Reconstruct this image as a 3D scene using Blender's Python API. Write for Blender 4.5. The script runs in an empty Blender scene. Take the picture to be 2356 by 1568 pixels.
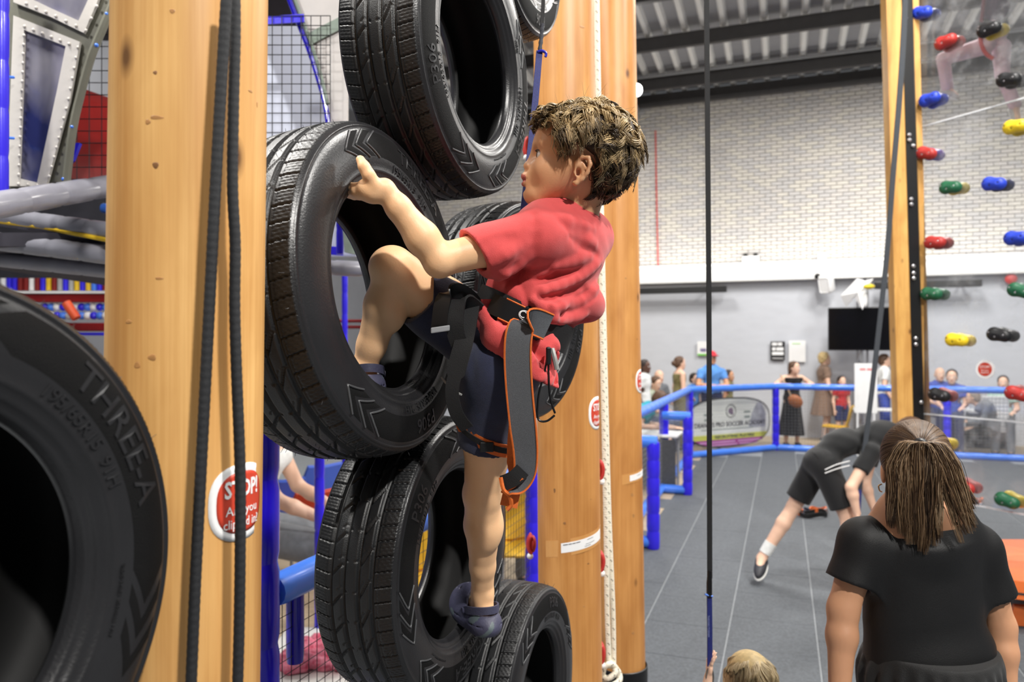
import bpy, bmesh, math, random
import numpy as np
from mathutils import Vector, Matrix

# ------------------------------------------------------------------ camera
FPX, CX, HY, CAMH = 1700.0, 1178.0, 795.0, 1.9      # focal length in px, centre column, horizon row, eye height
scene = bpy.context.scene
COL = scene.collection
cam_d = bpy.data.cameras.new('camera')
cam = bpy.data.objects.new('camera', cam_d)
COL.objects.link(cam)
cam.location = (0, 0, CAMH)
cam.rotation_euler = (math.pi / 2, 0, 0)
cam_d.sensor_width = 36.0
cam_d.lens = 36.0 * FPX / 2356.0
cam_d.shift_y = (HY - 784.0) / 2356.0
cam_d.clip_start = 0.05
cam_d.dof.use_dof = True
cam_d.dof.focus_distance = 1.50
cam_d.dof.aperture_fstop = 4.0
scene.camera = cam
scene.view_settings.view_transform = 'Standard'
scene.view_settings.look = 'None'
scene.view_settings.gamma = 1.0
scene.view_settings.use_curve_mapping = False
scene.view_settings.exposure = -0.34

# ------------------------------------------------------------------ world and lamps of the hall
world = bpy.data.worlds.new('hall_light')
scene.world = world
world.use_nodes = True
bg = world.node_tree.nodes['Background']
bg.inputs[0].default_value = (0.93, 0.96, 1.0, 1)
bg.inputs[1].default_value = 0.14


def area_light(name, loc, target, size, power, col=(1, 0.97, 0.92)):
    l = bpy.data.lights.new(name, 'AREA')
    l.shape = 'DISK'
    l.size = size
    l.energy = power
    l.color = col
    o = bpy.data.objects.new(name, l)
    COL.objects.link(o)
    o.location = loc
    d = Vector(target) - Vector(loc)
    o.rotation_euler = d.to_track_quat('-Z', 'Y').to_euler()
    return o


# high-bay lamps under the hall roof
area_light('high_bay_light', (2.3, -2.7, 6.2), (0.0, 1.6, 1.9), 0.32, 570)
area_light('high_bay_light', (4.2, 1.2, 6.4), (0.6, 1.9, 1.7), 0.55, 330)
area_light('high_bay_light', (-3.0, -.4, 6.0), (-.4, 1.4, 1.8), 0.55, 190)
area_light('high_bay_light', (-2.7, 2.2, 6.3), (-.3, 1.4, 2.0), 0.6, 330)
area_light('high_bay_light', (3.4, 4.2, 7.0), (2.8, 4.6, 0), 0.8, 330)
area_light('high_bay_light', (-2.8, 4.6, 6.8), (-2.4, 4.6, 0), 1.0, 110)
area_light('high_bay_light', (4.4, 8.2, 7.0), (4.4, 8.6, 0), 1.2, 450)
area_light('high_bay_light', (8.6, 8.6, 7.0), (8.6, 9.6, 0), 1.2, 380)
area_light('high_bay_light', (6.2, 11.6, 6.4), (6.2, 12.6, 0), 1.2, 280)
area_light('high_bay_light', (1.4, 12.6, 6.4), (1.4, 13.4, 0), 1.2, 260)
area_light('high_bay_light', (-4.5, 9.0, 6.8), (-4.5, 9.0, 0), 1.2, 200)


def strip_light(w0, w1, u, z, power):
    """wall-washer strip standing on the white ledge, shining up the brick"""
    a = Vector((.939 * w0 + .344 * u, -.344 * w0 + .939 * u, z)); b = Vector((.939 * w1 + .344 * u, -.344 * w1 + .939 * u, z))
    l = bpy.data.lights.new('wall_washer', 'AREA'); l.shape = 'RECTANGLE'
    l.size = (b - a).length; l.size_y = .12; l.energy = power; l.color = (1, .98, .93)
    o = bpy.data.objects.new('wall_washer', l); COL.objects.link(o)
    o.location = (a + b) / 2
    X = (b - a).normalized(); Z = -(Vector((.344, .939, 0)) * .55 + Vector((0, 0, .83))).normalized(); Y = Z.cross(X)
    o.rotation_euler = Matrix((X, Y, Z)).transposed().to_euler()


strip_light(-6.5, 6.5, 15.75, 3.55, 90)

random.seed(7)
rng = np.random.default_rng(7)


# ------------------------------------------------------------------ coordinates
def P(x, y, D):
    """point seen at photo pixel x, y at distance D along the optical axis"""
    return Vector((D * (x - CX) / FPX, D, CAMH - D * (y - HY) / FPX))


def H(w, u, z):
    """hall axes: w along the end wall, u towards it"""
    return Vector((.939 * w + .344 * u, -.344 * w + .939 * u, z))


def PWD(x, W):
    return W / (.939 * (x - CX) / FPX - .344)


def PUD(x, U):
    return U / (.344 * (x - CX) / FPX + .939)


def PF(x, y, z=0.0):
    """point on a level at height z"""
    return P(x, y, (CAMH - z) * FPX / (y - HY))


HX = Vector((.939, -.344, 0))
HU = Vector((.344, .939, 0))
UP = Vector((0, 0, 1))


# ------------------------------------------------------------------ materials
def srgb(r, g, b):
    f = lambda c: ((c / 255 + .055) / 1.055) ** 2.4 if c > 10 else c / 255 / 12.92
    return (f(r), f(g), f(b), 1)


def nd(nt, t, **kw):
    n = nt.nodes.new(t)
    for k, v in kw.items():
        setattr(n, k, v)
    return n


def mat(name, col, rough=.5, var=.0, scale=20, bump=0., bscale=200, metal=0., spec=None, stretch=None,
        emit=None, coat=0., sheen=0., sss=0., col2=None):
    """principled material with noise colour variation and fine noise relief"""
    m = bpy.data.materials.new(name)
    m.use_nodes = True
    nt = m.node_tree
    b = nt.nodes['Principled BSDF']
    b.inputs['Roughness'].default_value = rough
    b.inputs['Metallic'].default_value = metal
    if spec is not None:
        b.inputs['Specular IOR Level'].default_value = spec
    if coat:
        b.inputs['Coat Weight'].default_value = coat
        b.inputs['Coat Roughness'].default_value = .15
    if sheen:
        b.inputs['Sheen Weight'].default_value = sheen
    if sss:
        b.inputs['Subsurface Weight'].default_value = sss
        b.inputs['Subsurface Radius'].default_value = (.012, .005, .003)
        b.inputs['Subsurface Scale'].default_value = 1.0
    if emit:
        b.inputs['Emission Color'].default_value = col
        b.inputs['Emission Strength'].default_value = emit
    tc = nd(nt, 'ShaderNodeTexCoord')
    vec = tc.outputs['Object']
    if stretch:
        mp = nd(nt, 'ShaderNodeMapping')
        mp.inputs['Scale'].default_value = stretch
        nt.links.new(vec, mp.inputs[0])
        vec = mp.outputs[0]
    b.inputs['Base Color'].default_value = col
    if var or col2:
        n = nd(nt, 'ShaderNodeTexNoise')
        n.inputs['Scale'].default_value = scale
        n.inputs['Detail'].default_value = 4
        nt.links.new(vec, n.inputs['Vector'])
        r = nd(nt, 'ShaderNodeValToRGB')
        r.color_ramp.elements[0].position = .3
        r.color_ramp.elements[1].position = .7
        c0 = col2 or tuple(c * (1 - var) for c in col[:3]) + (1,)
        r.color_ramp.elements[0].color = c0
        r.color_ramp.elements[1].color = tuple(min(1, c * (1 + var)) for c in col[:3]) + (1,)
        nt.links.new(n.outputs[0], r.inputs[0])
        nt.links.new(r.outputs[0], b.inputs['Base Color'])
    if bump:
        n2 = nd(nt, 'ShaderNodeTexNoise')
        n2.inputs['Scale'].default_value = bscale
        n2.inputs['Detail'].default_value = 3
        nt.links.new(vec, n2.inputs['Vector'])
        bp = nd(nt, 'ShaderNodeBump')
        bp.inputs['Strength'].default_value = bump
        bp.inputs['Distance'].default_value = .002
        nt.links.new(n2.outputs[0], bp.inputs['Height'])
        nt.links.new(bp.outputs[0], b.inputs['Normal'])
    return m


def wood_mat(name, light, dark, knot):
    """peeled log: long grain, growth tint and round knots"""
    m = bpy.data.materials.new(name)
    m.use_nodes = True
    nt = m.node_tree
    b = nt.nodes['Principled BSDF']
    b.inputs['Roughness'].default_value = .42
    tc = nd(nt, 'ShaderNodeTexCoord')
    mp = nd(nt, 'ShaderNodeMapping'); mp.inputs['Scale'].default_value = (1, 1, .06)
    nt.links.new(tc.outputs['Object'], mp.inputs[0])
    n = nd(nt, 'ShaderNodeTexNoise'); n.inputs['Scale'].default_value = 14; n.inputs['Detail'].default_value = 6
    n.inputs['Roughness'].default_value = .6
    nt.links.new(mp.outputs[0], n.inputs['Vector'])
    r = nd(nt, 'ShaderNodeValToRGB')
    r.color_ramp.elements[0].position = .32; r.color_ramp.elements[0].color = dark
    r.color_ramp.elements[1].position = .66; r.color_ramp.elements[1].color = light
    nt.links.new(n.outputs[0], r.inputs[0])
    mpf = nd(nt, 'ShaderNodeMapping'); mpf.inputs['Scale'].default_value = (1, 1, .012)
    nt.links.new(tc.outputs['Object'], mpf.inputs[0])
    nf = nd(nt, 'ShaderNodeTexNoise'); nf.inputs['Scale'].default_value = 190; nf.inputs['Detail'].default_value = 3
    nt.links.new(mpf.outputs[0], nf.inputs['Vector'])
    mf = nd(nt, 'ShaderNodeMix', data_type='RGBA', blend_type='MULTIPLY')
    rf = nd(nt, 'ShaderNodeValToRGB')
    rf.color_ramp.elements[0].position = .3; rf.color_ramp.elements[0].color = (.80, .72, .60, 1)
    rf.color_ramp.elements[1].position = .6; rf.color_ramp.elements[1].color = (1, 1, 1, 1)
    nt.links.new(nf.outputs[0], rf.inputs[0])
    mf.inputs['Factor'].default_value = .55
    nt.links.new(r.outputs[0], mf.inputs['A']); nt.links.new(rf.outputs[0], mf.inputs['B'])
    # broad darker and paler stains of the log
    mpb = nd(nt, 'ShaderNodeMapping'); mpb.inputs['Scale'].default_value = (1, 1, .35)
    nt.links.new(tc.outputs['Object'], mpb.inputs[0])
    nb = nd(nt, 'ShaderNodeTexNoise'); nb.inputs['Scale'].default_value = 9; nb.inputs['Detail'].default_value = 5; nb.inputs['Distortion'].default_value = .6
    nt.links.new(mpb.outputs[0], nb.inputs['Vector'])
    rb = nd(nt, 'ShaderNodeValToRGB')
    rb.color_ramp.elements[0].position = .32; rb.color_ramp.elements[0].color = (.74, .66, .56, 1)
    rb.color_ramp.elements[1].position = .62; rb.color_ramp.elements[1].color = (1, 1, 1, 1)
    nt.links.new(nb.outputs[0], rb.inputs[0])
    mst = nd(nt, 'ShaderNodeMix', data_type='RGBA', blend_type='MULTIPLY'); mst.inputs['Factor'].default_value = .75
    nt.links.new(mf.outputs['Result'], mst.inputs['A']); nt.links.new(rb.outputs[0], mst.inputs['B'])
    # knots
    mpk = nd(nt, 'ShaderNodeMapping'); mpk.inputs['Scale'].default_value = (8.5, 8.5, 4.2)
    nt.links.new(tc.outputs['Object'], mpk.inputs[0])
    v = nd(nt, 'ShaderNodeTexVoronoi'); v.inputs['Scale'].default_value = 1.0
    nt.links.new(mpk.outputs[0], v.inputs['Vector'])
    rk = nd(nt, 'ShaderNodeValToRGB')
    rk.color_ramp.elements[0].position = .05; rk.color_ramp.elements[0].color = (1, 1, 1, 1)
    rk.color_ramp.elements[1].position = .14; rk.color_ramp.elements[1].color = (0, 0, 0, 1)
    e = rk.color_ramp.elements.new(.09); e.color = (.45, .45, .45, 1)
    nt.links.new(v.outputs['Distance'], rk.inputs[0])
    mk = nd(nt, 'ShaderNodeMix', data_type='RGBA')
    nt.links.new(rk.outputs[0], mk.inputs['Factor'])
    nt.links.new(mst.outputs['Result'], mk.inputs['A'])
    mk.inputs['B'].default_value = knot
    nt.links.new(mk.outputs['Result'], b.inputs['Base Color'])
    bp = nd(nt, 'ShaderNodeBump'); bp.inputs['Strength'].default_value = .25; bp.inputs['Distance'].default_value = .003
    nt.links.new(n.outputs[0], bp.inputs['Height'])
    nt.links.new(bp.outputs[0], b.inputs['Normal'])
    return m


def attr_mat(name, rough=.5, sheen=0., attr='tint'):
    """material whose base colour comes from a per-lock colour attribute (hair)"""
    m = bpy.data.materials.new(name)
    m.use_nodes = True
    nt = m.node_tree
    b = nt.nodes['Principled BSDF']
    a = nd(nt, 'ShaderNodeAttribute', attribute_name=attr)
    nt.links.new(a.outputs['Color'], b.inputs['Base Color'])
    b.inputs['Roughness'].default_value = rough
    b.inputs['Specular IOR Level'].default_value = .45
    return m


# ------------------------------------------------------------------ objects
def tag(o, label, cat, group=None, kind=None):
    if label: o['label'] = label
    if cat: o['category'] = cat
    if group: o['group'] = group
    if kind: o['kind'] = kind
    return o


def thing(name, label, cat, loc=(0, 0, 0), group=None):
    o = bpy.data.objects.new(name, None)
    o.empty_display_size = .05
    COL.objects.link(o)
    o.location = loc
    return tag(o, label, cat, group)


def link_mesh(name, me, parent=None, material=None):
    o = bpy.data.objects.new(name, me)
    COL.objects.link(o)
    if material is not None and not me.materials:
        me.materials.append(material)
    if parent is not None:
        o.parent = parent
        q = parent
        off = Vector((0, 0, 0))
        while q is not None:
            off += Vector(q.location)
            q = q.parent
        o.location = -off
    return o


def copy_tree(o, parent=None):
    c = o.copy()
    COL.objects.link(c)
    if parent is not None:
        c.parent = parent
    for ch in list(o.children):
        copy_tree(ch, c)
    return c


def basis(d):
    d = Vector(d).normalized()
    a = Vector((0, 0, 1)) if abs(d.z) < .9 else Vector((1, 0, 0))
    x = d.cross(a).normalized()
    y = d.cross(x).normalized()
    return x, y, d


class MB:
    """collects shapes for one mesh object"""

    def __init__(s):
        s.v, s.f, s.m = [], [], []

    def add(s, vs, fs, mi=0):
        o = len(s.v)
        s.v += [tuple(v) for v in vs]
        s.f += [tuple(i + o for i in f) for f in fs]
        s.m += [mi] * len(fs)
        return s

    def box(s, c, size, ax=None, mi=0):
        c = Vector(c)
        X, Y, Z = ax or (Vector((1, 0, 0)), Vector((0, 1, 0)), UP)
        hx, hy, hz = size[0] / 2, size[1] / 2, size[2] / 2
        vs = [c + X * (hx * i) + Y * (hy * j) + Z * (hz * k) for k in (-1, 1) for j in (-1, 1) for i in (-1, 1)]
        return s.add(vs, [(0, 2, 3, 1), (4, 5, 7, 6), (0, 1, 5, 4), (2, 6, 7, 3), (0, 4, 6, 2), (1, 3, 7, 5)], mi)

    def bbox(s, c, size, b=.005, ax=None, mi=0):
        """box with chamfered edges"""
        bm = bmesh.new()
        bmesh.ops.create_cube(bm, size=1)
        for v in bm.verts:
            v.co = Vector((v.co.x * size[0], v.co.y * size[1], v.co.z * size[2]))
        bmesh.ops.bevel(bm, geom=list(bm.edges), offset=b, segments=2, affect='EDGES', profile=.5)
        c = Vector(c)
        X, Y, Z = ax or (Vector((1, 0, 0)), Vector((0, 1, 0)), UP)
        bm.verts.index_update()
        vs = [c + X * v.co.x + Y * v.co.y + Z * v.co.z for v in bm.verts]
        fs = [tuple(v.index for v in f.verts) for f in bm.faces]
        bm.free()
        return s.add(vs, fs, mi)

    def tube(s, pts, r, n=8, mi=0, cap=True, closed=False, flat=None):
        """tube through points; r single, list, flat=(a,b) scales of the section"""
        pts = [Vector(p) for p in pts]
        N = len(pts)
        rs = r if isinstance(r, (list, tuple)) else [r] * N
        vs = []
        x = None
        for i, p in enumerate(pts):
            if closed:
                d = pts[(i + 1) % N] - pts[i - 1]
            else:
                d = pts[min(i + 1, N - 1)] - pts[max(i - 1, 0)]
            if d.length < 1e-9: d = Vector((0, 0, 1))
            d.normalize()
            if x is None:
                x, y, _ = basis(d)
            else:
                x = (x - d * x.dot(d))
                if x.length < 1e-6: x = basis(d)[0]
                x.normalize()
            y = d.cross(x)
            for k in range(n):
                a = 2 * math.pi * k / n
                vs.append(p + (x * math.cos(a) + y * math.sin(a)) * rs[i])
        fs = []
        M = N if closed else N - 1
        for i in range(M):
            for k in range(n):
                a, b = i * n + k, i * n + (k + 1) % n
                c, d_ = ((i + 1) % N) * n + (k + 1) % n, ((i + 1) % N) * n + k
                fs.append((a, b, c, d_))
        if cap and not closed:
            fs.append(tuple(range(n - 1, -1, -1)))
            fs.append(tuple((N - 1) * n + k for k in range(n)))
        return s.add(vs, fs, mi)

    def cyl(s, a, b, r, r2=None, n=16, mi=0):
        return s.tube([a, b], [r, r if r2 is None else r2], n, mi)

    def lathe(s, o, d, prof, n=24, mi=0, xdir=None):
        """prof: (radius, height) along direction d from o"""
        x, y, d = basis(d)
        o = Vector(o)
        vs = []
        for r, h in prof:
            for k in range(n):
                a = 2 * math.pi * k / n
                vs.append(o + d * h + (x * math.cos(a) + y * math.sin(a)) * r)
        fs = []
        for i in range(len(prof) - 1):
            for k in range(n):
                fs.append((i * n + k, i * n + (k + 1) % n, (i + 1) * n + (k + 1) % n, (i + 1) * n + k))
        fs.append(tuple(range(n - 1, -1, -1)))
        fs.append(tuple((len(prof) - 1) * n + k for k in range(n)))
        return s.add(vs, fs, mi)

    def ball(s, c, r, nu=12, nv=8, mi=0, ax=None):
        c = Vector(c)
        r = r if isinstance(r, (tuple, list)) else (r, r, r)
        X, Y, Z = ax or (Vector((1, 0, 0)), Vector((0, 1, 0)), UP)
        vs = [c - Z * r[2]]
        for i in range(1, nv):
            t = math.pi * i / nv
            for k in range(nu):
                a = 2 * math.pi * k / nu
                vs.append(c + X * (r[0] * math.sin(t) * math.cos(a)) + Y * (r[1] * math.sin(t) * math.sin(a)) - Z * (r[2] * math.cos(t)))
        vs.append(c + Z * r[2])
        fs = [(0, 1 + (k + 1) % nu, 1 + k) for k in range(nu)]
        for i in range(nv - 2):
            for k in range(nu):
                a = 1 + i * nu
                fs.append((a + k, a + (k + 1) % nu, a + nu + (k + 1) % nu, a + nu + k))
        e = len(vs) - 1
        a = 1 + (nv - 2) * nu
        fs += [(a + k, a + (k + 1) % nu, e) for k in range(nu)]
        return s.add(vs, fs, mi)

    def prism(s, poly, o, X, Y, th, mi=0, hole=None):
        """polygon (x, y) extruded by th along X x Y, centred on the plane; optional hole (same count)"""
        o = Vector(o)
        N = Vector(X).cross(Vector(Y)).normalized()
        n = len(poly)
        A = [o + X * p[0] + Y * p[1] + N * (th / 2) for p in poly]
        B = [o + X * p[0] + Y * p[1] - N * (th / 2) for p in poly]
        if hole is None:
            fs = [tuple(range(n)), tuple(range(2 * n - 1, n - 1, -1))]
            fs += [(i, n + i, n + (i + 1) % n, (i + 1) % n) for i in range(n)]
            return s.add(A + B, fs, mi)
        C = [o + X * p[0] + Y * p[1] + N * (th / 2) for p in hole]
        D = [o + X * p[0] + Y * p[1] - N * (th / 2) for p in hole]
        fs = []
        for i in range(n):
            j = (i + 1) % n
            fs += [(i, j, 2 * n + j, 2 * n + i), (n + j, n + i, 3 * n + i, 3 * n + j),
                   (i, n + i, n + j, j), (2 * n + i, 2 * n + j, 3 * n + j, 3 * n + i)]
        return s.add(A + B + C + D, fs, mi)

    def ribbon(s, pts, wid, widths, th, mi=0):
        """strap: pts centre line, wid = list of unit width directions (or one), widths, thickness"""
        pts = [Vector(p) for p in pts]
        N = len(pts)
        vs = []
        for i, p in enumerate(pts):
            d = (pts[min(i + 1, N - 1)] - pts[max(i - 1, 0)]).normalized()
            w = Vector(wid[i]) if isinstance(wid, list) else Vector(wid)
            w = (w - d * w.dot(d)).normalized()
            n = d.cross(w)
            h = (widths[i] if isinstance(widths, (list, tuple)) else widths) / 2
            vs += [p + w * h + n * th / 2, p - w * h + n * th / 2, p - w * h - n * th / 2, p + w * h - n * th / 2]
        fs = []
        for i in range(N - 1):
            for k in range(4):
                fs.append((i * 4 + k, i * 4 + (k + 1) % 4, i * 4 + 4 + (k + 1) % 4, i * 4 + 4 + k))
        fs += [(3, 2, 1, 0), tuple((N - 1) * 4 + k for k in range(4))]
        return s.add(vs, fs, mi)

    def mesh(s, name, mats=None, smooth=False, fix=True):
        me = bpy.data.meshes.new(name)
        me.from_pydata(s.v, [], s.f)
        if mats is not None:
            for m in (mats if isinstance(mats, (list, tuple)) else [mats]):
                me.materials.append(m)
            if isinstance(mats, (list, tuple)) and len(mats) > 1:
                me.polygons.foreach_set('material_index', s.m)
        if fix:
            bm = bmesh.new(); bm.from_mesh(me)
            bmesh.ops.recalc_face_normals(bm, faces=bm.faces)
            bm.to_mesh(me); bm.free()
        if smooth:
            me.polygons.foreach_set('use_smooth', [True] * len(me.polygons))
            if smooth != 'all':
                me.set_sharp_from_angle(angle=math.radians(40))
        me.update()
        return me

    def build(s, name, mats, parent=None, smooth=False, fix=True):
        return link_mesh(name, s.mesh(name, mats, smooth, fix), parent)


def catmull(pts, n=8):
    """smooth curve through points"""
    pts = [Vector(p) for p in pts]
    out = []
    L = len(pts)
    for i in range(L - 1):
        p0, p1, p2, p3 = pts[max(i - 1, 0)], pts[i], pts[i + 1], pts[min(i + 2, L - 1)]
        for k in range(n):
            t = k / n
            out.append(.5 * ((2 * p1) + (p2 - p0) * t + (2 * p0 - 5 * p1 + 4 * p2 - p3) * t * t + (3 * p1 - p0 - 3 * p2 + p3) * t ** 3))
    out.append(pts[-1])
    return out


def text_mesh(txt, size, align='CENTER', bold=0.0):
    """flat triangulated lettering in x, y (built-in font)"""
    c = bpy.data.curves.new('lettering', 'FONT')
    c.body = txt
    c.size = size
    c.align_x = align
    c.align_y = 'CENTER'
    c.resolution_u = 2
    c.offset = bold
    o = bpy.data.objects.new('lettering', c)
    COL.objects.link(o)
    bpy.context.view_layer.update()
    dg = bpy.context.evaluated_depsgraph_get()
    me = bpy.data.meshes.new_from_object(o.evaluated_get(dg))
    vs = [Vector(v.co) for v in me.vertices]
    fs = [tuple(p.vertices) for p in me.polygons]
    bpy.data.objects.remove(o)
    bpy.data.curves.remove(c)
    bpy.data.meshes.remove(me)
    return vs, fs


def solid_text(mb, txt, size, fn, th=.0008, align='CENTER', mi=0, sx=1.0, bold=0.0):
    """lettering mapped by fn(x, y, h) -> point, with a real thickness th"""
    vs, fs = text_mesh(txt, size, align, bold)
    n = len(vs)
    top = [fn(v.x * sx, v.y, th) for v in vs]
    mb.add(top, fs, mi)
    # side skirt along the outline
    cnt = {}
    for f in fs:
        for i in range(len(f)):
            a, b = f[i], f[(i + 1) % len(f)]
            k = (min(a, b), max(a, b))
            cnt[k] = cnt.get(k, 0) + 1
    ed = [k for k, c in cnt.items() if c == 1]
    sv = []
    sf = []
    for a, b in ed:
        o = len(sv)
        sv += [top[a], top[b], fn(vs[b].x * sx, vs[b].y, 0), fn(vs[a].x * sx, vs[a].y, 0)]
        sf.append((o, o + 1, o + 2, o + 3))
    mb.add(sv, sf, mi)


def print_words(mb, words, y, h, fn, gap=None, th=.0008, mi=0):
    """print too blurred to read: one small block for each word, centred on x = 0"""
    gap = h * .7 if gap is None else gap
    x = -(sum(words) + gap * (len(words) - 1)) / 2
    for w in words:
        n = max(1, int(w / (h * 2)))
        for i in range(n):
            a, b = x + w * i / n, x + w * (i + 1) / n
            A = [fn(a, y - h / 2, th), fn(b, y - h / 2, th), fn(b, y + h / 2, th), fn(a, y + h / 2, th)]
            B = [fn(a, y - h / 2, 0), fn(b, y - h / 2, 0), fn(b, y + h / 2, 0), fn(a, y + h / 2, 0)]
            mb.add(A + B, [(0, 1, 2, 3), (0, 4, 5, 1), (1, 5, 6, 2), (2, 6, 7, 3), (3, 7, 4, 0)], mi)
        x += w + gap


# ------------------------------------------------------------------ soft solids: distance field + surface nets
class Field:
    def __init__(s, lo, hi, vox):
        s.lo = np.array(lo, dtype=np.float64)
        s.vox = vox
        n = np.ceil((np.array(hi) - s.lo) / vox).astype(int) + 1
        s.ax = [s.lo[i] + vox * np.arange(n[i]) for i in range(3)]
        s.F = np.full(tuple(n), .25, dtype=np.float32)

    def sl(s, lo, hi):
        r = []
        for i in range(3):
            a = int(max(0, math.floor((lo[i] - s.lo[i]) / s.vox)))
            b = int(min(len(s.ax[i]), math.ceil((hi[i] - s.lo[i]) / s.vox) + 1))
            if b <= a: return None
            r.append(slice(a, b))
        return tuple(r)

    def grid(s, r):
        return (s.ax[0][r[0]][:, None, None].astype(np.float32), s.ax[1][r[1]][None, :, None].astype(np.float32),
                s.ax[2][r[2]][None, None, :].astype(np.float32))

    def comb(s, r, d, k, op):
        a = s.F[r]
        if op == '-':
            d = -d
            if k > 0:
                h = np.maximum(k - np.abs(a - d), 0) / k
                s.F[r] = np.maximum(a, d) + h * h * k * .25
            else:
                s.F[r] = np.maximum(a, d)
        else:
            if k > 0:
                h = np.maximum(k - np.abs(a - d), 0) / k
                s.F[r] = np.minimum(a, d) - h * h * k * .25
            else:
                s.F[r] = np.minimum(a, d)

    def cone(s, a, b, ra, rb, k=.01, op='+', inf=0.):
        a = np.array(a, dtype=np.float64); b = np.array(b, dtype=np.float64)
        ra += inf; rb += inf
        m = max(ra, rb) + k + 3 * s.vox + .004
        r = s.sl(np.minimum(a, b) - m, np.maximum(a, b) + m)
        if r is None: return
        X, Y, Z = s.grid(r)
        d = b - a
        L2 = float(d @ d) + 1e-12
        px, py, pz = X - a[0], Y - a[1], Z - a[2]
        t = np.clip((px * d[0] + py * d[1] + pz * d[2]) / L2, 0, 1)
        dist = np.sqrt((px - t * d[0]) ** 2 + (py - t * d[1]) ** 2 + (pz - t * d[2]) ** 2) - (ra + (rb - ra) * t)
        s.comb(r, dist.astype(np.float32), k, op)

    def ell(s, c, rad, R=None, k=.01, op='+', inf=0.):
        """R: three axis vectors"""
        c = np.array(c, dtype=np.float64)
        rad = np.array(rad, dtype=np.float64) + inf
        m = rad.max() + k + 3 * s.vox + .004
        r = s.sl(c - m, c + m)
        if r is None: return
        X, Y, Z = s.grid(r)
        px, py, pz = X - c[0], Y - c[1], Z - c[2]
        if R is None: R = ((1, 0, 0), (0, 1, 0), (0, 0, 1))
        q = [px * e[0] + py * e[1] + pz * e[2] for e in R]
        k0 = np.sqrt(sum((q[i] / rad[i]) ** 2 for i in range(3))) + 1e-9
        k1 = np.sqrt(sum((q[i] / rad[i] ** 2) ** 2 for i in range(3))) + 1e-9
        s.comb(r, (k0 * (k0 - 1) / k1).astype(np.float32), k, op)

    def chain(s, pts, rs, k=.01, op='+', inf=0.):
        for i in range(len(pts) - 1):
            s.cone(pts[i], pts[i + 1], rs[i], rs[i + 1], k, op, inf)

    def plane(s, o, n, k=0., lo=None, hi=None):
        """keep the side that n points away from"""
        r = s.sl(lo, hi) if lo is not None else tuple(slice(0, len(a)) for a in s.ax)
        X, Y, Z = s.grid(r)
        n = Vector(n).normalized()
        d = ((X - o[0]) * n[0] + (Y - o[1]) * n[1] + (Z - o[2]) * n[2]).astype(np.float32)
        s.comb(r, -d, k, '-')

    def ripple(s, fn, lo=None, hi=None):
        r = s.sl(lo, hi) if lo is not None else tuple(slice(0, len(a)) for a in s.ax)
        X, Y, Z = s.grid(r)
        s.F[r] += fn(X, Y, Z).astype(np.float32)

    def surface(s):
        F = s.F
        ins = F < 0
        nx, ny, nz = F.shape
        c = np.zeros((nx - 1, ny - 1, nz - 1), dtype=np.uint8)
        for i in (0, 1):
            for j in (0, 1):
                for k in (0, 1):
                    c += ins[i:nx - 1 + i, j:ny - 1 + j, k:nz - 1 + k]
        act = np.argwhere((c > 0) & (c < 8))
        if len(act) == 0: return np.zeros((0, 3)), np.zeros((0, 4), int)
        idx = np.full(c.shape, -1, dtype=np.int32)
        idx[tuple(act.T)] = np.arange(len(act))
        acc = np.zeros((len(act), 3)); cnt = np.zeros(len(act))
        cor = [(i, j, k) for i in (0, 1) for j in (0, 1) for k in (0, 1)]
        val = {q: F[act[:, 0] + q[0], act[:, 1] + q[1], act[:, 2] + q[2]].astype(np.float64) for q in cor}
        for q in cor:
            for ax in range(3):
                if q[ax] == 0:
                    p = list(q); p[ax] = 1; p = tuple(p)
                    a, b = val[q], val[p]
                    m = (a < 0) != (b < 0)
                    t = np.where(m, a / np.where(m, a - b, 1), 0)
                    pos = np.array(q, dtype=np.float64)[None, :].repeat(len(act), 0)
                    pos[:, ax] += t
                    acc += pos * m[:, None]; cnt += m
        V = (act + acc / cnt[:, None]) * s.vox + s.lo
        quads = []
        for ax in range(3):
            u, v = (ax + 1) % 3, (ax + 2) % 3
            A = [slice(None)] * 3; B = [slice(None)] * 3
            A[ax] = slice(0, -1); B[ax] = slice(1, None)
            ia, ib = ins[tuple(A)], ins[tuple(B)]
            e = np.argwhere(ia != ib)
            e = e[(e[:, u] > 0) & (e[:, v] > 0) & (e[:, u] < F.shape[u] - 1) & (e[:, v] < F.shape[v] - 1)]
            if not len(e): continue
            fl = ia[tuple(e.T)]
            def cell(du, dv):
                w = e.copy(); w[:, u] += du; w[:, v] += dv
                return idx[tuple(w.T)]
            q = np.stack([cell(-1, -1), cell(0, -1), cell(0, 0), cell(-1, 0)], 1)
            q[~fl] = q[~fl][:, ::-1]
            quads.append(q)
        return V, np.concatenate(quads)

    def build(s, name, mats, parent=None, matfn=None, smooth_it=0):
        V, Q = s.surface()
        me = np_mesh(name, V, Q, mats)
        if matfn is not None:
            cen = V[Q].mean(1)
            me.polygons.foreach_set('material_index', matfn(cen).astype(np.int32))
        return link_mesh(name, me, parent)


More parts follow.
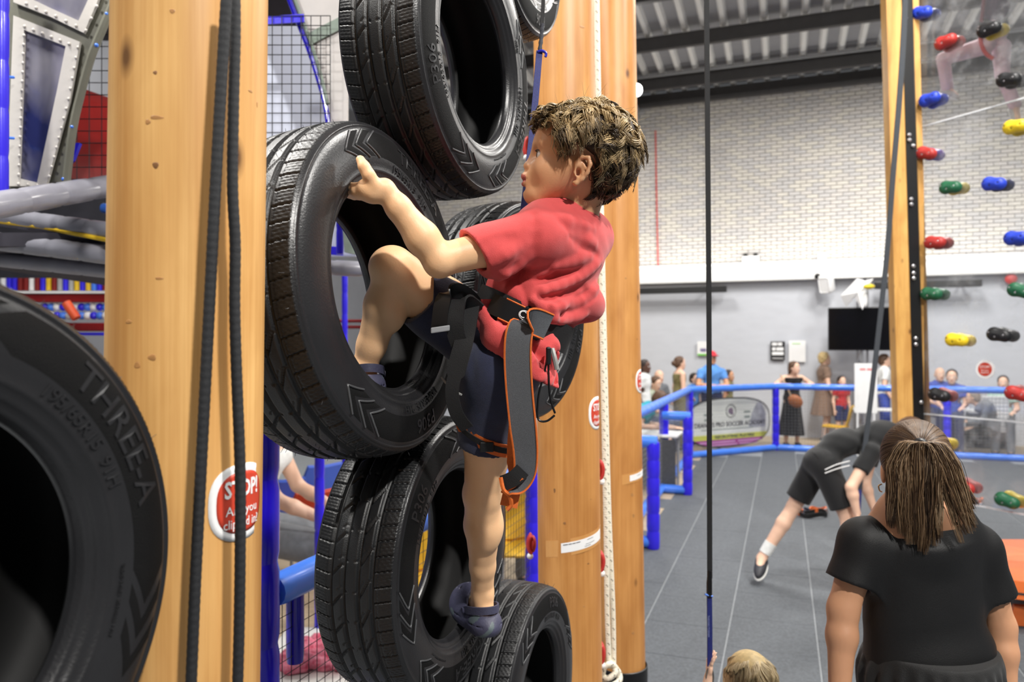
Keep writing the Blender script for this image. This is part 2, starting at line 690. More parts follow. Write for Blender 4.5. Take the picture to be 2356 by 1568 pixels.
def np_mesh(name, V, Q, mats=None, smooth=True):
    me = bpy.data.meshes.new(name)
    n = Q.shape[1]
    me.vertices.add(len(V))
    me.vertices.foreach_set('co', np.asarray(V, dtype=np.float32).ravel())
    me.loops.add(Q.size)
    me.loops.foreach_set('vertex_index', Q.astype(np.int32).ravel())
    me.polygons.add(len(Q))
    me.polygons.foreach_set('loop_start', np.arange(0, Q.size, n, dtype=np.int32))
    me.polygons.foreach_set('loop_total', np.full(len(Q), n, dtype=np.int32))
    if smooth:
        me.polygons.foreach_set('use_smooth', np.ones(len(Q), dtype=bool))
    if mats is not None:
        for m in (mats if isinstance(mats, (list, tuple)) else [mats]):
            me.materials.append(m)
    me.update(calc_edges=True)
    me.validate()
    return me


def strands(name, curves, radii, tints, material, parent, n=4):
    """hair locks: curves array (K, S, 3), radii (S,) or (K,S), tints (K,3)"""
    C = np.asarray(curves, dtype=np.float64)
    K, S, _ = C.shape
    T = np.empty_like(C)
    T[:, 1:-1] = C[:, 2:] - C[:, :-2]; T[:, 0] = C[:, 1] - C[:, 0]; T[:, -1] = C[:, -1] - C[:, -2]
    T /= np.linalg.norm(T, axis=2, keepdims=True) + 1e-12
    ref = np.where(np.abs(T[..., 2:3]) < .9, np.array([0, 0, 1.]), np.array([1., 0, 0]))
    X = np.cross(T, ref); X /= np.linalg.norm(X, axis=2, keepdims=True) + 1e-12
    Y = np.cross(T, X)
    R = np.broadcast_to(np.asarray(radii), (K, S))[..., None]
    ring = []
    for k in range(n):
        a = 2 * math.pi * k / n
        ring.append(C + (X * math.cos(a) + Y * math.sin(a)) * R)
    V = np.stack(ring, 2).reshape(-1, 3)
    base = (np.arange(K)[:, None, None] * S + np.arange(S - 1)[None, :, None]) * n
    kk = np.arange(n)[None, None, :]
    k2 = (kk + 1) % n
    Q = np.stack([base + kk, base + k2, base + n + k2, base + n + kk], -1).reshape(-1, 4)
    me = np_mesh(name, V, Q, material)
    at = me.color_attributes.new('tint', 'FLOAT_COLOR', 'POINT')
    cols = np.ones((len(V), 4), dtype=np.float32)
    cols[:, :3] = np.repeat(np.asarray(tints, dtype=np.float32), S * n, axis=0)
    at.data.foreach_set('color', cols.ravel())
    return link_mesh(name, me, parent)

# ================================================================== materials
M = {}
M['tile'] = mat('rubber_tile', srgb(86, 90, 95), .75, .22, 60, .5, 260)
M['joint'] = mat('tile_joint', srgb(136, 140, 144), .8, .1, 30)
M['vinyl_floor'] = mat('vinyl_floor', srgb(176, 158, 132), .5, .15, 6, stretch=(1, 6, 1))
M['brick'] = [mat('painted_brick', srgb(196, 191, 186), .7, .06, 12, .3, 90),
              mat('painted_brick_grey', srgb(188, 185, 183), .7, .06, 12, .3, 90),
              mat('painted_brick_cream', srgb(202, 197, 188), .7, .06, 12, .3, 90)]
M['mortar'] = mat('mortar', srgb(146, 139, 132), .9, .1, 40)
M['grey_wall'] = mat('grey_wall_paint', srgb(196, 199, 206), .6, .03, 3, .15, 40, stretch=(1, 1, 3))
M['white_paint_rib_light'] = mat('white_paint_rib_light', srgb(238, 238, 236), .5, .02, 5)
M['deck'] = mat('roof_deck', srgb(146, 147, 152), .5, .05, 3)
M['steel'] = mat('dark_steel', srgb(62, 60, 60), .5, .1, 6)
M['steel_light'] = mat('grey_steel', srgb(150, 152, 154), .45, .08, 6)
M['blue_post'] = mat('blue_pad_vinyl', srgb(48, 34, 224), .32, .06, 8, .15, 60, coat=.3)
M['blue_rail_sheen'] = mat('blue_rail_sheen_vinyl', srgb(70, 128, 236), .32, .06, 8, .15, 60, coat=.3)  # paler than the posts: sheen from above is put into the colour
M['blue_deep'] = mat('deep_blue_vinyl', srgb(26, 8, 178), .25, .08, 10, .3, 40, coat=.4)
M['net'] = mat('net_cord', srgb(22, 22, 26), .7)
M['net_grey'] = mat('pale_net_cord', srgb(120, 122, 128), .7)
M['black'] = mat('black_plastic', srgb(14, 14, 16), .4, .1, 30)
M['black_matte'] = mat('black_webbing', srgb(20, 20, 22), .8, .15, 300, .4, 600)
M['screen'] = mat('screen_glass', srgb(8, 8, 12), .12, .1, 2)
M['white'] = mat('white_plastic', srgb(238, 238, 238), .4, .02, 10)
M['paper'] = mat('white_paper', srgb(240, 240, 240), .7, .02, 10)
M['lamp'] = mat('lamp_glow', (1, .98, .95, 1), .4, emit=40)
M['red'] = mat('red_paint', srgb(200, 42, 36), .45, .06, 20)
M['green'] = mat('green_print', srgb(110, 200, 60), .6)
M['wood'] = wood_mat('peeled_pine', srgb(234, 187, 120), srgb(208, 150, 84), srgb(112, 76, 42))
M['wood_shaded'] = wood_mat('shaded_pine', srgb(218, 160, 94), srgb(190, 130, 68), srgb(104, 66, 34))  # darker copy of the peeled pine, shade put into the colour
M['sawn'] = wood_mat('sawn_pine', srgb(232, 184, 108), srgb(208, 154, 82), srgb(130, 88, 46))

# ================================================================== floor
floor = MB().box(H(-2, 7.5, -.046), (24, 20, .08), (HX, HU, UP)).build('floor', M['joint'])
floor['kind'] = 'structure'
TS = .55
tm = MB().bbox((0, 0, 0), (TS - .011, TS - .003, .02), .003).mesh('floor_tile', M['tile'])
tile_rest = MB()
tiles = []
for i in range(-3, 14):
    w = -.34 - TS / 2 + i * TS
    for j in range(-5, 23):
        u = .12 + (i % 2) * TS / 2 + j * TS + 2.0
        if w < -1.25: continue
        if u > 14.1 or (w < -.2 and u > 14.1 - (-.2 - w) * 1.15): continue
        tiles.append((w, u))
vis = []
for w, u in tiles:
    p = H(w, u, 0)
    if p.y < .4: continue
    x = CX + FPX * p.x / p.y
    y = HY + FPX * CAMH / p.y
    if 1380 < x < 2500 and 900 < y < 1640: vis.append((w, u))
vs_ = set(sorted(vis, key=lambda t: t[1])[:295])
RT = Matrix((HX, HU, UP)).transposed().to_4x4()
for w, u in tiles:
    if (w, u) in vs_:
        o = bpy.data.objects.new('floor_tile', tm)
        COL.objects.link(o)
        o.matrix_world = Matrix.Translation(H(w, u, -.01 + random.uniform(-.0008, .0008))) @ RT
        o.parent = floor
    else:
        tile_rest.box(H(w, u, -.01), (TS - .011, TS - .003, .02), (HX, HU, UP))
o = tile_rest.build('floor_tile_rest', M['tile'], floor); o['kind'] = 'stuff'
cf = MB().box(H(2.4, 15.5, -.010), (9.5, 2.2, .02), (HX, HU, UP))
cf.box(H(-3.4, 9.5, -.010), (4.2, 15, .02), (HX, HU, UP))
cf.build('cafe_floor', M['vinyl_floor'], floor)

# ================================================================== end wall with painted brickwork
UW = 16.4
wall = MB()
wall.box(H(-1, UW + .14, 1.75), (18, .2, 3.5), (HX, HU, UP), 0)
wall.box(H(-1, UW + .15, 5.4), (18, .2, 3.9), (HX, HU, UP), 1)
wall = wall.build('wall_back', [M['grey_wall'], M['mortar']])
wall['kind'] = 'structure'
BL, BH = .229, .0775
bmesh_ = [MB().box((0, 0, 0), (BL - .012, .06, BH - .013)).mesh('brick', m) for m in M['brick']]
rest = MB()
bl = []
for r in range(47):
    z = 3.62 + BH / 2 + r * BH
    for c in range(-38, 27):
        w = c * BL + (r % 2) * BL / 2
        p = H(w, UW, z)
        x = CX + FPX * p.x / p.y; y = HY - FPX * (z - CAMH) / p.y
        bl.append((w, z, p.y if (1470 < x < 2040 and 180 < y < 640) else 99 + p.y))
bl.sort(key=lambda t: t[2])
for k, (w, z, d) in enumerate(bl):
    dep = random.uniform(-.004, .004)
    if k < 298:
        o = bpy.data.objects.new('brick', random.choice(bmesh_))
        COL.objects.link(o)
        o.matrix_world = Matrix.Translation(H(w, UW + .022 + dep, z)) @ RT
        o.parent = wall
    else:
        rest.box(H(w, UW + .022 + dep, z), (BL - .012, .06, BH - .013), (HX, HU, UP), random.randrange(3))
o = rest.build('brickwork', M['brick'], wall, fix=False); o['kind'] = 'stuff'

trim = MB()
trim.box(H(-1, UW - .10, 3.44), (18, .22, .36), (HX, HU, UP))
trim.box(H(-1, UW - .13, 3.60), (18, .30, .05), (HX, HU, UP))
trim = trim.build('trim_1', M['white_paint_rib_light']); trim['kind'] = 'structure'
wl = MB().box(H(-9.2, 8, 3.6), (.2, 18, 7.2), (HX, HU, UP)).build('wall_left', mat('dark_grey_wall', srgb(118, 120, 126), .7, .05, 3)); wl['kind'] = 'structure'

# ================================================================== roof
def roof_z(u): return 7.42 + .06 * (UW - u)
ceil = thing('ceiling', None, None, H(0, 10, 7.6)); ceil['kind'] = 'structure'
PW_ = .34
sheet = None
u0, u1 = 1.5, UW + .1
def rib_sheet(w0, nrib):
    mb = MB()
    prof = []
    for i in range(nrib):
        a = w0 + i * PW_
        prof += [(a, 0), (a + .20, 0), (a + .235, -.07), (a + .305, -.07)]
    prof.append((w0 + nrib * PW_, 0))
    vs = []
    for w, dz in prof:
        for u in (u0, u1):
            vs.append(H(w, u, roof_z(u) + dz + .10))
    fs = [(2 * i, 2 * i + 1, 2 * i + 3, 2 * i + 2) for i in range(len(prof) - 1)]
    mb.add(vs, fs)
    mb.m = [0 if (i % 4) == 0 else 1 for i in range(len(fs))]  # rib faces whitened: the light they catch is put into the colour
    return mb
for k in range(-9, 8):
    rib_sheet(k * 3 * PW_ + .1, 3).build('roof_sheet', [M['deck'], M['white_paint_rib_light']], ceil)
for u in (UW - .1, 15.42, 13.64, 11.9, 10.1, 8.3, 6.5, 4.7):
    z = roof_z(u)
    mb = MB()
    mb.box(H(-1.5, u, z - .15), (18, .02, .26), (HX, HU, UP))
    mb.box(H(-1.5, u - .035, z - .28), (18, .09, .02), (HX, HU, UP))
    mb.box(H(-1.5, u + .035, z - .02), (18, .09, .02), (HX, HU, UP))
    mb.build('purlin', M['steel'], ceil)
MB().cyl(H(-9, 15.22, roof_z(15.3) - .06), H(7, 15.22, roof_z(15.3) - .06), .028, n=8).build('conduit_pipe', M['steel_light'], ceil)
# rafter and haunch at the left of the end wall
for w in (-3.05,):
    mb = MB()
    for (ua, ub) in ((4.0, UW - .25),):
        za, zb = roof_z(ua) - .62, roof_z(ub) - .62
        A, B = H(w, ua, za), H(w, ub, zb)
        d = (B - A).normalized(); n = HX.cross(d)
        mb.box((A + B) / 2, (.02, (B - A).length, .5), (HX, d, n))
        mb.box((A + B) / 2 - n * .25, (.2, (B - A).length, .03), (HX, d, n))
        mb.box((A + B) / 2 + n * .25, (.2, (B - A).length, .03), (HX, d, n))
    mb.build('rafter', M['steel_light'], ceil)
    mb = MB()
    A, B = H(w, UW - 1.5, roof_z(UW - 1.5) - .8), H(w, UW - .05, roof_z(UW) - 1.55)
    d = (B - A).normalized(); n = HX.cross(d)
    mb.box((A + B) / 2, (.22, (B - A).length, .1), (HX, d, n))
    mb.build('haunch', M['steel_light'], ceil)
# flood lamp
c = P(1463, 207, 13.6)
t = thing('flood_lamp', 'bright round flood lamp under the roof beside the far wooden pole', 'lamp', c)
MB().lathe(c + Vector((0, .02, 0)), Vector((.0, -1, -.25)), [(.02, -.1), (.11, -.08), (.125, 0), (.12, .02)], 20).build('housing', M['steel_light'], t, True)
MB().lathe(c, Vector((.0, -1, -.25)), [(.11, .025), (.10, .05), (.05, .06)], 20).build('lens', M['lamp'], t, True)
MB().box(c + Vector((0, .1, .28)), (.03, .03, .5)).build('bracket', M['steel_light'], t)

# ================================================================== things on the end wall
def on_wall(x, y, off=.02):
    return P(x, y, PUD(x, UW - off))

def wall_box(name, label, cat, x0, y0, x1, y1, th, material, b=.01):
    c = on_wall((x0 + x1) / 2, (y0 + y1) / 2, th / 2 + .01)
    s = FPX / c.y
    o = MB().bbox(c, (abs(x1 - x0) / s / 1.06, th, abs(y1 - y0) / s), b, (HX, HU, UP)).build(name, material)
    return tag(o, label, cat) if label else o

def heater(label, x0, y0, x1, y1):
    a = on_wall(x0, y0, .32); b = on_wall(x1, y1, .32)
    b.z = a.z
    t = thing('radiant_heater', label, 'heater', (a + b) / 2)
    MB().bbox((a + b) / 2, ((b - a).length, .16, .13), .01, (HX, HU, UP)).build('casing', M['black'], t)
    for f in (.15, .85):
        p = a.lerp(b, f)
        MB().box(p + HU * .17 + UP * .03, (.04, .25, .03), (HX, HU, UP)).build('bracket', M['black'], t)
heater('long black radiant heater on the grey wall beside the wooden poles', 1375, 672, 1672, 666)
heater('long black radiant heater on the grey wall behind the acrylic panel', 2012, 657, 2258, 650)

t = thing('emergency_light', 'white emergency light box with dark top above the white ledge', 'light', on_wall(1727, 600))
c = on_wall(1727, 600, .08)
MB().bbox(c, (.34, .12, .2), .02, (HX, HU, UP)).build('housing', M['white'], t)
for sx in (-.1, .1):
    MB().lathe(c + HX * sx + UP * .12, -HU, [(.03, -.03), (.05, .03), (.045, .05)], 12).build('spot', M['black'], t, True)
o = wall_box('junction_box', 'small white junction box on the brick above the ledge', 'box', 1882, 582, 1900, 600, .1, M['white'])
mb = MB()
mb.tube([on_wall(1508, 300, .05), on_wall(1510, 420, .05), on_wall(1512, 520, .05), on_wall(1514, 612, .05)], .014, 6)
tag(mb.build('red_cable', M['red']), 'thin red cable running down the painted brick wall', 'cable')

# posters (flat print)
def poster(name, label, x0, y0, x1, y1, base, lines):
    c = on_wall((x0 + x1) / 2, (y0 + y1) / 2, .02)
    s = FPX / c.y
    w, h = (x1 - x0) / s / 1.06, (y1 - y0) / s
    t = thing(name, label, 'poster', c)
    MB().box(c, (w, .012, h), (HX, HU, UP)).build('sheet', base, t)
    for m, bx, by, bw, bh, txt in lines:
        p = c + HX * (bx * w) + UP * (by * h) - HU * .009
        if txt:
            mb = MB()
            print_words(mb, [q * w for q in txt], 0, bh * h, lambda x, y, q: p + HX * x + UP * y - HU * q, .05 * w, .003)
            mb.build('lettering', m, t)
        else:
            MB().box(p, (bw * w, .004, bh * h), (HX, HU, UP)).build('print', m, t)
poster('poster', 'white poster with green bottom stripe on the grey wall', 1604, 785, 1632, 818, M['paper'],
       [(M['green'], 0, -.42, .95, .12, None), (mat('grey_print', srgb(120, 110, 150), .7), 0, -.1, .5, .22, None)])
poster('poster', 'black poster with bold white lettering on the grey wall', 1773, 785, 1806, 828, M['black'],
       [(M['paper'], -.05, .36, .8, .16, [.36, .30]), (M['paper'], 0, .10, .8, .17, [.24, .50]), (M['paper'], 0, -.14, .8, .17, [.80]),
        (M['paper'], 0, -.4, .8, .03, None)])
poster('poster', 'plain white poster beside the black poster', 1815, 783, 1853, 832, M['paper'],
       [(mat('pale_green_print', srgb(190, 226, 170), .7), -.05, .36, .5, .06, None)])

# speaker
c = on_wall(1902, 652, .3)
t = thing('wall_speaker', 'white wall speaker angled below the ledge', 'speaker', c)
ax = Matrix.Rotation(math.radians(-28), 3, 'Z') @ Matrix.Rotation(math.radians(18), 3, HX)
sx = (ax @ HX, ax @ HU, ax @ UP)
MB().bbox(c, (.26, .24, .38), .06, sx).build('cabinet', M['white'], t, 'all')
MB().bbox(c - sx[1] * .12, (.2, .02, .3), .03, sx).build('grille', M['paper'], t)
MB().cyl(c + HU * .05, c + HU * .3, .03).build('bracket', M['steel_light'], t)
MB().ball(c + sx[2] * .17 - sx[0] * .16 + HU * .05, .06).build('camera_dome', M['black'], t, 'all')
# alarm bell
c = on_wall(2326, 641, .1)
t = thing('alarm_bell', 'round red alarm bell high on the grey wall behind the acrylic panel', 'bell', c)
MB().lathe(c, -HU, [(.03, -.08), (.1, -.02), (.1, .02), (.06, .06), (.015, .07)], 20).build('gong', M['red'], t, True)
MB().bbox(c + HU * .05, (.1, .1, .1), .01, (HX, HU, UP)).build('back_box', M['white'], t)

# television on truss stand
tl, tr = P(1905, 756, PUD(1905, 15.6)), P(2075, 756, PUD(2075, 15.6))
tc_ = (tl + tr) / 2; tw = (tr - tl).length
t = thing('television', 'big black television screen on a silver truss stand', 'television', Vector((tc_.x, tc_.y, 0)))
MB().bbox(tc_, (tw, .05, .83), .012, (HX, HU, UP)).build('casing', M['black'], t)
MB().box(tc_ - HU * .028, (tw - .04, .006, .79), (HX, HU, UP)).build('screen', M['screen'], t)
mb = MB()
b0 = tc_ + HU * .18 - HX * .02
for a in range(3):
    q = b0 + Vector((math.cos(a * 2.1) * .1, math.sin(a * 2.1) * .1, 0))
    mb.cyl(Vector((q.x, q.y, 0)), Vector((q.x, q.y, 3.2)), .022, n=8)
for k in range(14):
    a = k % 3
    q = b0 + Vector((math.cos(a * 2.1) * .1, math.sin(a * 2.1) * .1, 0)); q2 = b0 + Vector((math.cos((a + 1) * 2.1) * .1, math.sin((a + 1) * 2.1) * .1, 0))
    mb.cyl(Vector((q.x, q.y, .1 + k * .22)), Vector((q2.x, q2.y, .32 + k * .22)), .012, n=6)
mb.build('truss', mat('aluminium', srgb(190, 192, 196), .3, metal=.8), t, True)
# white winged kite-like decoration above the television
c = P(1962, 676, PUD(1962, 15.5))
t = thing('paper_bird', 'white paper bird decoration with yellow head above the television', 'decoration', c)
def pp(x, y, d=0): return P(x, y, PUD(x, 15.5) + d)
mb = MB()
W_ = [pp(1972, 640), pp(1934, 680, .1), pp(1946, 706, .15), pp(1966, 684, .02), pp(1985, 712, -.15), pp(1992, 668, -.05), pp(2010, 640, -.1), pp(1990, 646, .05)]
cen = pp(1974, 672, -.08)
cen2 = pp(1974, 672, .1)
vs = W_ + [cen, cen2]
n = len(W_)
mb.add(vs, [(i, (i + 1) % n, n) for i in range(n)] + [((i + 1) % n, i, n + 1) for i in range(n)])
mb.build('wing', M['paper'], t)
MB().ball(pp(1999, 659, -.2), (.11, .08, .05), 12, 8).build('head', mat('yellow_paper', srgb(222, 196, 40), .5), t, 'all')
MB().ball(pp(1990, 690, -.1), (.05, .05, .14), 12, 8).build('tail', M['white'], t, 'all')

# white notice board on two legs by the fence
a = P(1992, 893, PUD(1992, 14.05))
t = thing('notice_board', 'white notice board on two legs in front of the blue rail', 'notice board', Vector((a.x, a.y, 0)))
s = FPX / a.y
MB().bbox(a, (50 / s / 1.05, .03, 114 / s), .006, (HX, HU, UP)).build('board', M['paper'], t)
mb = MB()
print_words(mb, [.09, .08], .33, .03, lambda x, y, q: a + HX * x + UP * y - HU * (.016 + q), None, .002)
mb.build('lettering', mat('pale_red_print', srgb(226, 120, 124), .7), t)
for sx_ in (-.13, .13):
    b = a + HX * sx_
    MB().cyl(Vector((b.x, b.y, 0)), Vector((b.x, b.y, a.z)), .018, n=8).build('leg', M['white'], t, True)

# ================================================================== blue padded barriers
def pad_bar(A, B, r, material, parent, name, seg=.155, n=14):
    """foam tube in wrapped vinyl: slight pinch at every seam"""
    A, B = Vector(A), Vector(B)
    L = (B - A).length
    k = max(1, int(round(L / seg)))
    pr = [(r * .55, 0)]
    for i in range(k):
        a, b = L * i / k, L * (i + 1) / k
        pr += [(r * .90, a + .002), (r * .985, a + (b - a) * .12), (r * 1.0, (a + b) / 2), (r * .985, b - (b - a) * .12), (r * .90, b - .002)]
    pr.append((r * .55, L))
    return MB().lathe(A, B - A, pr, n).build(name, material, parent, True)


def net_panel(A, B, z0, z1, step, rad, material, parent, name='netting', sag=0.0, diamond=False):
    """knotted net between two posts, real cords"""
    A, B = Vector(A), Vector(B)
    L = (B - A).length
    d = (B - A).normalized()
    nrm = d.cross(UP)
    mb = MB()
    nx, nz = int(L / step), int((z1 - z0) / step)
    def pt(i, j):
        q = A + d * (L * i / nx) + UP * (z0 + (z1 - z0) * j / nz)
        return q + nrm * (sag * math.sin(i * 1.3 + j * .7))
    if diamond:
        for i in range(nx + nz + 1):
            for s_ in (1, -1):
                pts = []
                for j in range(nz + 1):
                    ii = (i - nz) + j if s_ == 1 else i - j
                    if 0 <= ii <= nx: pts.append(pt(ii, j))
                if len(pts) > 1: mb.tube(pts, rad, 3, cap=False)
    else:
        for i in range(nx + 1):
            mb.tube([pt(i, j) for j in range(nz + 1)], rad, 3, cap=False)
        for j in range(nz + 1):
            mb.tube([pt(i, j) for i in range(nx + 1)], rad, 3, cap=False)
    return mb.build(name, material, parent, fix=False)


def fence(label, pts, zt, zb, posts, rp, rr, group=None, net=.055, netrad=.0016, netm='net_grey', cols=('blue_post', 'blue_rail_sheen')):
    o = H(pts[0][0], pts[0][1], 0)
    t = thing('padded_barrier', label, 'fence', o, group)
    for i in range(len(pts) - 1):
        A, B = H(*pts[i], 0), H(*pts[i + 1], 0)
        pad_bar(A + UP * zt, B + UP * zt, rr, M[cols[1]], t, 'rail', .30)
        pad_bar(A + UP * zb, B + UP * zb, rr, M[cols[1]], t, 'rail', .30)
        if net:
            net_panel(A, B, zb, zt, net, netrad, M[netm], t)
    for w, u in posts:
        a = H(w, u, 0)
        pad_bar(a, a + UP * (zt - .03), rp, M[cols[0]], t, 'post', .16)
    return t


fence('long blue padded barrier with netting around the rubber climbing floor', [(-1.48, 5.0), (-1.48, 12.77), (-.12, 14.3), (5.6, 14.3)], 1.16, .05,
      [(-1.48, 7.6), (-1.48, 9.9), (-1.48, 12.77), (-.12, 14.3), (2.62, 14.3), (5.2, 14.3)], .062, .058)
tnf = fence('near stretch of blue padded barrier with black netting behind the tyres', [(-1.48, 1.89), (-1.48, 4.9)], 1.14, .05, [(-1.48, 4.42)], .05, .052, None, .046, .0016, 'net')
pad_bar(H(-1.49, 2.015, .87), H(-1.49, 2.015, 1.12), .029, M['blue_deep'], tnf, 'post_stub', .3)
tn = thing('padded_post', 'tall deep-blue padded post right behind the foreground pole', 'post', H(-1.48, 1.83, 0))
pad_bar(H(-1.48, 1.83, 0), H(-1.48, 1.83, 2.5), .058, M['blue_deep'], tn, 'pad', .24, 20)
pad_bar(H(-1.62, 1.74, 1.14), H(-1.5, 1.82, 1.14), .05, M['blue_rail_sheen'], tn, 'rail_stub', .2)
for u, lab in ((9.63, 'short blue queue gate arm further away with bar at waist height'), (6.96, 'short blue queue gate arm nearest the wooden poles')):
    t = thing('gate_arm', lab, 'gate', H(-1.15, u, 0))
    pad_bar(H(-1.14, u, 0), H(-1.14, u, 1.0), .062, M['blue_post'], t, 'post', .16)
    pad_bar(H(-1.46, u, 1.0), H(-1.1, u, 1.0), .058, M['blue_rail_sheen'], t, 'rail', .3)
    pad_bar(H(-1.46, u, .06), H(-1.14, u, .06), .055, M['blue_rail_sheen'], t, 'rail', .3)

# pop-up banner behind the diagonal fence bay
A, B = H(-1.42, 13.02, 0), H(-.16, 14.44, 0)
off = (B - A).cross(UP).normalized() * -.12
mid = (A + B) / 2 + (A - B).cross(UP).normalized() * .14
if mid.y < ((A + B) / 2).y: mid = (A + B) / 2 - (A - B).cross(UP).normalized() * .14
bx = (B - A).normalized()
by = UP
bw, bh = 1.98, .86
bc = mid + UP * (.10 + bh / 2)
bn = bx.cross(by)
if bn.y > 0: bn = -bn
t = thing('popup_banner', 'oval pop-up football academy banner behind the blue netting', 'banner', Vector((mid.x, mid.y, 0)))
def oval(w, h, n=48, p=2.9):
    r = []
    for k in range(n):
        a = 2 * math.pi * k / n
        c_, s_ = math.cos(a), math.sin(a)
        r.append((w / 2 * math.copysign(abs(c_) ** (2 / p), c_), h / 2 * math.copysign(abs(s_) ** (2 / p), s_)))
    return r
def band(y0, y1, w, h):
    pts = oval(w, h, 120)
    return [(x, min(max(y, y0), y1)) for x, y in pts]
banner_white = mat('banner_white', srgb(232, 234, 226), .6, .03, 6)
MB().prism(oval(bw, bh), bc, bx, by, .012).build('sheet', banner_white, t)
MB().tube([bc + bx * x + by * y for x, y in oval(bw, bh)], .014, 6, closed=True).build('hoop', M['black'], t, True)
for y0, y1, m, h_ in ((-.30, -.21, mat('banner_lime', srgb(206, 208, 84), .6), .007), (-.43, -.30, mat('banner_purple', srgb(166, 62, 140), .6), .007)):
    MB().prism(band(y0, y1, bw - .02, bh - .01), bc + bn * .006, bx, by, .006).build('colour_band', m, t)
def btxt(txt, x, y, size, m, fit=None):
    mb = MB()
    vs, fs = text_mesh(txt, size)
    k = fit / (max(v.x for v in vs) - min(v.x for v in vs)) if fit else 1
    solid_text(mb, txt, size, lambda a, b_, q: bc + bx * (x + a * k) + by * (y + b_) + bn * (.0095 + q), .002, bold=.002)
    mb.build('lettering', m, t)
dk = mat('dark_print', srgb(62, 60, 70), .7)
btxt("DEANO'S PRO SOCCER ACADEMY", .02, -.035, .115, dk, 1.72)
btxt('RECRUITING PLAYERS', .12, -.255, .075, dk, .95)
def bline(words, x, y, h, m):
    mb = MB()
    print_words(mb, words, 0, h, lambda a, b_, q: bc + bx * (x + a) + by * (y + b_) + bn * (.0095 + q), None, .0015)
    mb.build('lettering', m, t)
gprint = mat('green_grey_print', srgb(140, 152, 146), .7); lprint = mat('lilac_print', srgb(214, 160, 204), .7)
bline([.20], -.52, .15, .035, gprint); bline([.06, .10], -.52, .06, .035, gprint)
bline([.16], .42, .17, .035, gprint); bline([.14], .42, .08, .035, gprint)
bline([.5, .3, .45], -.05, -.115, .012, gprint)
bline([.85], -.30, -.345, .022, lprint); bline([.62], .5, -.345, .022, lprint)
bline([.75], -.2, -.395, .022, lprint); bline([.45], .45, -.395, .022, lprint)
MB().tube([bc + bx * (.02 + .115 * math.cos(a * .2618)) + by * (.2 + .115 * math.sin(a * .2618)) + bn * .012 for a in range(24)], .006, 5, closed=True).build('crest_ring', dk, t)
mb = MB()
mb.ball(bc + bx * .02 + by * .2 + bn * .008, (.06, .006, .06), 12, 8, ax=(bx, bn, by))
mb.ball(bc + bx * .05 + by * .17 + bn * .01, (.03, .006, .045), 10, 6, ax=(bx, bn, by))
mb.build('crest', mat('crest_print', srgb(130, 110, 130), .7), t, 'all')
gp = mat('photo_print', srgb(170, 172, 178), .7, .25, 7)
mb = MB()
mb.prism([(-.2, -.14), (.22, -.14), (.24, .1), (.1, .32), (0, .3), (-.12, .12)], bc + bx * .66 + by * .02 + bn * .006, bx, by, .006)
mb.build('player_picture', gp, t)

# ================================================================== wooden poles
def pole(name, label, base, r0, r1, h, material, lean=(0, 0)):
    mb = MB()
    n = 96
    t = thing(name, label, 'pole', base)
    pr = [(r0, 0)]
    N = 60
    vs = []
    for i in range(N + 1):
        z = h * i / N
        r = r0 + (r1 - r0) * i / N
        for k in range(n):
            a = 2 * math.pi * k / n
            # peeled log: nearly round with faint flats
            rr = r * (1 + .008 * math.sin(3 * a + 1 + z * .3) + .006 * math.sin(7 * a + z * .8))
            vs.append(Vector(base) + Vector((math.cos(a) * rr + lean[0] * z, math.sin(a) * rr + lean[1] * z, z)))
    fs = [(i * n + k, i * n + (k + 1) % n, (i + 1) * n + (k + 1) % n, (i + 1) * n + k) for i in range(N) for k in range(n)]
    fs += [tuple(range(n - 1, -1, -1)), tuple(N * n + k for k in range(n))]
    mb.add(vs, fs)
    mb.build('log', material, t, 'all')
    return t


pA = P(431, 795, 1.045); pA = Vector((pA.x - .014 * 1.9, pA.y, 0))
tA = pole('wooden_pole', 'thick pale pine pole in the left foreground with two black ropes', pA, .1055, .098, 5.2, M['wood'], (.014, 0))
pB = P(1304, 795, 2.84); pB = Vector((pB.x + .0105 * 1.9, pB.y, 0))
tB = pole('wooden_pole', 'middle pine pole with white paper label beside the boy', pB, .1225, .108, 7.4, M['wood_shaded'], (-.0105, 0))
pC = P(1421, 795, 3.9); pC = Vector((pC.x + .013 * 1.9, pC.y, 0))
tC = pole('wooden_pole', 'furthest pine pole with black metal sleeve at its foot', pC, .123, .106, 7.4, M['wood_shaded'], (-.013, 0))
MB().lathe(pC + UP * 0, UP, [(.132, 0), (.132, .225), (.127, .228), (.127, .20)], 40).build('sleeve', M['black'], tC, True)
MB().lathe(pB + UP * 0, UP, [(.136, 0), (.136, .225), (.131, .228), (.131, .20)], 40).build('sleeve', M['black'], tB, True)


def on_pole(base, r, lean=0.0):
    """mapping (arc length from the camera-facing line, height, out) -> point on the pole's skin"""
    base = Vector(base)
    def f(s, z, h, a0):
        a = a0 + s / r
        return Vector((base.x + lean * z + math.cos(a) * (r + h), base.y + math.sin(a) * (r + h), z))
    return f


white_ink = mat('sticker_white', srgb(244, 244, 244), .4)
red_ink = mat('sticker_red', srgb(206, 68, 46), .4)


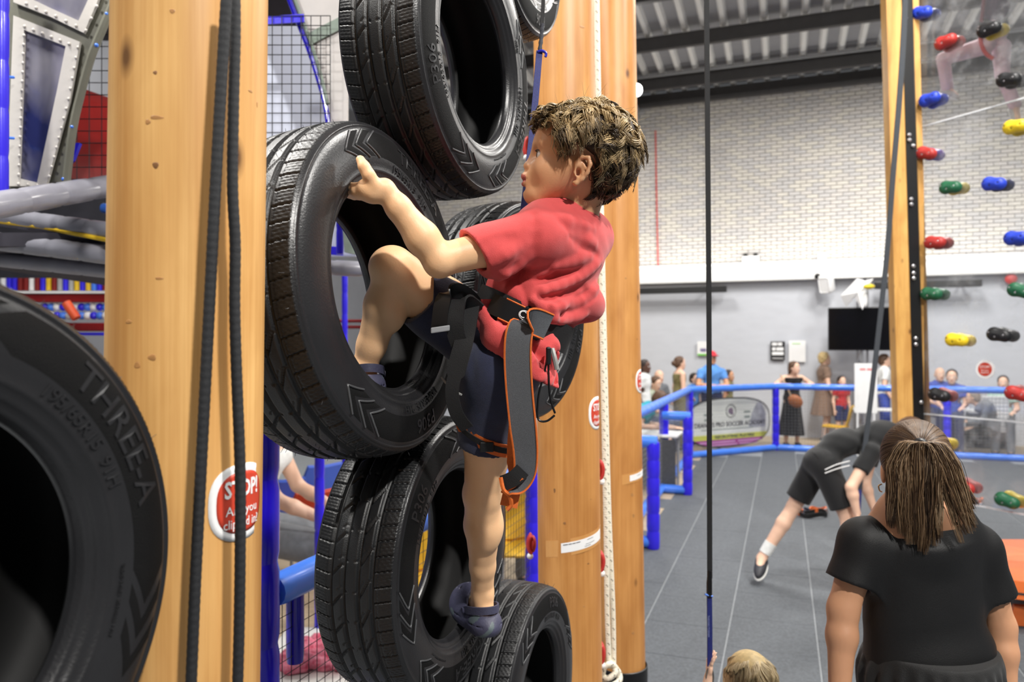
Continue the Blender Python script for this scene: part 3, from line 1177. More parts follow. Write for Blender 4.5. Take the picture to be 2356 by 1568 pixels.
def stop_sticker(parent, base, r, lean, a0, z, w, h, label):
    """red rounded sign sticker with white rim wrapped round a pole"""
    f = on_pole(base, r, lean)
    t = thing('stop_sticker', label, 'sticker', f(0, z, 0, a0))
    def shape(sc, hh, name, m):
        n = 40
        mb = MB()
        vs = []
        rings = 8
        for q in range(rings + 1):
            for k in range(n):
                a = 2 * math.pi * k / n
                c_, s_ = math.cos(a), math.sin(a)
                p = 2.6
                x = w / 2 * sc * math.copysign(abs(c_) ** (2 / p), c_) * q / rings
                y = h / 2 * sc * math.copysign(abs(s_) ** (2 / p), s_) * q / rings
                vs.append(f(x, z + y, hh, a0))
        fs = [(q * n + k, q * n + (k + 1) % n, (q + 1) * n + (k + 1) % n, (q + 1) * n + k) for q in range(rings) for k in range(n)]
        for k in range(n):
            vs.append(f(0, 0, 0, a0)); vs.pop()
        o = len(vs)
        for k in range(n):
            a = 2 * math.pi * k / n
            c_, s_ = math.cos(a), math.sin(a)
            x = w / 2 * sc * math.copysign(abs(c_) ** (2 / 2.6), c_); y = h / 2 * sc * math.copysign(abs(s_) ** (2 / 2.6), s_)
            vs.append(f(x, z + y, 0, a0))
        fs += [(rings * n + k, rings * n + (k + 1) % n, o + (k + 1) % n, o + k) for k in range(n)]
        mb.add(vs, fs)
        return mb.build(name, m, t, 'all', fix=False)
    shape(1.0, .0009, 'rim', white_ink)
    shape(.80, .0014, 'face', red_ink)
    for txt, y, sz, sx in (('STOP!', .17, .30, .80), ('Are you', -.10, .17, .95), ('clipped in?', -.27, .17, .85)):
        mb = MB()
        vs, fs = text_mesh(txt, sz * h)
        wid = max(v.x for v in vs) - min(v.x for v in vs)
        k = min(1.0, .72 * w * sx / wid)
        solid_text(mb, txt, sz * h, lambda a, b_, q: f(a * k, z + b_ + y * h, .0016 + q, a0), .0005, bold=.0008 if txt == 'STOP!' else .0)
        mb.build('lettering', white_ink, t)
    return t


def sticker_on(base_t, base, r, lean, px, py, D, w, h, label):
    p = P(px, py, D)
    a0 = math.atan2(p.y - base.y, p.x - base.x - lean * p.z)
    return stop_sticker(None, base, r, lean, a0, p.z, w, h, label)


stop_sticker(None, pA, .1032, .014, math.radians(-22), 1.9 - (1162 - 795) * .98 / FPX, .104, .104, 'red STOP sticker with white rim on the left foreground pole')
stop_sticker(None, pB, .1190, -.0105, math.radians(-23), 1.9 - (948 - 795) * 2.82 / FPX, .125, .125, 'red STOP sticker edge-on at the side of the middle pole')
stop_sticker(None, pC, .1190, -.013, math.radians(-19), 1.9 - (876 - 795) * 3.88 / FPX, .125, .125, 'red STOP sticker edge-on at the side of the furthest pole')


def paper_band(base, r, lean, a0, a1, z, dz, h, label, txt):
    f = on_pole(base, r, lean)
    t = thing('paper_label', label, 'label', f(0, z, 0, a0))
    def strip(aa, ab, hh, out, name, m, slope=True):
        mb = MB(); vs = []
        n = 24
        for i in range(n + 1):
            a = aa + (ab - aa) * i / n
            zz = z + (dz * (a - a0) / (a1 - a0) if slope else 0)
            vs += [f(0, zz - hh / 2, out, a), f(0, zz + hh / 2, out, a), f(0, zz + hh / 2, 0, a), f(0, zz - hh / 2, 0, a)]
        fs = [(i * 4 + k, i * 4 + (k + 1) % 4, i * 4 + 4 + (k + 1) % 4, i * 4 + 4 + k) for i in range(n) for k in range(4)]
        fs += [(0, 1, 2, 3), (n * 4 + 3, n * 4 + 2, n * 4 + 1, n * 4)]
        mb.add(vs, fs); return mb.build(name, m, t, True)
    strip(a0 - .55, a1 + .2, h * 1.7, .0005, 'clear_tape', mat('clear_tape', srgb(206, 150, 88), .18, .03, 30), True)
    strip(a0, a1, h, .0012, 'paper', M['paper'])
    mb = MB()
    am = (a0 + a1) / 2
    for words, xx, yy, s_ in txt:
        print_words(mb, words, yy, s_, lambda x, y, q: f(x + xx, z + dz * ((am - a0) + (x + xx) / r) / (a1 - a0) + y, .0014 + q, am), None, .0003)
    mb.build('lettering', dk, t)
    return t


paper_band(pB, .1205, -.0105, math.radians(-108), math.radians(-18), 1.9 - (1258 - 795) * 2.74 / FPX, .035, .036,
           'white printed paper label taped round the middle pole', [([.018, .012, .012, .016], -.055, .011, .0028), ([.010, .006, .010], .020, .011, .0016), ([.012, .010, .008, .010], .020, -.004, .0014), ([.012, .014], .008, -.011, .0016)])
paper_band(pC, .1205, -.013, math.radians(-72), math.radians(-12), 1.9 - (1099 - 795) * 3.8 / FPX, .02, .03,
           'white blank paper label taped round the furthest pole', [([.012, .02], 0, .004, .0018)])


# ------------------------------------------------------------------ braided ropes
def rope(name, label, pts, r, materials, cat='rope', group=None, pitch=.02, strands_=8, flat=1.0):
    """braided sheath: interlaced strands on a core, two strand colours"""
    C = catmull(pts, 14)
    t = thing(name, label, cat, C[-1], group)
    # arc length
    L = [0]
    for i in range(1, len(C)): L.append(L[-1] + (C[i] - C[i - 1]).length)
    n = 16
    step = pitch / 8
    m = int(L[-1] / step)
    vs = []; fs = []; mi = []
    j = 0
    x = None
    for i in range(m + 1):
        s = min(L[-1] - 1e-6, i * step)
        while j < len(L) - 2 and L[j + 1] < s: j += 1
        q = (s - L[j]) / max(1e-9, L[j + 1] - L[j])
        p = C[j].lerp(C[j + 1], q)
        d = (C[j + 1] - C[j]).normalized()
        if x is None: x = basis(d)[0]
        x = (x - d * x.dot(d)).normalized(); y = d.cross(x)
        for k in range(n):
            a = 2 * math.pi * k / n
            # woven relief
            ph = 2 * math.pi * s / pitch
            rr = r * (1 + .06 * math.sin(4 * a + ph) * math.sin(4 * a - ph))
            vs.append(p + (x * math.cos(a) + y * math.sin(a)) * rr)
    for i in range(m):
        for k in range(n):
            fs.append((i * n + k, i * n + (k + 1) % n, (i + 1) * n + (k + 1) % n, (i + 1) * n + k))
            mi.append(0 if len(materials) == 1 else (1 if ((k + i // 2) % 8 == 0 and (i // 4) % 2 == 0) else 0))
    me = np_mesh('cord', np.array(vs), np.array(fs), materials)
    if len(materials) > 1:
        me.polygons.foreach_set('material_index', mi)
    link_mesh('cord', me, t)
    return t


rope_black = mat('black_rope', srgb(31, 32, 35), .7, .2, 400, .5, 900)
def pa(x, y, D): return P(x, y, D)
rope('climbing_rope', 'black braided rope hanging left on the foreground pole', [pa(524, -60, .92), pa(516, 80, .918), pa(500, 350, .915), pa(482, 700, .913), pa(464, 1050, .912), pa(449, 1350, .912), pa(437, 1640, .912)], .0066, [rope_black], group='black ropes on the foreground pole')
rope('climbing_rope', 'black braided rope hanging right over the STOP sticker on the foreground pole', [pa(540, -60, .937), pa(541, 80, .935), pa(537, 250, .932), pa(535, 430, .93), pa(541, 560, .932), pa(540, 700, .932), pa(544, 850, .934), pa(552, 1060, .936), pa(553, 1200, .936), pa(551, 1400, .936), pa(545, 1640, .935)], .0066, [rope_black], group='black ropes on the foreground pole')

rw = mat('white_rope', srgb(236, 230, 212), .7, .08, 200, .4, 600)
rb_ = mat('rope_fleck', srgb(90, 84, 70), .7)
DR = 3.05
rope('climbing_rope', 'white flecked climbing rope hanging between two wooden poles, left strand', [pa(1371, -40, DR), pa(1374, 120, DR), pa(1380, 450, DR), pa(1386, 800, DR), pa(1394, 1200, DR), pa(1397, 1400, DR), pa(1402, 1535, DR)], .0105, [rw, rb_], group='white ropes between the poles')
rope('climbing_rope', 'white flecked climbing rope hanging between two wooden poles, right strand', [pa(1373, -40, DR + .03), pa(1377, 200, DR + .03), pa(1384, 500, DR + .03), pa(1391, 800, DR + .03), pa(1400, 1150, DR + .03), pa(1410, 1400, DR + .02), pa(1412, 1535, DR)], .0105, [rw, rb_], group='white ropes between the poles')
# the figure-eight knot at the end
k0 = pa(1405, 1550, DR - .01)
kp = [(1402, 1520, 0), (1416, 1545, -.03), (1396, 1560, -.035), (1384, 1545, .01), (1398, 1530, .03), (1420, 1540, .02), (1426, 1562, -.01), (1408, 1575, -.03), (1388, 1570, 0), (1390, 1535, -.035), (1408, 1528, -.03), (1422, 1548, .0), (1424, 1590, 0), (1400, 1600, 0)]
rope('rope_knot', 'white rope tied in a fat knot beside the black pole sleeve', [pa(x, y, DR + d) for x, y, d in kp], .0115, [rw, rb_], 'knot')


# knots of the logs
knot_m = mat('knot_wood', srgb(176, 126, 74), .5, .2, 90)
knot_d = mat('knot_dark', srgb(134, 92, 54), .5, .25, 120)


def knot(parent, base, r0, r1, h, lean, x, y, w, hgt, m):
    """dark oval knot lying in the skin of a log, found along a photo pixel's line of sight"""
    tx = (x - CX) / FPX
    for D in np.arange(base.y - .16, base.y + .05, .0005):
        p = P(x, y, D)
        r = r0 + (r1 - r0) * p.z / h
        if math.hypot(p.x - base.x - lean * p.z, p.y - base.y) <= r: break
    a0 = math.atan2(p.y - base.y, p.x - base.x - lean * p.z)
    vs = []; n = 14; rg = 4
    for q in range(rg + 1):
        for k in range(n):
            a = 2 * math.pi * k / n
            s_ = q / rg * (1 + .12 * math.sin(3 * a + x))
            da = w / 2 * s_ * math.cos(a) / r; dz = hgt / 2 * s_ * math.sin(a)
            rr = r * (1 + .008 * math.sin(3 * (a0 + da) + 1 + (p.z + dz) * .3) + .006 * math.sin(7 * (a0 + da) + (p.z + dz) * .8)) + (.0003 if q < rg else -.0004)
            vs.append(Vector((base.x + lean * (p.z + dz) + math.cos(a0 + da) * rr, base.y + math.sin(a0 + da) * rr, p.z + dz)))
    fs = [(q * n + k, q * n + (k + 1) % n, (q + 1) * n + (k + 1) % n, (q + 1) * n + k) for q in range(rg) for k in range(n)]
    MB().add(vs, fs).build('knot', m, parent, 'all')


for x, y, w, hg, m in ((396, 25, .008, .007, knot_m), (357, 167, .006, .006, knot_d), (341, 281, .008, .008, knot_m), (358, 380, .009, .010, knot_d), (298, 740, .012, .006, knot_m), (350, 822, .012, .010, knot_m), (317, 840, .010, .010, knot_m), (366, 640, .012, .004, knot_m), (576, 210, .010, .004, knot_m), (590, 240, .003, .010, knot_m), (360, 270, .020, .006, knot_m)):
    knot(tA, pA, .1055, .098, 5.2, .014, x, y, w, hg, m)
for x, y, w, hg, m in ((1276, 1128, .010, .020, knot_d), (1299, 1203, .012, .012, knot_d), (1354, 1296, .012, .006, knot_d), (1253, 1336, .012, .016, knot_m), (1344, 1395, .010, .006, knot_m), (1360, 1148, .006, .008, knot_m), (1339, 62, .030, .010, knot_m)):
    knot(tB, pB, .1225, .108, 7.4, -.0105, x, y, w, hg, m)
for x, y, w, hg, m in ((1455, 1138, .020, .022, knot_m), (1458, 1186, .018, .022, knot_m), (1457, 1456, .022, .018, knot_m), (1466, 780, .010, .010, knot_d), (1440, 640, .012, .010, knot_m)):
    knot(tC, pC, .123, .106, 7.4, -.013, x, y, w, hg, m)

# ================================================================== tyres
M['rubber'] = mat('tread_rubber', srgb(18, 19, 21), .42, .15, 40, .25, 500)
M['side'] = mat('sidewall_rubber', srgb(33, 33, 35), .32, .12, 12, .2, 300)
M['band'] = mat('sidewall_band_rubber', srgb(11, 11, 12), .75, .1, 60, .6, 700, spec=.18)
M['liner'] = mat('inner_liner_rubber', srgb(9, 9, 10), .7, .1, 20)
M['letter'] = mat('raised_rubber', srgb(34, 34, 36), .38, .05, 50)
M['glint'] = mat('painted_glint_rubber', srgb(74, 75, 77), .28, .05, 50)  # outlines lightened: their bright reflection is put into the colour
TR = .3175
BO = 3.9


def ring_mesh(name, prof, n, material, smooth=True, sharp=35):
    """lathe round local Z; prof list of (r, z)"""
    pr = np.array(prof)
    a = np.arange(n) * 2 * np.pi / n
    V = np.stack([np.outer(pr[:, 0], np.cos(a)), np.outer(pr[:, 0], np.sin(a)), np.repeat(pr[:, 1][:, None], n, 1)], -1).reshape(-1, 3)
    i = np.arange(len(pr) - 1)[:, None]; k = np.arange(n)[None, :]; k2 = (k + 1) % n
    Q = np.stack([i * n + k, i * n + k2, (i + 1) * n + k2, (i + 1) * n + k], -1).reshape(-1, 4)
    return np_mesh(name, V, Q, material)


SIDE = [(.3085, .0860), (.3065, .0885), (.3035, .0905), (.3025, .0935), (.3005, .0935), (.2985, .0915), (.2940, .0945), (.285, .0975), (.272, .1000), (.258, .1012), (.245, .1012),
        (.232, .0998), (.222, .0975), (.2195, .0985), (.2175, .0965), (.210, .0915), (.2065, .0915), (.205, .0885), (.199, .0850), (.1965, .0845), (.195, .0815), (.1915, .0775), (.190, .0735), (.1905, .068)]
SIDE_R = np.array([p[0] for p in SIDE])[::-1]; SIDE_Z = np.array([p[1] for p in SIDE])[::-1]


def side_z(r): return float(np.interp(r, SIDE_R, SIDE_Z))


def on_side(a, r, h=0.):
    return Vector((math.cos(a) * r, math.sin(a) * r, side_z(r) + h))


def tread_mesh():
    n = 1056
    zs = np.linspace(-.0865, .0865, 76)
    th = np.arange(n) * 2 * np.pi / n
    base = TR - .0085 * (np.abs(zs) / .0865) ** 3.2
    d = np.zeros((len(zs), n))
    sarc = th * TR                                        # mm along the tread
    per = 2 * np.pi * TR / 66
    for zc, w, dep in ((-.047, .0052, .007), (-.0165, .0056, .0075), (.0165, .0056, .0075), (.047, .0052, .007)):
        g = np.clip(1.25 - np.abs(zs - zc) / (w * .8), 0, 1)
        d = np.maximum(d, (np.clip(g * 1.8, 0, 1) * dep)[:, None])
    ph = (sarc[None, :] / per)
    Z = zs[:, None]
    # shoulder blocks: deep slots and fine sipes
    sh = np.abs(Z) > .0495
    cur = ph + np.abs(Z) * 6.0 + (Z > 0) * .37
    fr = np.abs((cur % 1) - .5)
    slot = np.clip((fr - .435) / .03, 0, 1) * .0048
    d = np.maximum(d, np.where(sh, slot, 0))
    for q in (.28, .5, .72):
        f2 = np.abs((cur % 1) - q)
        d = np.maximum(d, np.where(sh & (np.abs(Z) > .056), np.clip(1 - f2 / .035, 0, 1) * .0014, 0))
    rimg = np.abs(np.abs(Z) - .0565)
    d = np.maximum(d, np.clip(1 - rimg / .002, 0, 1) * .0016 + 0 * ph)
    # inner ribs: swept hooks
    ir = (np.abs(Z) > .020) & (np.abs(Z) < .0435)
    cur = ph * .5 + np.sign(Z) * .0 + (np.abs(Z) - .02) ** 1.2 * 60 * np.where(Z > 0, 1, -.6)
    fr = np.abs((cur % 1) - .5)
    d = np.maximum(d, np.where(ir, np.clip((fr - .44) / .03, 0, 1) * .0045, 0))
    f2 = np.abs(((cur + .3) % 1) - .5)
    d = np.maximum(d, np.where(ir & (np.abs(Z) < .03), np.clip((f2 - .46) / .02, 0, 1) * .002, 0))
    # centre rib nicks
    cr = np.abs(Z) < .013
    fr = np.abs(((ph * .5 + np.abs(Z) * 14) % 1) - .5)
    d = np.maximum(d, np.where(cr & (np.abs(Z) > .007), np.clip((fr - .45) / .03, 0, 1) * .003, 0))
    # slots break over the shoulder edge
    R = base[:, None] - d
    rows = [(.3085, -.0860)] + [None] * len(zs) + [(.3085, .0860)]
    V = np.stack([R * np.cos(th), R * np.sin(th), np.repeat(zs[:, None], n, 1)], -1)
    e0 = np.stack([.3075 * np.cos(th), .3075 * np.sin(th), np.full(n, -.0875)], -1)[None]
    e1 = e0.copy(); e1[..., 2] *= -1
    V = np.concatenate([e0, V, e1], 0)
    m = V.shape[0]
    i = np.arange(m - 1)[:, None]; k = np.arange(n)[None, :]; k2 = (k + 1) % n
    Q = np.stack([i * n + k, i * n + k2, (i + 1) * n + k2, (i + 1) * n + k], -1).reshape(-1, 4)
    me = np_mesh('tread', V.reshape(-1, 3), Q, M['rubber'])
    return me


TREAD = tread_mesh()
SIDE_F = ring_mesh('sidewall', [(r, z) for r, z in SIDE], 256, M['side'])
SIDE_B = ring_mesh('sidewall', [(r, -z) for r, z in SIDE][::-1], 256, M['side'])
LINER = ring_mesh('inner_liner', [(.1905, .068), (.194, .062), (.206, .068), (.225, .082), (.25, .089), (.275, .086), (.293, .075), (.301, .05), (.3035, 0), (.301, -.05), (.293, -.075), (.275, -.086), (.25, -.089), (.225, -.082), (.206, -.068), (.194, -.062), (.1905, -.068)][::-1], 192, M['liner'])


def band_patch(mb, a0, a1, r0, r1, tip0=0., tip1=0., h=.0006):
    """raised matte field on the sidewall; tips make the arrow ends"""
    n = max(3, int(abs(a1 - a0) / .03)); m = 8
    vs = []
    for i in range(n + 1):
        for j in range(m + 1):
            f = j / m
            v = 1 - abs(2 * f - 1)
            aa0 = a0 + tip0 * v; aa1 = a1 + tip1 * v
            a = aa0 + (aa1 - aa0) * i / n
            edge = (i in (0, n)) or (j in (0, m))
            vs.append(on_side(a, r0 + (r1 - r0) * f, 0.0001 if edge else h))
    fs = [(i * (m + 1) + j, i * (m + 1) + j + 1, (i + 1) * (m + 1) + j + 1, (i + 1) * (m + 1) + j) for i in range(n) for j in range(m)]
    mb.add(vs, fs)


def deco_meshes():
    out = {'chevron_band': [], 'arrow_outline': []}
    t = .16
    for c in (0.0, BO):
        mb = MB(); band_patch(mb, c - .62, c + .62, .2445, .2925, -t, t)
        out['chevron_band'].append(mb.mesh('chevron_band', M['band'], 'all'))
        for s in (1, -1):
            for q in range(2):
                b = c + s * (.62 + .06 + q * .15)
                mb = MB(); band_patch(mb, b, b + s * .085, .2445, .2925, s * t, s * t)
                out['chevron_band'].append(mb.mesh('chevron', M['band'], 'all'))
            for q in range(3):
                b = c + s * (.62 + q * .15 + .012)
                pts = []
                for j in range(13):
                    f = j / 12; v = 1 - abs(2 * f - 1)
                    pts.append(on_side(b + s * (t * v), .2435 + .05 * f, .0006))
                out['arrow_outline'].append(MB().tube(pts, .0021, 5, cap=False).mesh('arrow_outline', M['glint'], 'all'))
    lt = {}
    def ring_text(txt, size, r, c, sx=1.0, bold=0.):
        m_ = MB()
        solid_text(m_, txt, size, lambda x, y, q: on_side(c - x / r, r + y, .0007 + q), .0011, sx=sx, bold=bold)
        return m_.mesh('lettering', M['letter'])
    out['lettering'] = [ring_text('THREE-A', .044, .2685, 0, 1.05, .0004), ring_text('P306', .040, .2685, BO, 1.0, .0002),
                        ring_text('195/65R15  91H', .021, .2325, .12, 1.05), ring_text('195/65R15  91H', .021, .2325, BO, 1.05),
                        ring_text('RADIAL\nTUBELESS', .0075, .2315, .86), ring_text('TREAD 2 PLIES  SIDEWALL 1 PLY', .0055, .2305, -.75)]
    return out


DECO = deco_meshes()
hm = MB()
for k in range(150):
    a = random.uniform(0, 2 * math.pi); z = random.choice([-.075, -.03, .03, .0, .066, .078])
    d = Vector((math.cos(a), math.sin(a), random.uniform(-.4, .4))).normalized()
    p = Vector((math.cos(a) * (TR - .006), math.sin(a) * (TR - .006), z))
    hm.tube([p, p + d * random.uniform(.006, .013)], [.0006, .0003], 3)
HAIRS = hm.mesh('vent_hair', M['rubber'])


def tyre(label, w, u, z, roll, tilt=0., yaw=0., sc=1.0, deco=True, outline=True):
    """tyre with its front sidewall centre at hall point (w, u, z), axis along the end-wall direction"""
    ax = (Matrix.Rotation(yaw, 3, 'Z') @ HX)
    ax = Matrix.Rotation(tilt, 3, HU) @ ax
    ax.normalize()
    yv = (UP - ax * UP.dot(ax)).normalized()
    xv = yv.cross(ax)
    R = Matrix((xv, yv, ax)).transposed() @ Matrix.Rotation(roll, 3, 'Z')
    c = H(w, u, z) - ax * .0975
    t = bpy.data.objects.new('tyre', None)
    t.empty_display_size = .1
    COL.objects.link(t)
    t.matrix_world = Matrix.Translation(c) @ R.to_4x4() @ Matrix.Scale(sc, 4)
    tag(t, label, 'tyre', 'car tyres of the climbing wall')
    for me in (TREAD, SIDE_F, SIDE_B, LINER) + (tuple(DECO['chevron_band'] + (DECO['arrow_outline'] if outline else [])) + (HAIRS,) if deco else ()):
        o = bpy.data.objects.new(me.name.split('.')[0], me); COL.objects.link(o); o.parent = t
        if me is HAIRS: o['kind'] = 'stuff'
    if deco:
        for me in DECO['lettering']:
            o = bpy.data.objects.new('lettering', me); COL.objects.link(o); o.parent = t
    return t


D2 = math.radians
tyre('large black car tyre the boy grips and puts his raised foot into', -.715, 1.285, 2.015, D2(60), D2(-6), 0, 1.035)
tyre('black car tyre above the boy, highest of the three big ones', -.66, 1.605, 2.572, D2(-22), 0, D2(-2))
tyre('black car tyre behind the boy\'s standing leg', -.70, 1.57, 1.418, D2(-80))
tyre('black car tyre half hidden behind the boy\'s shirt', -.66, 2.02, 2.0, D2(118), 0, D2(-12))
tyre('black car tyre lowest in view under the boy\'s foot', -.62, 1.955, .908, D2(-150))
tyre('black car tyre at the top edge beside the middle pole', -.66, 1.97, 3.10, D2(60))
tyre('blurred black car tyre closest to the camera at lower left', -.70, .40, 1.668, D2(30), outline=False)

# ================================================================== the climbing boy
M['skin'] = mat('skin', srgb(242, 194, 148), .48, .05, 14, .12, 300, sss=.12)
M['skin_face_shaded'] = mat('shaded_face_skin', srgb(206, 154, 114), .46, .06, 16, .1, 300, sss=.12)  # darker copy of the skin, shade on the face put into the colour
M['lip'] = mat('lip_skin', srgb(176, 96, 86), .42, .08, 60, sss=.1)
M['shirt'] = mat('red_cotton', srgb(206, 72, 72), .85, .07, 30, .5, 900, sheen=.2)
M['navy'] = mat('navy_jersey', srgb(28, 34, 62), .85, .15, 40, .5, 700, sheen=.3)
M['orange'] = mat('orange_webbing', srgb(214, 104, 34), .7, .1, 200, .4, 900)
M['web_grey'] = mat('grey_webbing', srgb(92, 95, 100), .75, .15, 500, .6, 1100)
M['croc'] = mat('navy_foam', srgb(66, 66, 88), .55, .12, 30, .3, 200)
M['croc_green'] = mat('green_print_foam', srgb(88, 100, 104), .55, .2, 40)
M['hairdark'] = mat('hair_underlay', srgb(48, 34, 24), .7, .3, 80)
M['hair'] = attr_mat('hair_locks', .42)
M['eye'] = mat('eye_white', srgb(236, 232, 228), .15)
M['iris'] = mat('iris_brown', srgb(58, 38, 28), .1)


def np3(v): return np.array(v, dtype=np.float64)


boy = thing('person', 'curly-haired boy in red T-shirt and harness climbing the tyres', 'person', P(1105, 1450, 1.72))

# ---- joints (photo pixel, distance)
J = dict(
    neck=P(1316, 503, 1.53), chest=P(1268, 600, 1.535), waist=P(1205, 735, 1.535), pelvis=P(1140, 815, 1.545),
    lsh=P(1232, 545, 1.43), lel=P(1012, 598, 1.36), lwr=P(884, 436, 1.325),
    rsh=P(1350, 545, 1.61), rel=P(1285, 605, 1.74), rwr=P(1190, 570, 1.79),
    lhip=P(1140, 850, 1.49), lkn=P(1111, 1135, 1.60), lan=P(1110, 1362, 1.715),
    rhip=P(1135, 800, 1.60), rkn=P(905, 618, 1.475), ran=P(838, 846, 1.53))
FT = Vector((-.77, .64, 0))
AT = (J['neck'] - J['waist']).normalized()          # torso axis
LT = AT.cross(FT).normalized()                      # his left
if LT.y > 0: LT = -LT
FT = LT.cross(AT).normalized()
if FT.x > 0: FT = -FT
RT3 = (tuple(FT), tuple(LT), tuple(AT))

# ---- head frame
HO = P(1335, 345, 1.50)
HF = Vector((-.993, .115, .0)).normalized()
HL = Vector((-.115, -.993, 0)).normalized()
HUv = Vector((0, 0, 1))
_rot = Matrix.Rotation(math.radians(-2), 3, HL)
HF = _rot @ HF; HUv = _rot @ HUv


def hd(f, l, u): return HO + HF * f + HL * l + HUv * u


HR = (tuple(HF), tuple(HL), tuple(HUv))


def rot_axes(ax, ang, vec):
    m = Matrix.Rotation(ang, 3, vec)
    return tuple(tuple(m @ Vector(a)) for a in ax)


def boy_head(F):
    F.ell(hd(-.012, 0, .008), (.094, .074, .070), HR, .02)
    F.ell(hd(.040, 0, .018), (.0515, .060, .046), HR, .03)
    F.ell(hd(.048, 0, -.040), (.048, .053, .060), HR, .03)
    F.ell(hd(.030, 0, -.06), (.052, .052, .045), HR, .02)
    for s in (-1, 1):
        F.cone(hd(.010, s * .052, -.050), hd(.078, s * .020, -.098), .018, .016, .03)
        F.ell(hd(.062, s * .032, -.050), (.026, .022, .024), HR, .02)
        F.cone(hd(.082, s * .012, .0055), hd(.070, s * .044, .002), .0085, .0075, .014)     # brow ridge
    F.ell(hd(.094, 0, -.0925), (.0185, .021, .0165), HR, .02)
    F.ell(hd(.086, 0, -.063), (.026, .027, .026), HR, .02)
    # nose
    F.cone(hd(.088, 0, .002), hd(.1025, 0, -.030), .0065, .0085, .010)
    F.ell(hd(.1065, 0, -.0335), (.0085, .0085, .0075), HR, .006)
    for s in (-1, 1):
        F.ell(hd(.0985, s * .0105, -.0365), (.0085, .0065, .0065), HR, .005)
        F.ell(hd(.101, s * .0055, -.0425), (.004, .0028, .004), HR, .002, '-')
    # lips
    F.cone(hd(.1085, 0, -.046), hd(.113, 0, -.0525), .004, .006, .006)
    for s in (-1, 1):
        F.chain([hd(.1105, 0, -.0560), hd(.1080, s * .009, -.0570), hd(.098, s * .0195, -.0630)], [.0056, .0052, .003], .006)
        F.chain([hd(.1105, 0, -.0705), hd(.1070, s * .009, -.0700), hd(.098, s * .0185, -.0650)], [.0058, .0052, .003], .006)
        F.chain([hd(.117, 0, -.0636), hd(.1125, s * .010, -.0638), hd(.100, s * .021, -.0650)], [.0026, .0024, .0014], .002, '-')
    F.cone(hd(.112, -.012, -.0800), hd(.112, .012, -.0800), .004, .004, .008, '-')
    # eye sockets and lids
    for s in (-1, 1):
        F.ell(hd(.091, s * .0285, -.015), (.011, .0155, .0105), rot_axes(HR, s * -.30, HUv), .012, '-')
        e = (.0735, s * .0300, -.0180)
        F.ell(hd(*e), (.0142, .0158, .0138), HR, .004)
        # opening of the lids
        F.ell(hd(e[0] + .0105, e[1] + s * .0055, e[2] - .0003), (.0120, .0140, .0070), rot_axes(HR, s * -.55, HUv), .0012, '-')
    # ears
    for s in (-1, 1):
        ec = Vector(hd(-.004, s * .070, -.043))
        tilt = lambda f, u: hd(-.004 + f - .22 * u, s * (.0715 + .010 * max(0, -f) / .017), -.043 + u)
        out = lambda f, u, o: hd(-.004 + f - .22 * u, s * (.0725 + o), -.061 + u)
        rim = [out(.010, .006, .001), out(.012, .018, .004), out(.003, .0265, .008), out(-.010, .0245, .011), out(-.0165, .012, .0125), out(-.0150, -.004, .011), out(-.008, -.016, .008), out(.002, -.0235, .005), out(.007, -.022, .002)]
        F.ell(out(-.002, .002, .002), (.015, .0045, .0235), rot_axes(HR, s * .35, HUv), .005)
        F.chain(rim, [.0028, .0032, .0036, .0038, .0038, .0036, .0036, .0046, .004], .004)
        F.chain([out(-.002, .014, .006), out(-.0085, .006, .0075), out(-.006, -.006, .006)], [.0024, .0026, .0022], .003)
        F.ell(out(.0035, -.001, .006), (.0055, .006, .0085), HR, .003, '-')
        F.ell(out(.010, -.003, .003), (.0035, .003, .005), HR, .003)
    # neck
    F.cone(hd(-.024, 0, -.055), J['neck'] + AT * -.01, .043, .044, .012)
    F.cone(J['neck'] - AT * .01, J['neck'] - AT * .05, .05, .07, .03)


def boy_arm(F, side, inf=0., upto=1.0):
    s, e, w = (J['lsh'], J['lel'], J['lwr']) if side == 'l' else (J['rsh'], J['rel'], J['rwr'])
    d = (e - s).normalized()
    F.ell(s - UP * .005, (.040, .038, .040), RT3, .02, '+', inf)
    F.cone(s, s.lerp(e, .5), .036, .0330, .02, '+', inf)
    F.cone(s.lerp(e, .5), e, .0330, .0300, .012, '+', inf)
    if upto > .5:
        F.ell(e + (e - s).normalized() * .008 + (e - w).normalized() * .008, (.020, .020, .020), None, .02, '+', inf)
        m = e.lerp(w, .32)
        F.cone(e, m, .0290, .0305, .008, '+', inf)
        F.cone(m, e.lerp(w, .75), .0300, .0225, .012, '+', inf)
        F.cone(e.lerp(w, .75), w, .0215, .0178, .012, '+', inf)


def left_hand(F):
    w = J['lwr']
    q = lambda x, y, d: P(x, y, d)
    palm = q(838, 437, 1.325)
    F.cone(w, q(858, 440, 1.322), .0178, .0190, .012)
    F.cone(q(858, 442, 1.322), q(826, 440, 1.330), .0185, .0150, .012)
    F.ell(q(846, 428, 1.316), (.018, .012, .014), None, .010)
    # thumb: leaves the side of the palm, lies up the sidewall
    F.chain([q(862, 424, 1.310), q(848, 402, 1.302), q(838, 384, 1.300), q(829, 367, 1.303)], [.0125, .0108, .0098, .0078], .006)
    # four fingers hook round the bead into the tyre
    fx = [((824, 431, 1.330), (803, 430, 1.345), (788, 428, 1.368), (786, 424, 1.392)),
          ((822, 440, 1.335), (801, 438, 1.352), (788, 436, 1.378), (788, 432, 1.402)),
          ((824, 447, 1.345), (806, 445, 1.364), (795, 443, 1.388), (794, 438, 1.410)),
          ((830, 451, 1.352), (815, 450, 1.372), (806, 448, 1.392), (804, 444, 1.408))]
    for i, f in enumerate(fx):
        F.chain([q(*p) for p in f], [.0092, .0086, .0080, .0066] if i < 3 else [.008, .0074, .0068, .006], .004)


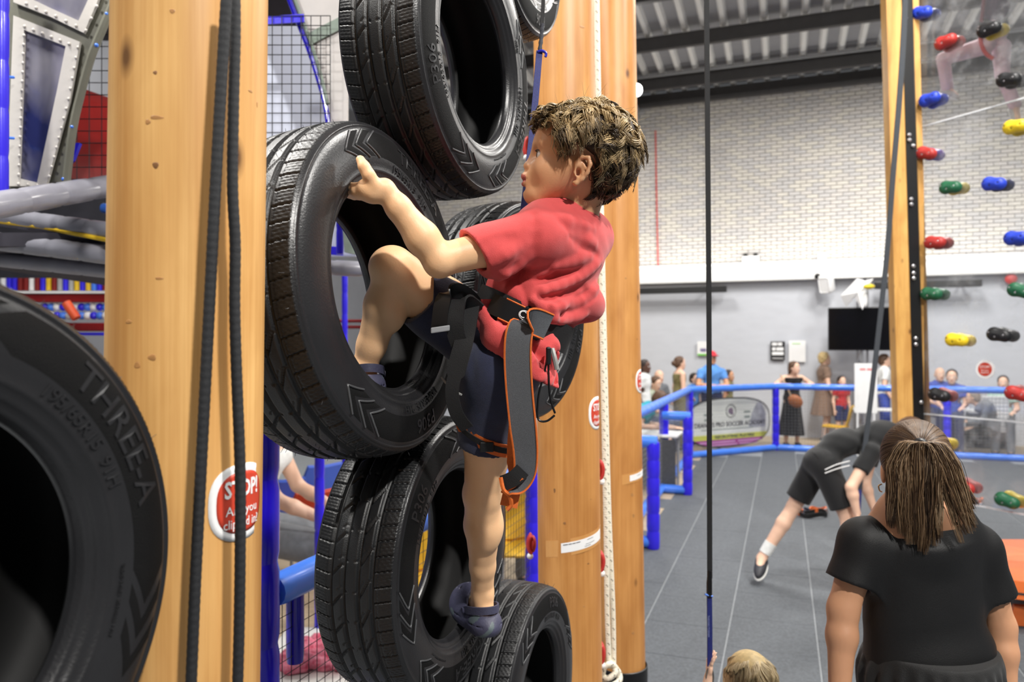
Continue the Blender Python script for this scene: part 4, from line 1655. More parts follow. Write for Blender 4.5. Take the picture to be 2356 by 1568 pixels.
def right_hand(F):
    w, e = J['rwr'], J['rel']
    d = (w - e).normalized()
    F.cone(w, w + d * .04, .018, .017, .01)
    for i in range(4):
        o = UP * (.018 - .012 * i)
        F.chain([w + d * .04 + o, w + d * .065 + o, w + d * .08 + o + Vector((-.01, .02, 0))], [.008, .0075, .006], .003)
    F.chain([w + d * .02 + UP * .012, w + d * .04 + UP * .03, w + d * .055 + UP * .042], [.009, .008, .0065], .004)


def boy_leg_l(F, inf=0., part='all'):
    h, k, a = J['lhip'], J['lkn'], J['lan']
    F.ell(h, (.060, .056, .07), RT3, .02, '+', inf)
    F.cone(h, h.lerp(k, .55), .058, .050, .02, '+', inf)
    F.cone(h.lerp(k, .55), k, .050, .0405, .02, '+', inf)
    if part == 'all':
        F.ell(k + Vector((-.012, .010, 0)), (.030, .030, .034), None, .015)
        F.cone(k, k.lerp(a, .30), .0390, .0410, .012)
        F.ell(k.lerp(a, .32) + Vector((.010, -.006, 0)), (.034, .034, .055), None, .015)
        F.cone(k.lerp(a, .30), k.lerp(a, .72), .0400, .0285, .012)
        F.cone(k.lerp(a, .72), a, .0285, .0250, .012)
        F.ell(a + Vector((.012, -.018, .0)), (.010, .010, .012), None, .012)
        # foot points away to the left
        fd = Vector((-.42, .90, -.06)).normalized()
        F.cone(a - UP * .0, a - UP * .032 - fd * .012, .0245, .0215, .012)
        F.cone(a - UP * .030 + fd * .01, a - UP * .040 + fd * .10, .022, .018, .015)


def boy_leg_r(F, inf=0., part='all'):
    h, k, a = J['rhip'], J['rkn'], J['ran']
    F.ell(h, (.064, .062, .066), RT3, .02, '+', inf)
    F.cone(h, h.lerp(k, .55), .066, .060, .02, '+', inf)
    F.cone(h.lerp(k, .55), k, .060, .0440, .02, '+', inf)
    if part == 'all':
        F.ell(k + Vector((-.004, -.006, .004)), (.042, .040, .038), None, .015)
        kk = k + Vector((.002, 0, -.012))
        F.cone(kk, kk.lerp(a, .32), .0400, .0405, .010)
        F.ell(kk.lerp(a, .32) + Vector((.012, .0, .002)), (.036, .036, .058), None, .012)
        F.cone(kk.lerp(a, .32), kk.lerp(a, .75), .0395, .0290, .012)
        F.cone(kk.lerp(a, .75), a, .0290, .0245, .012)
        F.ell(a + Vector((.0, -.02, .0)), (.010, .010, .012), None, .012)
        fd = Vector((-.42, .88, -.1)).normalized()
        F.cone(a, a - UP * .034 - fd * .010, .0245, .0215, .012)
        F.cone(a - UP * .03 + fd * .01, a - UP * .042 + fd * .09, .022, .018, .015)


def boy_torso(F, inf=0.):
    F.ell(J['chest'] + AT * .03, (.066, .098, .085), RT3, .03, '+', inf)
    F.ell(J['waist'] + AT * .03, (.062, .088, .085), RT3, .03, '+', inf)
    F.ell(J['pelvis'] + AT * .01, (.068, .088, .07), RT3, .03, '+', inf)
    F.cone(J['lsh'] * .8 + J['rsh'] * .2, J['lsh'] * .2 + J['rsh'] * .8, .045, .045, .03, '+', inf)


lo = np3((-.40, 1.24, 1.12)); hi = np3((.36, 1.86, 2.50))
F = Field(lo, hi, .0030)
boy_torso(F)
boy_head(F)
for s_ in 'lr': boy_arm(F, s_)
left_hand(F); right_hand(F)
boy_leg_l(F); boy_leg_r(F)
hf, hl_, hu, ho = np3(HF), np3(HL), np3(HUv), np3(HO)


def skin_mi(c):
    d = c - ho
    f, l, u = d @ hf, d @ hl_, d @ hu
    face = (u > -.135) & (np.abs(l) < .1) & (f < .14) & (f > -.15)
    # lips: two arcs above and below the mouth line
    up = (u < -.0485 - .0030 * np.minimum(1, np.abs(l) / .004) * 0 - np.abs(l) * .42) & (u > -.0640)
    dn = (u > -.0770 + np.abs(l) * .5) & (u < -.0628)
    lip = (f > .099) & (np.abs(l) < .019) & (up | dn)
    return np.where(lip, 2, np.where(face, 1, 0))


F.build('body', [M['skin'], M['skin_face_shaded'], M['lip']], boy, skin_mi)

# eyes
for s in (-1, 1):
    e = Vector(hd(.0735, s * .0300, -.0180))
    ob = MB().ball(e, .0126, 20, 14, ax=(HF, HL, HUv)).build('eyeball', M['eye'], boy, 'all')
    g = (HF * .985 + HL * (s * .06) + HUv * .10).normalized()
    mb = MB(); mb.lathe(e + g * .0106, g, [(.0064, -.001), (.0062, .0014), (.0035, .0023)], 20)
    mb.build('iris', M['iris'], boy, True)
    # lashes and brow
    up = [hd(.0735 + .0128 * math.cos(a), s * (.0305 + .0142 * math.sin(a)), -.0122 + .0022 * math.cos(a * 1.2)) + HF * .0012 for a in np.linspace(-.6, 1.35, 9)]
    MB().tube([Vector(p) for p in up], [.0005, .0010, .0013, .0014, .0014, .0014, .0013, .0011, .0006], 5).build('lash', M['hairdark'], boy, True)
    br = [hd(.0915 - .026 * t ** 1.7, s * (.013 + .034 * t), .0040 + .0050 * math.sin(t * 2.6)) for t in np.linspace(0, 1, 9)]
    MB().tube([Vector(p) for p in br], [.0012, .0022, .0026, .0026, .0024, .002, .0016, .0012, .0006], 5).build('eyebrow', mat('brow_hair', srgb(104, 70, 48), .7), boy, True)

# ---- hair
HC = (-.012, 0, .016)                     # centre of the skull


def hairline(f, l):
    """lowest u of the hair at a side position"""
    return hairline0(f, l) - .018 * min(1, abs(l) / .07)


def hairline0(f, l):
    if f > .062: return .036 + .02 * (abs(l) / .06)
    if f > .036: return .036 - (.062 - f) / .026 * .050
    if f > .020: return -.016 - (.036 - f) / .016 * .018
    if f > -.024: return -.010
    if f > -.034: return -.010 - (-.024 - f) / .010 * .085
    return -.108


def scalp(az, el, r=1.0):
    """direction from skull centre; returns local f, l, u on the skull"""
    c = math.cos(el)
    d = Vector((math.cos(az) * c, math.sin(az) * c, math.sin(el)))
    # skull radii
    rf = .104 if d.x > 0 else .096
    ru = .064 if d.z > 0 else .115
    k = 1 / math.sqrt((d.x / rf) ** 2 + (d.y / .077) ** 2 + (d.z / ru) ** 2)
    return Vector(HC) + d * k * r, d


CF = Field(np3(HO) - .18, np3(HO) + .18, .0045)
CF.ell(hd(-.016, 0, .020), (.098, .082, .066), HR, .0)
CF.ell(hd(-.040, 0, -.015), (.078, .076, .085), HR, .03)
CF.ell(hd(-.050, 0, -.070), (.040, .058, .045), HR, .03)
CF.plane(hd(.060, 0, .032), tuple(HF * .55 - HUv * .83), .01)
CF.plane(hd(.022, 0, -.006), tuple(HF * .80 - HUv * .60), .008)
for s in (-1, 1):
    CF.ell(hd(.004, s * .082, -.060), (.026, .026, .034), HR, .006, '-')
CF.build('hair_cap', M['hairdark'], boy)

cur, tin = [], []
rnd = random.Random(5)
S_ = 12
n_try = clumps = 0
while clumps < 470 and n_try < 60000:
    n_try += 1
    az = rnd.uniform(-math.pi, math.pi); el = math.asin(rnd.uniform(-.95, 1))
    p, d = scalp(az, el, 1.0)
    if d.y < -.75 and rnd.random() < .4: continue
    hl = hairline(p.x, p.y)
    if p.z < hl: continue
    near = p.z - hl
    n = Vector((d.x / 1.1, d.y, d.z)).normalized()
    top = max(0, d.z)
    if p.x + rnd.gauss(0, .03) > -.015:
        fl = Vector((.9, math.copysign(.35, p.y) * rnd.uniform(.2, 1), -.30 + .2 * top))
    else:
        fl = Vector((-.45, math.copysign(.35, p.y), -.85))
    fl += Vector((rnd.gauss(0, .40), rnd.gauss(0, .40), rnd.gauss(0, .40)))
    if abs(p.y) > .045 and p.z < .05 and p.x > -.03: fl = Vector((rnd.gauss(.15, .3), 0, -1))
    fl = (fl - n * fl.dot(n))
    if fl.length < .01: continue
    fl.normalize()
    L = rnd.uniform(.036, .062) * (1.0 if p.z > -.03 else .72)
    lift = rnd.uniform(.05, .42) * (1 + .25 * top)
    if p.x < -.03 and p.z < -.05: lift *= .5
    if p.z < .03 and p.x > -.02 and abs(p.y) > .04: lift *= .5
    end = p + fl * L
    if end.z < -.118: continue
    side = n.cross(fl)
    tw = rnd.choice((-1, 1)) * rnd.uniform(1.0, 2.1) * math.pi
    cr = rnd.uniform(.004, .0085)
    ph = rnd.uniform(0, 6.28)
    bad = False
    for t in (.35, .6, .8, 1.0):
        a = ph + tw * t
        q = p + fl * (L * 1.06 * t) + n * (lift * .036) + side * math.sin(a) * cr
        q.z -= .009 * t * t + .004 - .018 * min(1, abs(q.y) / .07)
        if q.x > .064 and q.z < .022: bad = True
        elif q.x > .038 and q.z < .022 - (.064 - q.x) / .026 * .046: bad = True
        elif q.x > .022 and q.z < -.036: bad = True
        elif -.028 < q.x <= .022 and abs(q.y) > .04 and q.z < -.016: bad = True
    if bad: continue
    clumps += 1
    g0 = min(1, max(0, .46 + .46 * d.z + rnd.gauss(0, .20)))  # locks paler towards the crown: light from above put into the tint
    for m_ in range(25):
        # member strands start spread over the scalp and gather towards the tip
        o1, o2 = rnd.gauss(0, .0060), rnd.gauss(0, .0060)
        dl_ = rnd.uniform(.85, 1.12); dph = rnd.gauss(0, .22)
        pts = []
        for i in range(S_):
            t = i / (S_ - 1)
            a = ph + dph + tw * t
            sp = 1 - .50 * t
            q = p + fl * (L * dl_ * (t ** .9) + o1 * sp) + side * (o2 * sp) + n * (.002 + lift * .036 * math.sin(min(1, t * 1.15) * 2.2) + rnd.gauss(0, .0003)) \
                + (n * math.cos(a) + side * math.sin(a)) * cr * min(1, t * 2.0)
            q.z -= .009 * t * t
            pts.append(tuple(hd(q.x, q.y, q.z)))
        cur.append(pts)
        g = min(1, max(0, g0 + rnd.gauss(0, .10)))
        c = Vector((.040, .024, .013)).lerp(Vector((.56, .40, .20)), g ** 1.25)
        tin.append(tuple(c))
# fringe falling forward over the forehead
for k in range(60):
    l0 = rnd.uniform(-.055, .062)
    p = Vector((.080 - 6.0 * l0 * l0 + rnd.uniform(-.012, .004), l0, .054 + rnd.uniform(-.004, .022)))
    n = Vector((.75, l0 * 4, .65)).normalized()
    fl = Vector((rnd.uniform(.15, .6), l0 * 3 + rnd.gauss(0, .45), -.85 + rnd.gauss(0, .25))).normalized()
    L = rnd.uniform(.024, .038); ph = rnd.uniform(0, 6.28); tw = rnd.choice((-1, 1)) * rnd.uniform(1.3, 2.3) * math.pi; cr = rnd.uniform(.004, .007)
    side = n.cross(fl).normalized(); g0 = min(1, max(0, rnd.gauss(.42, .22)))
    for m_ in range(15):
        o1, o2 = rnd.gauss(0, .0040), rnd.gauss(0, .0045); dph = rnd.gauss(0, .22); dl_ = rnd.uniform(.85, 1.1)
        pts = []
        for i in range(S_):
            t = i / (S_ - 1); a = ph + dph + tw * t; sp = 1 - .6 * t
            q = p + fl * (L * dl_ * t + o1 * sp) + side * o2 * sp + n * (.004 + .008 * math.sin(t * 2.4)) + (n * math.cos(a) + side * math.sin(a)) * cr * min(1, t * 2)
            q.z = max(q.z, .018 + .006 * math.sin(k * 1.7)); q.x = min(q.x, .106 + .003 * math.sin(k + t * 3))
            pts.append(tuple(hd(q.x, q.y, q.z)))
        cur.append(pts)
        g = min(1, max(0, g0 + rnd.gauss(0, .1)))
        tin.append(tuple(Vector((.040, .024, .013)).lerp(Vector((.56, .40, .20)), g ** 1.25)))
# fine flyaways at the crown
for k in range(60):
    az = rnd.uniform(-math.pi, math.pi); el = rnd.uniform(.2, 1.5)
    p, d = scalp(az, el, 1.0)
    if p.x > .05: continue
    fl = Vector((rnd.gauss(-.3, .6), rnd.gauss(0, .6), rnd.gauss(0, .5)))
    pts = [tuple(hd(*(p + d * (.022 * t + .006) + fl * (.024 * t * t)))) for t in np.linspace(0, 1, S_)]
    cur.append(pts); tin.append((.30, .21, .11))
rad = np.array([.0008, .0010, .0011, .0011, .0011, .0010, .0010, .0009, .0008, .0006, .0005, .0002])
rr_ = np.repeat(rad[None], len(cur), 0); rr_[-60:] *= .35
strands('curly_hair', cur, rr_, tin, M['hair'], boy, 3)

# ---- red T-shirt
lo = np3((-.16, 1.32, 1.72)); hi = np3((.30, 1.78, 2.26))
F = Field(lo, hi, .0030)
boy_torso_s = [
    (J['chest'] + AT * .045, (.074, .108, .075), .03), (J['chest'] - AT * .03, (.084, .112, .09), .04), (J['waist'] + AT * .045, (.084, .110, .07), .04)]
for c, r, k in boy_torso_s: F.ell(c, r, RT3, k)
# pouch of cloth over the belt at the back
F.ell(P(1330, 690, 1.56), (.050, .075, .045), RT3, .03)
F.ell(P(1235, 700, 1.47), (.05, .05, .035), RT3, .03)
# shoulders
F.cone(J['lsh'] + UP * .002, J['rsh'] + UP * .002, .045, .048, .03)
F.cone(J['neck'] - AT * .040, J['neck'] - AT * .014, .070, .054, .025)
# sleeve of the reaching arm: loose tube, wider at the hem
e_, s_0 = J['lel'], J['lsh']
hem = s_0.lerp(e_, .66)
F.cone(s_0, s_0.lerp(e_, .86), .046, .046, .025)
F.ell(s_0.lerp(e_, .45) - UP * .020, (.05, .04, .040), None, .02)
er, sr = J['rel'], J['rsh']
F.cone(sr, sr.lerp(er, .55), .050, .050, .02)
boy_arm(F, 'r', .012, .4); boy_torso(F, .010)
# folds
def surf(F, x, y, a=1.25, b=1.85):
    """distance at which the field is first met along a photo pixel's ray"""
    for D in np.arange(a, b, .002):
        p = P(x, y, D)
        i = [int(round((p[k] - F.lo[k]) / F.vox)) for k in range(3)]
        if all(0 <= i[k] < F.F.shape[k] for k in range(3)) and F.F[i[0], i[1], i[2]] < 0: return D
    return None


def fold(F, x0, y0, x1, y1, r, depth, k=.012, op='+', n=5):
    pts = []
    for t in np.linspace(0, 1, n):
        x, y = x0 + (x1 - x0) * t, y0 + (y1 - y0) * t
        d = surf(F, x, y)
        if d is None: continue
        pts.append((P(x, y, d + depth), r * (.45 + .55 * math.sin(math.pi * min(.95, max(.12, t))))))
    for i in range(len(pts) - 1):
        F.cone(pts[i][0], pts[i + 1][0], pts[i][1], pts[i + 1][1], k, op)


RIDGES = [(1148, 640, 1212, 590), (1205, 630, 1226, 690), (1226, 690, 1290, 745), (1215, 632, 1275, 612), (1275, 612, 1350, 590), (1250, 668, 1330, 640), (1330, 640, 1378, 600), (1275, 708, 1340, 690), (1340, 690, 1380, 650),
          (1292, 738, 1345, 722), (1285, 500, 1360, 525), (1300, 520, 1365, 560), (1105, 588, 1150, 560), (1130, 604, 1190, 570), (1190, 690, 1250, 740), (1165, 655, 1205, 700), (1225, 745, 1280, 770)]
GROOVES = [(1160, 650, 1215, 612), (1190, 612, 1215, 680), (1236, 640, 1330, 622), (1240, 690, 1262, 722), (1255, 688, 1345, 664), (1295, 722, 1372, 672), (1290, 512, 1355, 545), (1310, 545, 1372, 585), (1110, 575, 1180, 545), (1228, 492, 1229, 600), (1300, 752, 1350, 738), (1180, 668, 1230, 730)]
for f in GROOVES: fold(F, *f, .0105, -.0030, .014, '-')
for f in RIDGES: fold(F, *f, .0085, .0022, .012)
F.ripple(lambda X, Y, Z: .0009 * np.sin(X * 61 + Z * 37 + 3 * np.sin(Y * 23 + Z * 31)) * np.sin(Z * 43 - Y * 35 + 2 * np.sin(X * 29)))
boy_torso(F, .007); boy_arm(F, 'l', .007, .4)
# clean ends: sleeve hems, collar, waist (the belt gathers it)
dS = (e_ - s_0).normalized()
F.plane(hem, tuple((dS * .93 - UP * .30).normalized()), 0, hem - Vector((.12, .12, .12)), hem + Vector((.05, .12, .12)))
dR = (er - sr).normalized()
hemr = sr.lerp(er, .6)
F.plane(J['waist'] - AT * .018, tuple(-AT), .006)
# hollow the openings
B = Field(lo, hi, .0030)
boy_arm(B, 'l', .005)
B.cone(J['neck'] + AT * .08, J['neck'] + AT * .006, .051, .049, .01)
B.plane(s_0.lerp(e_, .38), tuple(-dS), 0, s_0.lerp(e_, .38) - Vector((.1, .1, .1)), J['lsh'] + Vector((.09, .09, .09)))
F.F = np.maximum(F.F, -B.F)
shirt = F.build('t_shirt', M['shirt'], boy)
# collar ribbing and sleeve seam
ring = []
ncen = J['neck'] + AT * .000
for k in range(28):
    a = 2 * math.pi * k / 28
    ring.append(ncen + FT * (.053 * math.cos(a)) + LT * (.056 * math.sin(a)) - AT * (.018 * math.cos(a)))
MB().tube(ring, .0052, 6, closed=True).build('collar', M['shirt'], boy, 'all')

# shirt tail flaring below the belt
F = Field(np3((-.14, 1.36, 1.74)), np3((.20, 1.72, 1.99)), .003)
F.cone(J['waist'] - AT * .01, J['waist'] - AT * .085, .088, .106, .02)
F.ell(P(1130, 720, 1.49), (.035, .03, .05), None, .02)
F.cone(P(1112, 690, 1.455), P(1150, 775, 1.43), .022, .030, .02)
F.cone(P(1150, 775, 1.43), P(1240, 870, 1.43), .030, .026, .02)
F.cone(P(1262, 800, 1.46), P(1262, 890, 1.46), .024, .020, .02)
for a, b, r in (((1130, 700, 1.43), (1140, 770, 1.43), .006), ((1160, 730, 1.42), (1170, 810, 1.41), .007), ((1250, 790, 1.42), (1240, 870, 1.42), .007), ((1280, 800, 1.46), (1275, 880, 1.46), .006)):
    F.cone(P(*a), P(*b), r, r, .015, '-')
F.ripple(lambda X, Y, Z: .0022 * np.sin(X * 120 + Y * 120 + 2 * np.sin(Z * 60)))
hemd = (P(1100, 700, 1.45), P(1170, 845, 1.45))
F.plane(P(1160, 842, 1.45), tuple((-AT * .9 + Vector((-.15, 0, -.45))).normalized()), .004)
F.plane(J['waist'] + AT * .012, tuple(AT), .004)
B = Field(np3((-.14, 1.36, 1.74)), np3((.20, 1.72, 1.99)), .003)
boy_torso(B, .012); boy_leg_l(B, .016, 'thigh'); boy_leg_r(B, .014, 'thigh')
F.F = np.maximum(F.F, -B.F)
F.build('shirt_tail', M['shirt'], boy)

# ---- navy shorts
lo = np3((-.30, 1.36, 1.58)); hi = np3((.12, 1.76, 2.08))
F = Field(lo, hi, .0030)
boy_torso(F, .008)
boy_leg_l(F, .010, 'thigh'); boy_leg_r(F, .010, 'thigh')
F.cone(J['lhip'], J['lhip'].lerp(J['lkn'], .78), .070, .052, .02)
F.cone(J['rhip'], J['rhip'].lerp(J['rkn'], .84), .076, .068, .02)
F.ell(P(1168, 910, 1.50), (.044, .05, .055), None, .03)
F.ell(P(1190, 850, 1.53), (.052, .055, .055), None, .03)
for a, b, r in (((1060, 760, 1.44), (1050, 900, 1.42), .008), ((1085, 780, 1.425), (1080, 880, 1.42), .006), ((1000, 690, 1.43), (1040, 740, 1.42), .006)):
    F.cone(P(*a), P(*b), r, r, .012, '-')
F.ripple(lambda X, Y, Z: .0008 * np.sin(X * 55 + Z * 30 + 2 * np.sin(Y * 31)) * np.sin(Z * 47 + Y * 33))
dl = (J['lkn'] - J['lhip']).normalized(); hl2 = J['lhip'].lerp(J['lkn'], .565)
F.plane(hl2, tuple((dl + Vector((.0, 0, .0))).normalized()), 0, hl2 - Vector((.12, .12, .16)), hl2 + Vector((.12, .12, .05)))
dr = (J['rkn'] - J['rhip']).normalized(); hr2 = J['rhip'].lerp(J['rkn'], .70)
F.plane(hr2, tuple(dr), 0, hr2 - Vector((.16, .14, .12)), hr2 + Vector((.02, .12, .16)))
F.plane(J['waist'] + AT * .01, tuple(AT), .004)
B = Field(lo, hi, .0030)
boy_leg_l(B, .0035, 'thigh'); boy_leg_r(B, .0035, 'thigh')
B.plane(J['lhip'].lerp(J['lkn'], .5), tuple(-dl), 0, J['lhip'] - Vector((.13, .13, .13)), J['lhip'] + Vector((.13, .13, .13)))
F.F = np.maximum(F.F, np.where(B.F < 0, -B.F, -1))
F.build('shorts', M['navy'], boy)

# ---- clogs
def clog(a, fd, name_parent, drop=.089):
    up = UP
    fd = Vector((fd[0], fd[1], 0)).normalized()
    sd = fd.cross(up)
    R = (tuple(fd), tuple(sd), tuple(up))
    F = Field(np3(a) - .17, np3(a) + .17, .0026)
    q = lambda f, s, u: a + fd * f + sd * s + up * u
    F.ell(q(.045, 0, -drop + .020), (.108, .042, .034), R, .01)
    F.ell(q(-.020, 0, -drop + .024), (.036, .036, .034), R, .015)
    F.ell(q(.092, 0, -drop + .034), (.058, .041, .046), R, .02)
    F.ell(q(.060, 0, -drop + .040), (.055, .038, .050), R, .02)
    F.ell(q(.002, 0, -drop + .062), (.048, .030, .036), R, .006, '-')
    for k in range(3):
        for j in (-1, 0, 1):
            F.cone(q(.075 + .02 * k, j * .018, -drop + .02), q(.085 + .02 * k, j * .026, -drop + .12), .0038, .0038, 0, '-')
    # tread groove between sole and upper
    n = 30
    for k in range(n):
        t = 2 * math.pi * k / n; t2 = 2 * math.pi * (k + 1) / n
        e = lambda t_: q(.040 + .108 * math.cos(t_), .0435 * math.sin(t_), -drop + .026)
        F.cone(e(t), e(t2), .0016, .0016, .001, '-')
    for k in range(7):
        F.cone(q(-.05 + k * .03, -.06, -drop), q(-.05 + k * .03, .06, -drop), .003, .003, .001, '-')
    F.plane(q(0, 0, -drop), (0, 0, -1), .003)
    g0 = np3(q(.02, 0, -drop + .02))
    def mi(c):
        d = c - np3(a)
        f = d @ np3(fd); s = d @ np3(sd); u = d[:, 2]
        return ((np.sin(f * 70 + s * 90) + np.sin(s * 160 - u * 120 + 1)) > 1.5).astype(int)
    sh = F.build('clog', [M['croc'], M['croc_green']], name_parent, mi)
    pts = []
    for k in range(15):
        t = math.pi * (-.5 + k / 14.0)
        pts.append(q(.022 - .072 * math.cos(t), .038 * math.sin(t), -drop + .048 + .014 * math.cos(t)))
    MB().ribbon(pts, up, [.012] + [.017] * 13 + [.012], .0045).build('heel_strap', M['croc'], sh, True)
    for s in (-1, 1):
        MB().lathe(q(.022, s * .036, -drop + .046), sd * s, [(.009, 0), (.009, .004), (.006, .007)], 14).build('rivet', M['croc'], sh, True)
    return sh


clog(J['lan'] + Vector((0, 0, .002)), (-.42, .90), boy, .090)
clog(J['ran'] + Vector((.004, 0, 0)), (-.30, .95), boy, .060)

# ---- climbing harness worn by the boy
har = thing('climbing_harness', 'black and orange climbing harness strapped round the boy\'s waist and thighs', 'harness', J['waist'])


def torso_ring(c, axis, rf, rl, n=40, f0=0., tilt=0.):
    ft, lt = FT, LT
    return [c + ft * (rf * math.cos(2 * math.pi * k / n)) + lt * (rl * math.sin(2 * math.pi * k / n)) + axis * (tilt * math.cos(2 * math.pi * k / n)) for k in range(n + 1)]


bc_ = J['waist'] + AT * .000
rg = torso_ring(bc_, AT, .093, .118, 44)
MB().ribbon(rg, AT, .056, .006).build('waist_belt', M['black_matte'], har, True)
rg2 = torso_ring(bc_, AT, .097, .122, 44)
# buckle pad and logo patch towards the camera
def belt_pt(a, out=0.):
    return bc_ + FT * ((.098 + out) * math.cos(a)) + LT * ((.123 + out) * math.sin(a))
a_s = math.radians(118)
pad = [belt_pt(math.radians(x), .004) for x in range(100, 152, 5)]
MB().ribbon(pad, AT, .040, .007).build('buckle_pad', M['black'], har, True)
for e in (-1, 1):
    MB().tube([p + AT * (e * .0205) + (p - bc_).normalized() * .003 for p in pad[3:8]], .0018, 5).build('orange_piping', M['orange'], har, True)
mb = MB()
lp = belt_pt(math.radians(138), .008)
lx = (belt_pt(math.radians(140)) - belt_pt(math.radians(136))).normalized(); ln = (lp - bc_).normalized()
lx = -lx if lx.x < 0 else lx
for txt, y, sz in (('CT', .006, .020), ('climbing', -.009, .0085)):
    solid_text(mb, txt, sz, lambda x, yy, q: lp + lx * x + AT * (y + yy) + ln * q, .0006)
ring = [lp + lx * (.013 * math.cos(k * .349)) + AT * (.006 + .009 * math.sin(k * .349)) for k in range(18)]
mb.tube(ring, .0007, 4, closed=True)
mb.build('logo', M['paper'], har)

# long grey webbing tail with orange edges
tail = catmull([P(1262, 752, 1.405), P(1225, 738, 1.385), P(1203, 745, 1.378), P(1193, 775, 1.375), P(1191, 830, 1.378), P(1195, 900, 1.385), P(1203, 980, 1.395), P(1209, 1040, 1.405), P(1207, 1085, 1.41), P(1192, 1112, 1.412), P(1168, 1122, 1.412)], 6)
wd = []
for i in range(len(tail)):
    t = i / (len(tail) - 1)
    wd.append(Vector((.95, -.25, .08)).normalized() if t > .22 else Vector((.35, -.15, 1)).normalized().lerp(Vector((.95, -.25, .08)), (t / .22) ** 2))
ws = [.050 if i < len(tail) * .6 else .050 - .018 * (i / len(tail) - .6) / .4 for i in range(len(tail))]
MB().ribbon(tail, wd, ws, .0026).build('webbing_tail', M['web_grey'], har, True)
for e in (-1, 1):
    pts = []
    for i, p in enumerate(tail):
        d = (tail[min(i + 1, len(tail) - 1)] - tail[max(i - 1, 0)]).normalized()
        w = wd[i] - d * wd[i].dot(d); w.normalize()
        pts.append(p + w * (e * ws[i] / 2) + Vector((0, -.0012, 0)))
    MB().tube(pts, .0021, 5).build('orange_edge', M['orange'], har, True)
# orange back of the strap end hanging behind
bk = catmull([P(1190, 960, 1.43), P(1184, 1040, 1.435), P(1190, 1090, 1.435), P(1178, 1130, 1.43), P(1170, 1165, 1.425)], 6)
MB().ribbon(bk, Vector((1, -.2, .1)), [.030] * 8 + [.034] * (len(bk) - 8), .003).build('strap_back', M['orange'], har, True)
e0 = catmull([P(1154, 1112, 1.41), P(1166, 1108, 1.405), P(1185, 1098, 1.40), P(1203, 1080, 1.40)], 5)
MB().ribbon(e0, Vector((.35, 0, 1)), .030, .003).build('strap_end', M['black_matte'], har, True)
MB().tube([p - UP * .016 for p in e0], .0026, 5).build('orange_edge', M['orange'], har, True)
MB().tube(catmull([P(1152, 1098, 1.405), P(1156, 1118, 1.40), P(1160, 1128, 1.40), P(1172, 1140, 1.405), P(1176, 1160, 1.41), P(1166, 1172, 1.41)], 5), .0045, 6).build('strap_loop', M['orange'], har, True)

# leg loop round the standing thigh
dl = (J['lkn'] - J['lhip']).normalized()
lc = J['lhip'].lerp(J['lkn'], .47)
x_, y_, _ = basis(dl)
def leg_ring(c, r, slope, n=36):
    out = []
    for k in range(n + 1):
        a = 2 * math.pi * k / n
        v = Vector((math.cos(a), math.sin(a), 0))
        v = (v - dl * v.dot(dl)).normalized()
        out.append(c + v * r + UP * (slope * -v.x))
    return out
MB().ribbon(leg_ring(lc, .0675, .022), dl, .028, .003).build('leg_loop', M['orange'], har, True)
MB().ribbon(leg_ring(lc - dl * .002, .0700, .022)[14:34], dl, .012, .003).build('leg_strap', M['black_matte'], har, True)
bq = leg_ring(lc, .072, .022)[27]
MB().bbox(bq, (.028, .008, .02), .002).build('leg_buckle', M['black'], har)

# riser strap from belt to crotch and leg
rs = catmull([P(1085, 690, 1.43), P(1078, 730, 1.41), P(1066, 790, 1.40), P(1050, 850, 1.40), P(1040, 900, 1.405), P(1050, 950, 1.42), P(1075, 985, 1.44)], 6)
MB().ribbon(rs, Vector((1, -.1, .25)), [.036] * 20 + [.026] * (len(rs) - 20), .0035).build('riser_strap', M['web_grey'] if False else M['black_matte'], har, True)
# belay loop and folded black flap in front of the hips
fl1 = catmull([P(1098, 706, 1.44), P(1078, 682, 1.425), P(1052, 668, 1.41), P(1028, 674, 1.40), P(1017, 700, 1.395), P(1012, 735, 1.395), P(1010, 760, 1.40)], 6)
MB().ribbon(fl1, [Vector((0, -.25, 1)).normalized().lerp(Vector((1, -.15, .1)).normalized(), min(1, max(0, (i / (len(fl1) - 1) - .25) / .4))) for i in range(len(fl1))], [.030] * len(fl1), .005).build('belay_flap', M['black'], har, True)
fl2 = catmull([P(1098, 712, 1.425), P(1070, 690, 1.405), P(1052, 700, 1.395), P(1046, 735, 1.392), P(1050, 770, 1.40), P(1062, 800, 1.41)], 6)
MB().ribbon(fl2, Vector((1, -.2, .35)), .034, .005).build('belay_loop', M['black_matte'], har, True)
MB().bbox(P(1013, 757, 1.388), (.036, .006, .011), .002, (Vector((1, .1, .15)).normalized(), Vector((-.1, 1, 0)).normalized(), UP)).build('grey_tab', mat('grey_tab', srgb(140, 142, 146), .5), har)
# crotch cord
st = catmull([P(1016, 868, 1.45), P(1030, 885, 1.43), P(1048, 900, 1.42), P(1062, 908, 1.425)], 6)
MB().tube(st, .0022, 6).build('elastic_cord', mat('flecked_cord', srgb(150, 150, 146), .7, .6, 900), har, True)
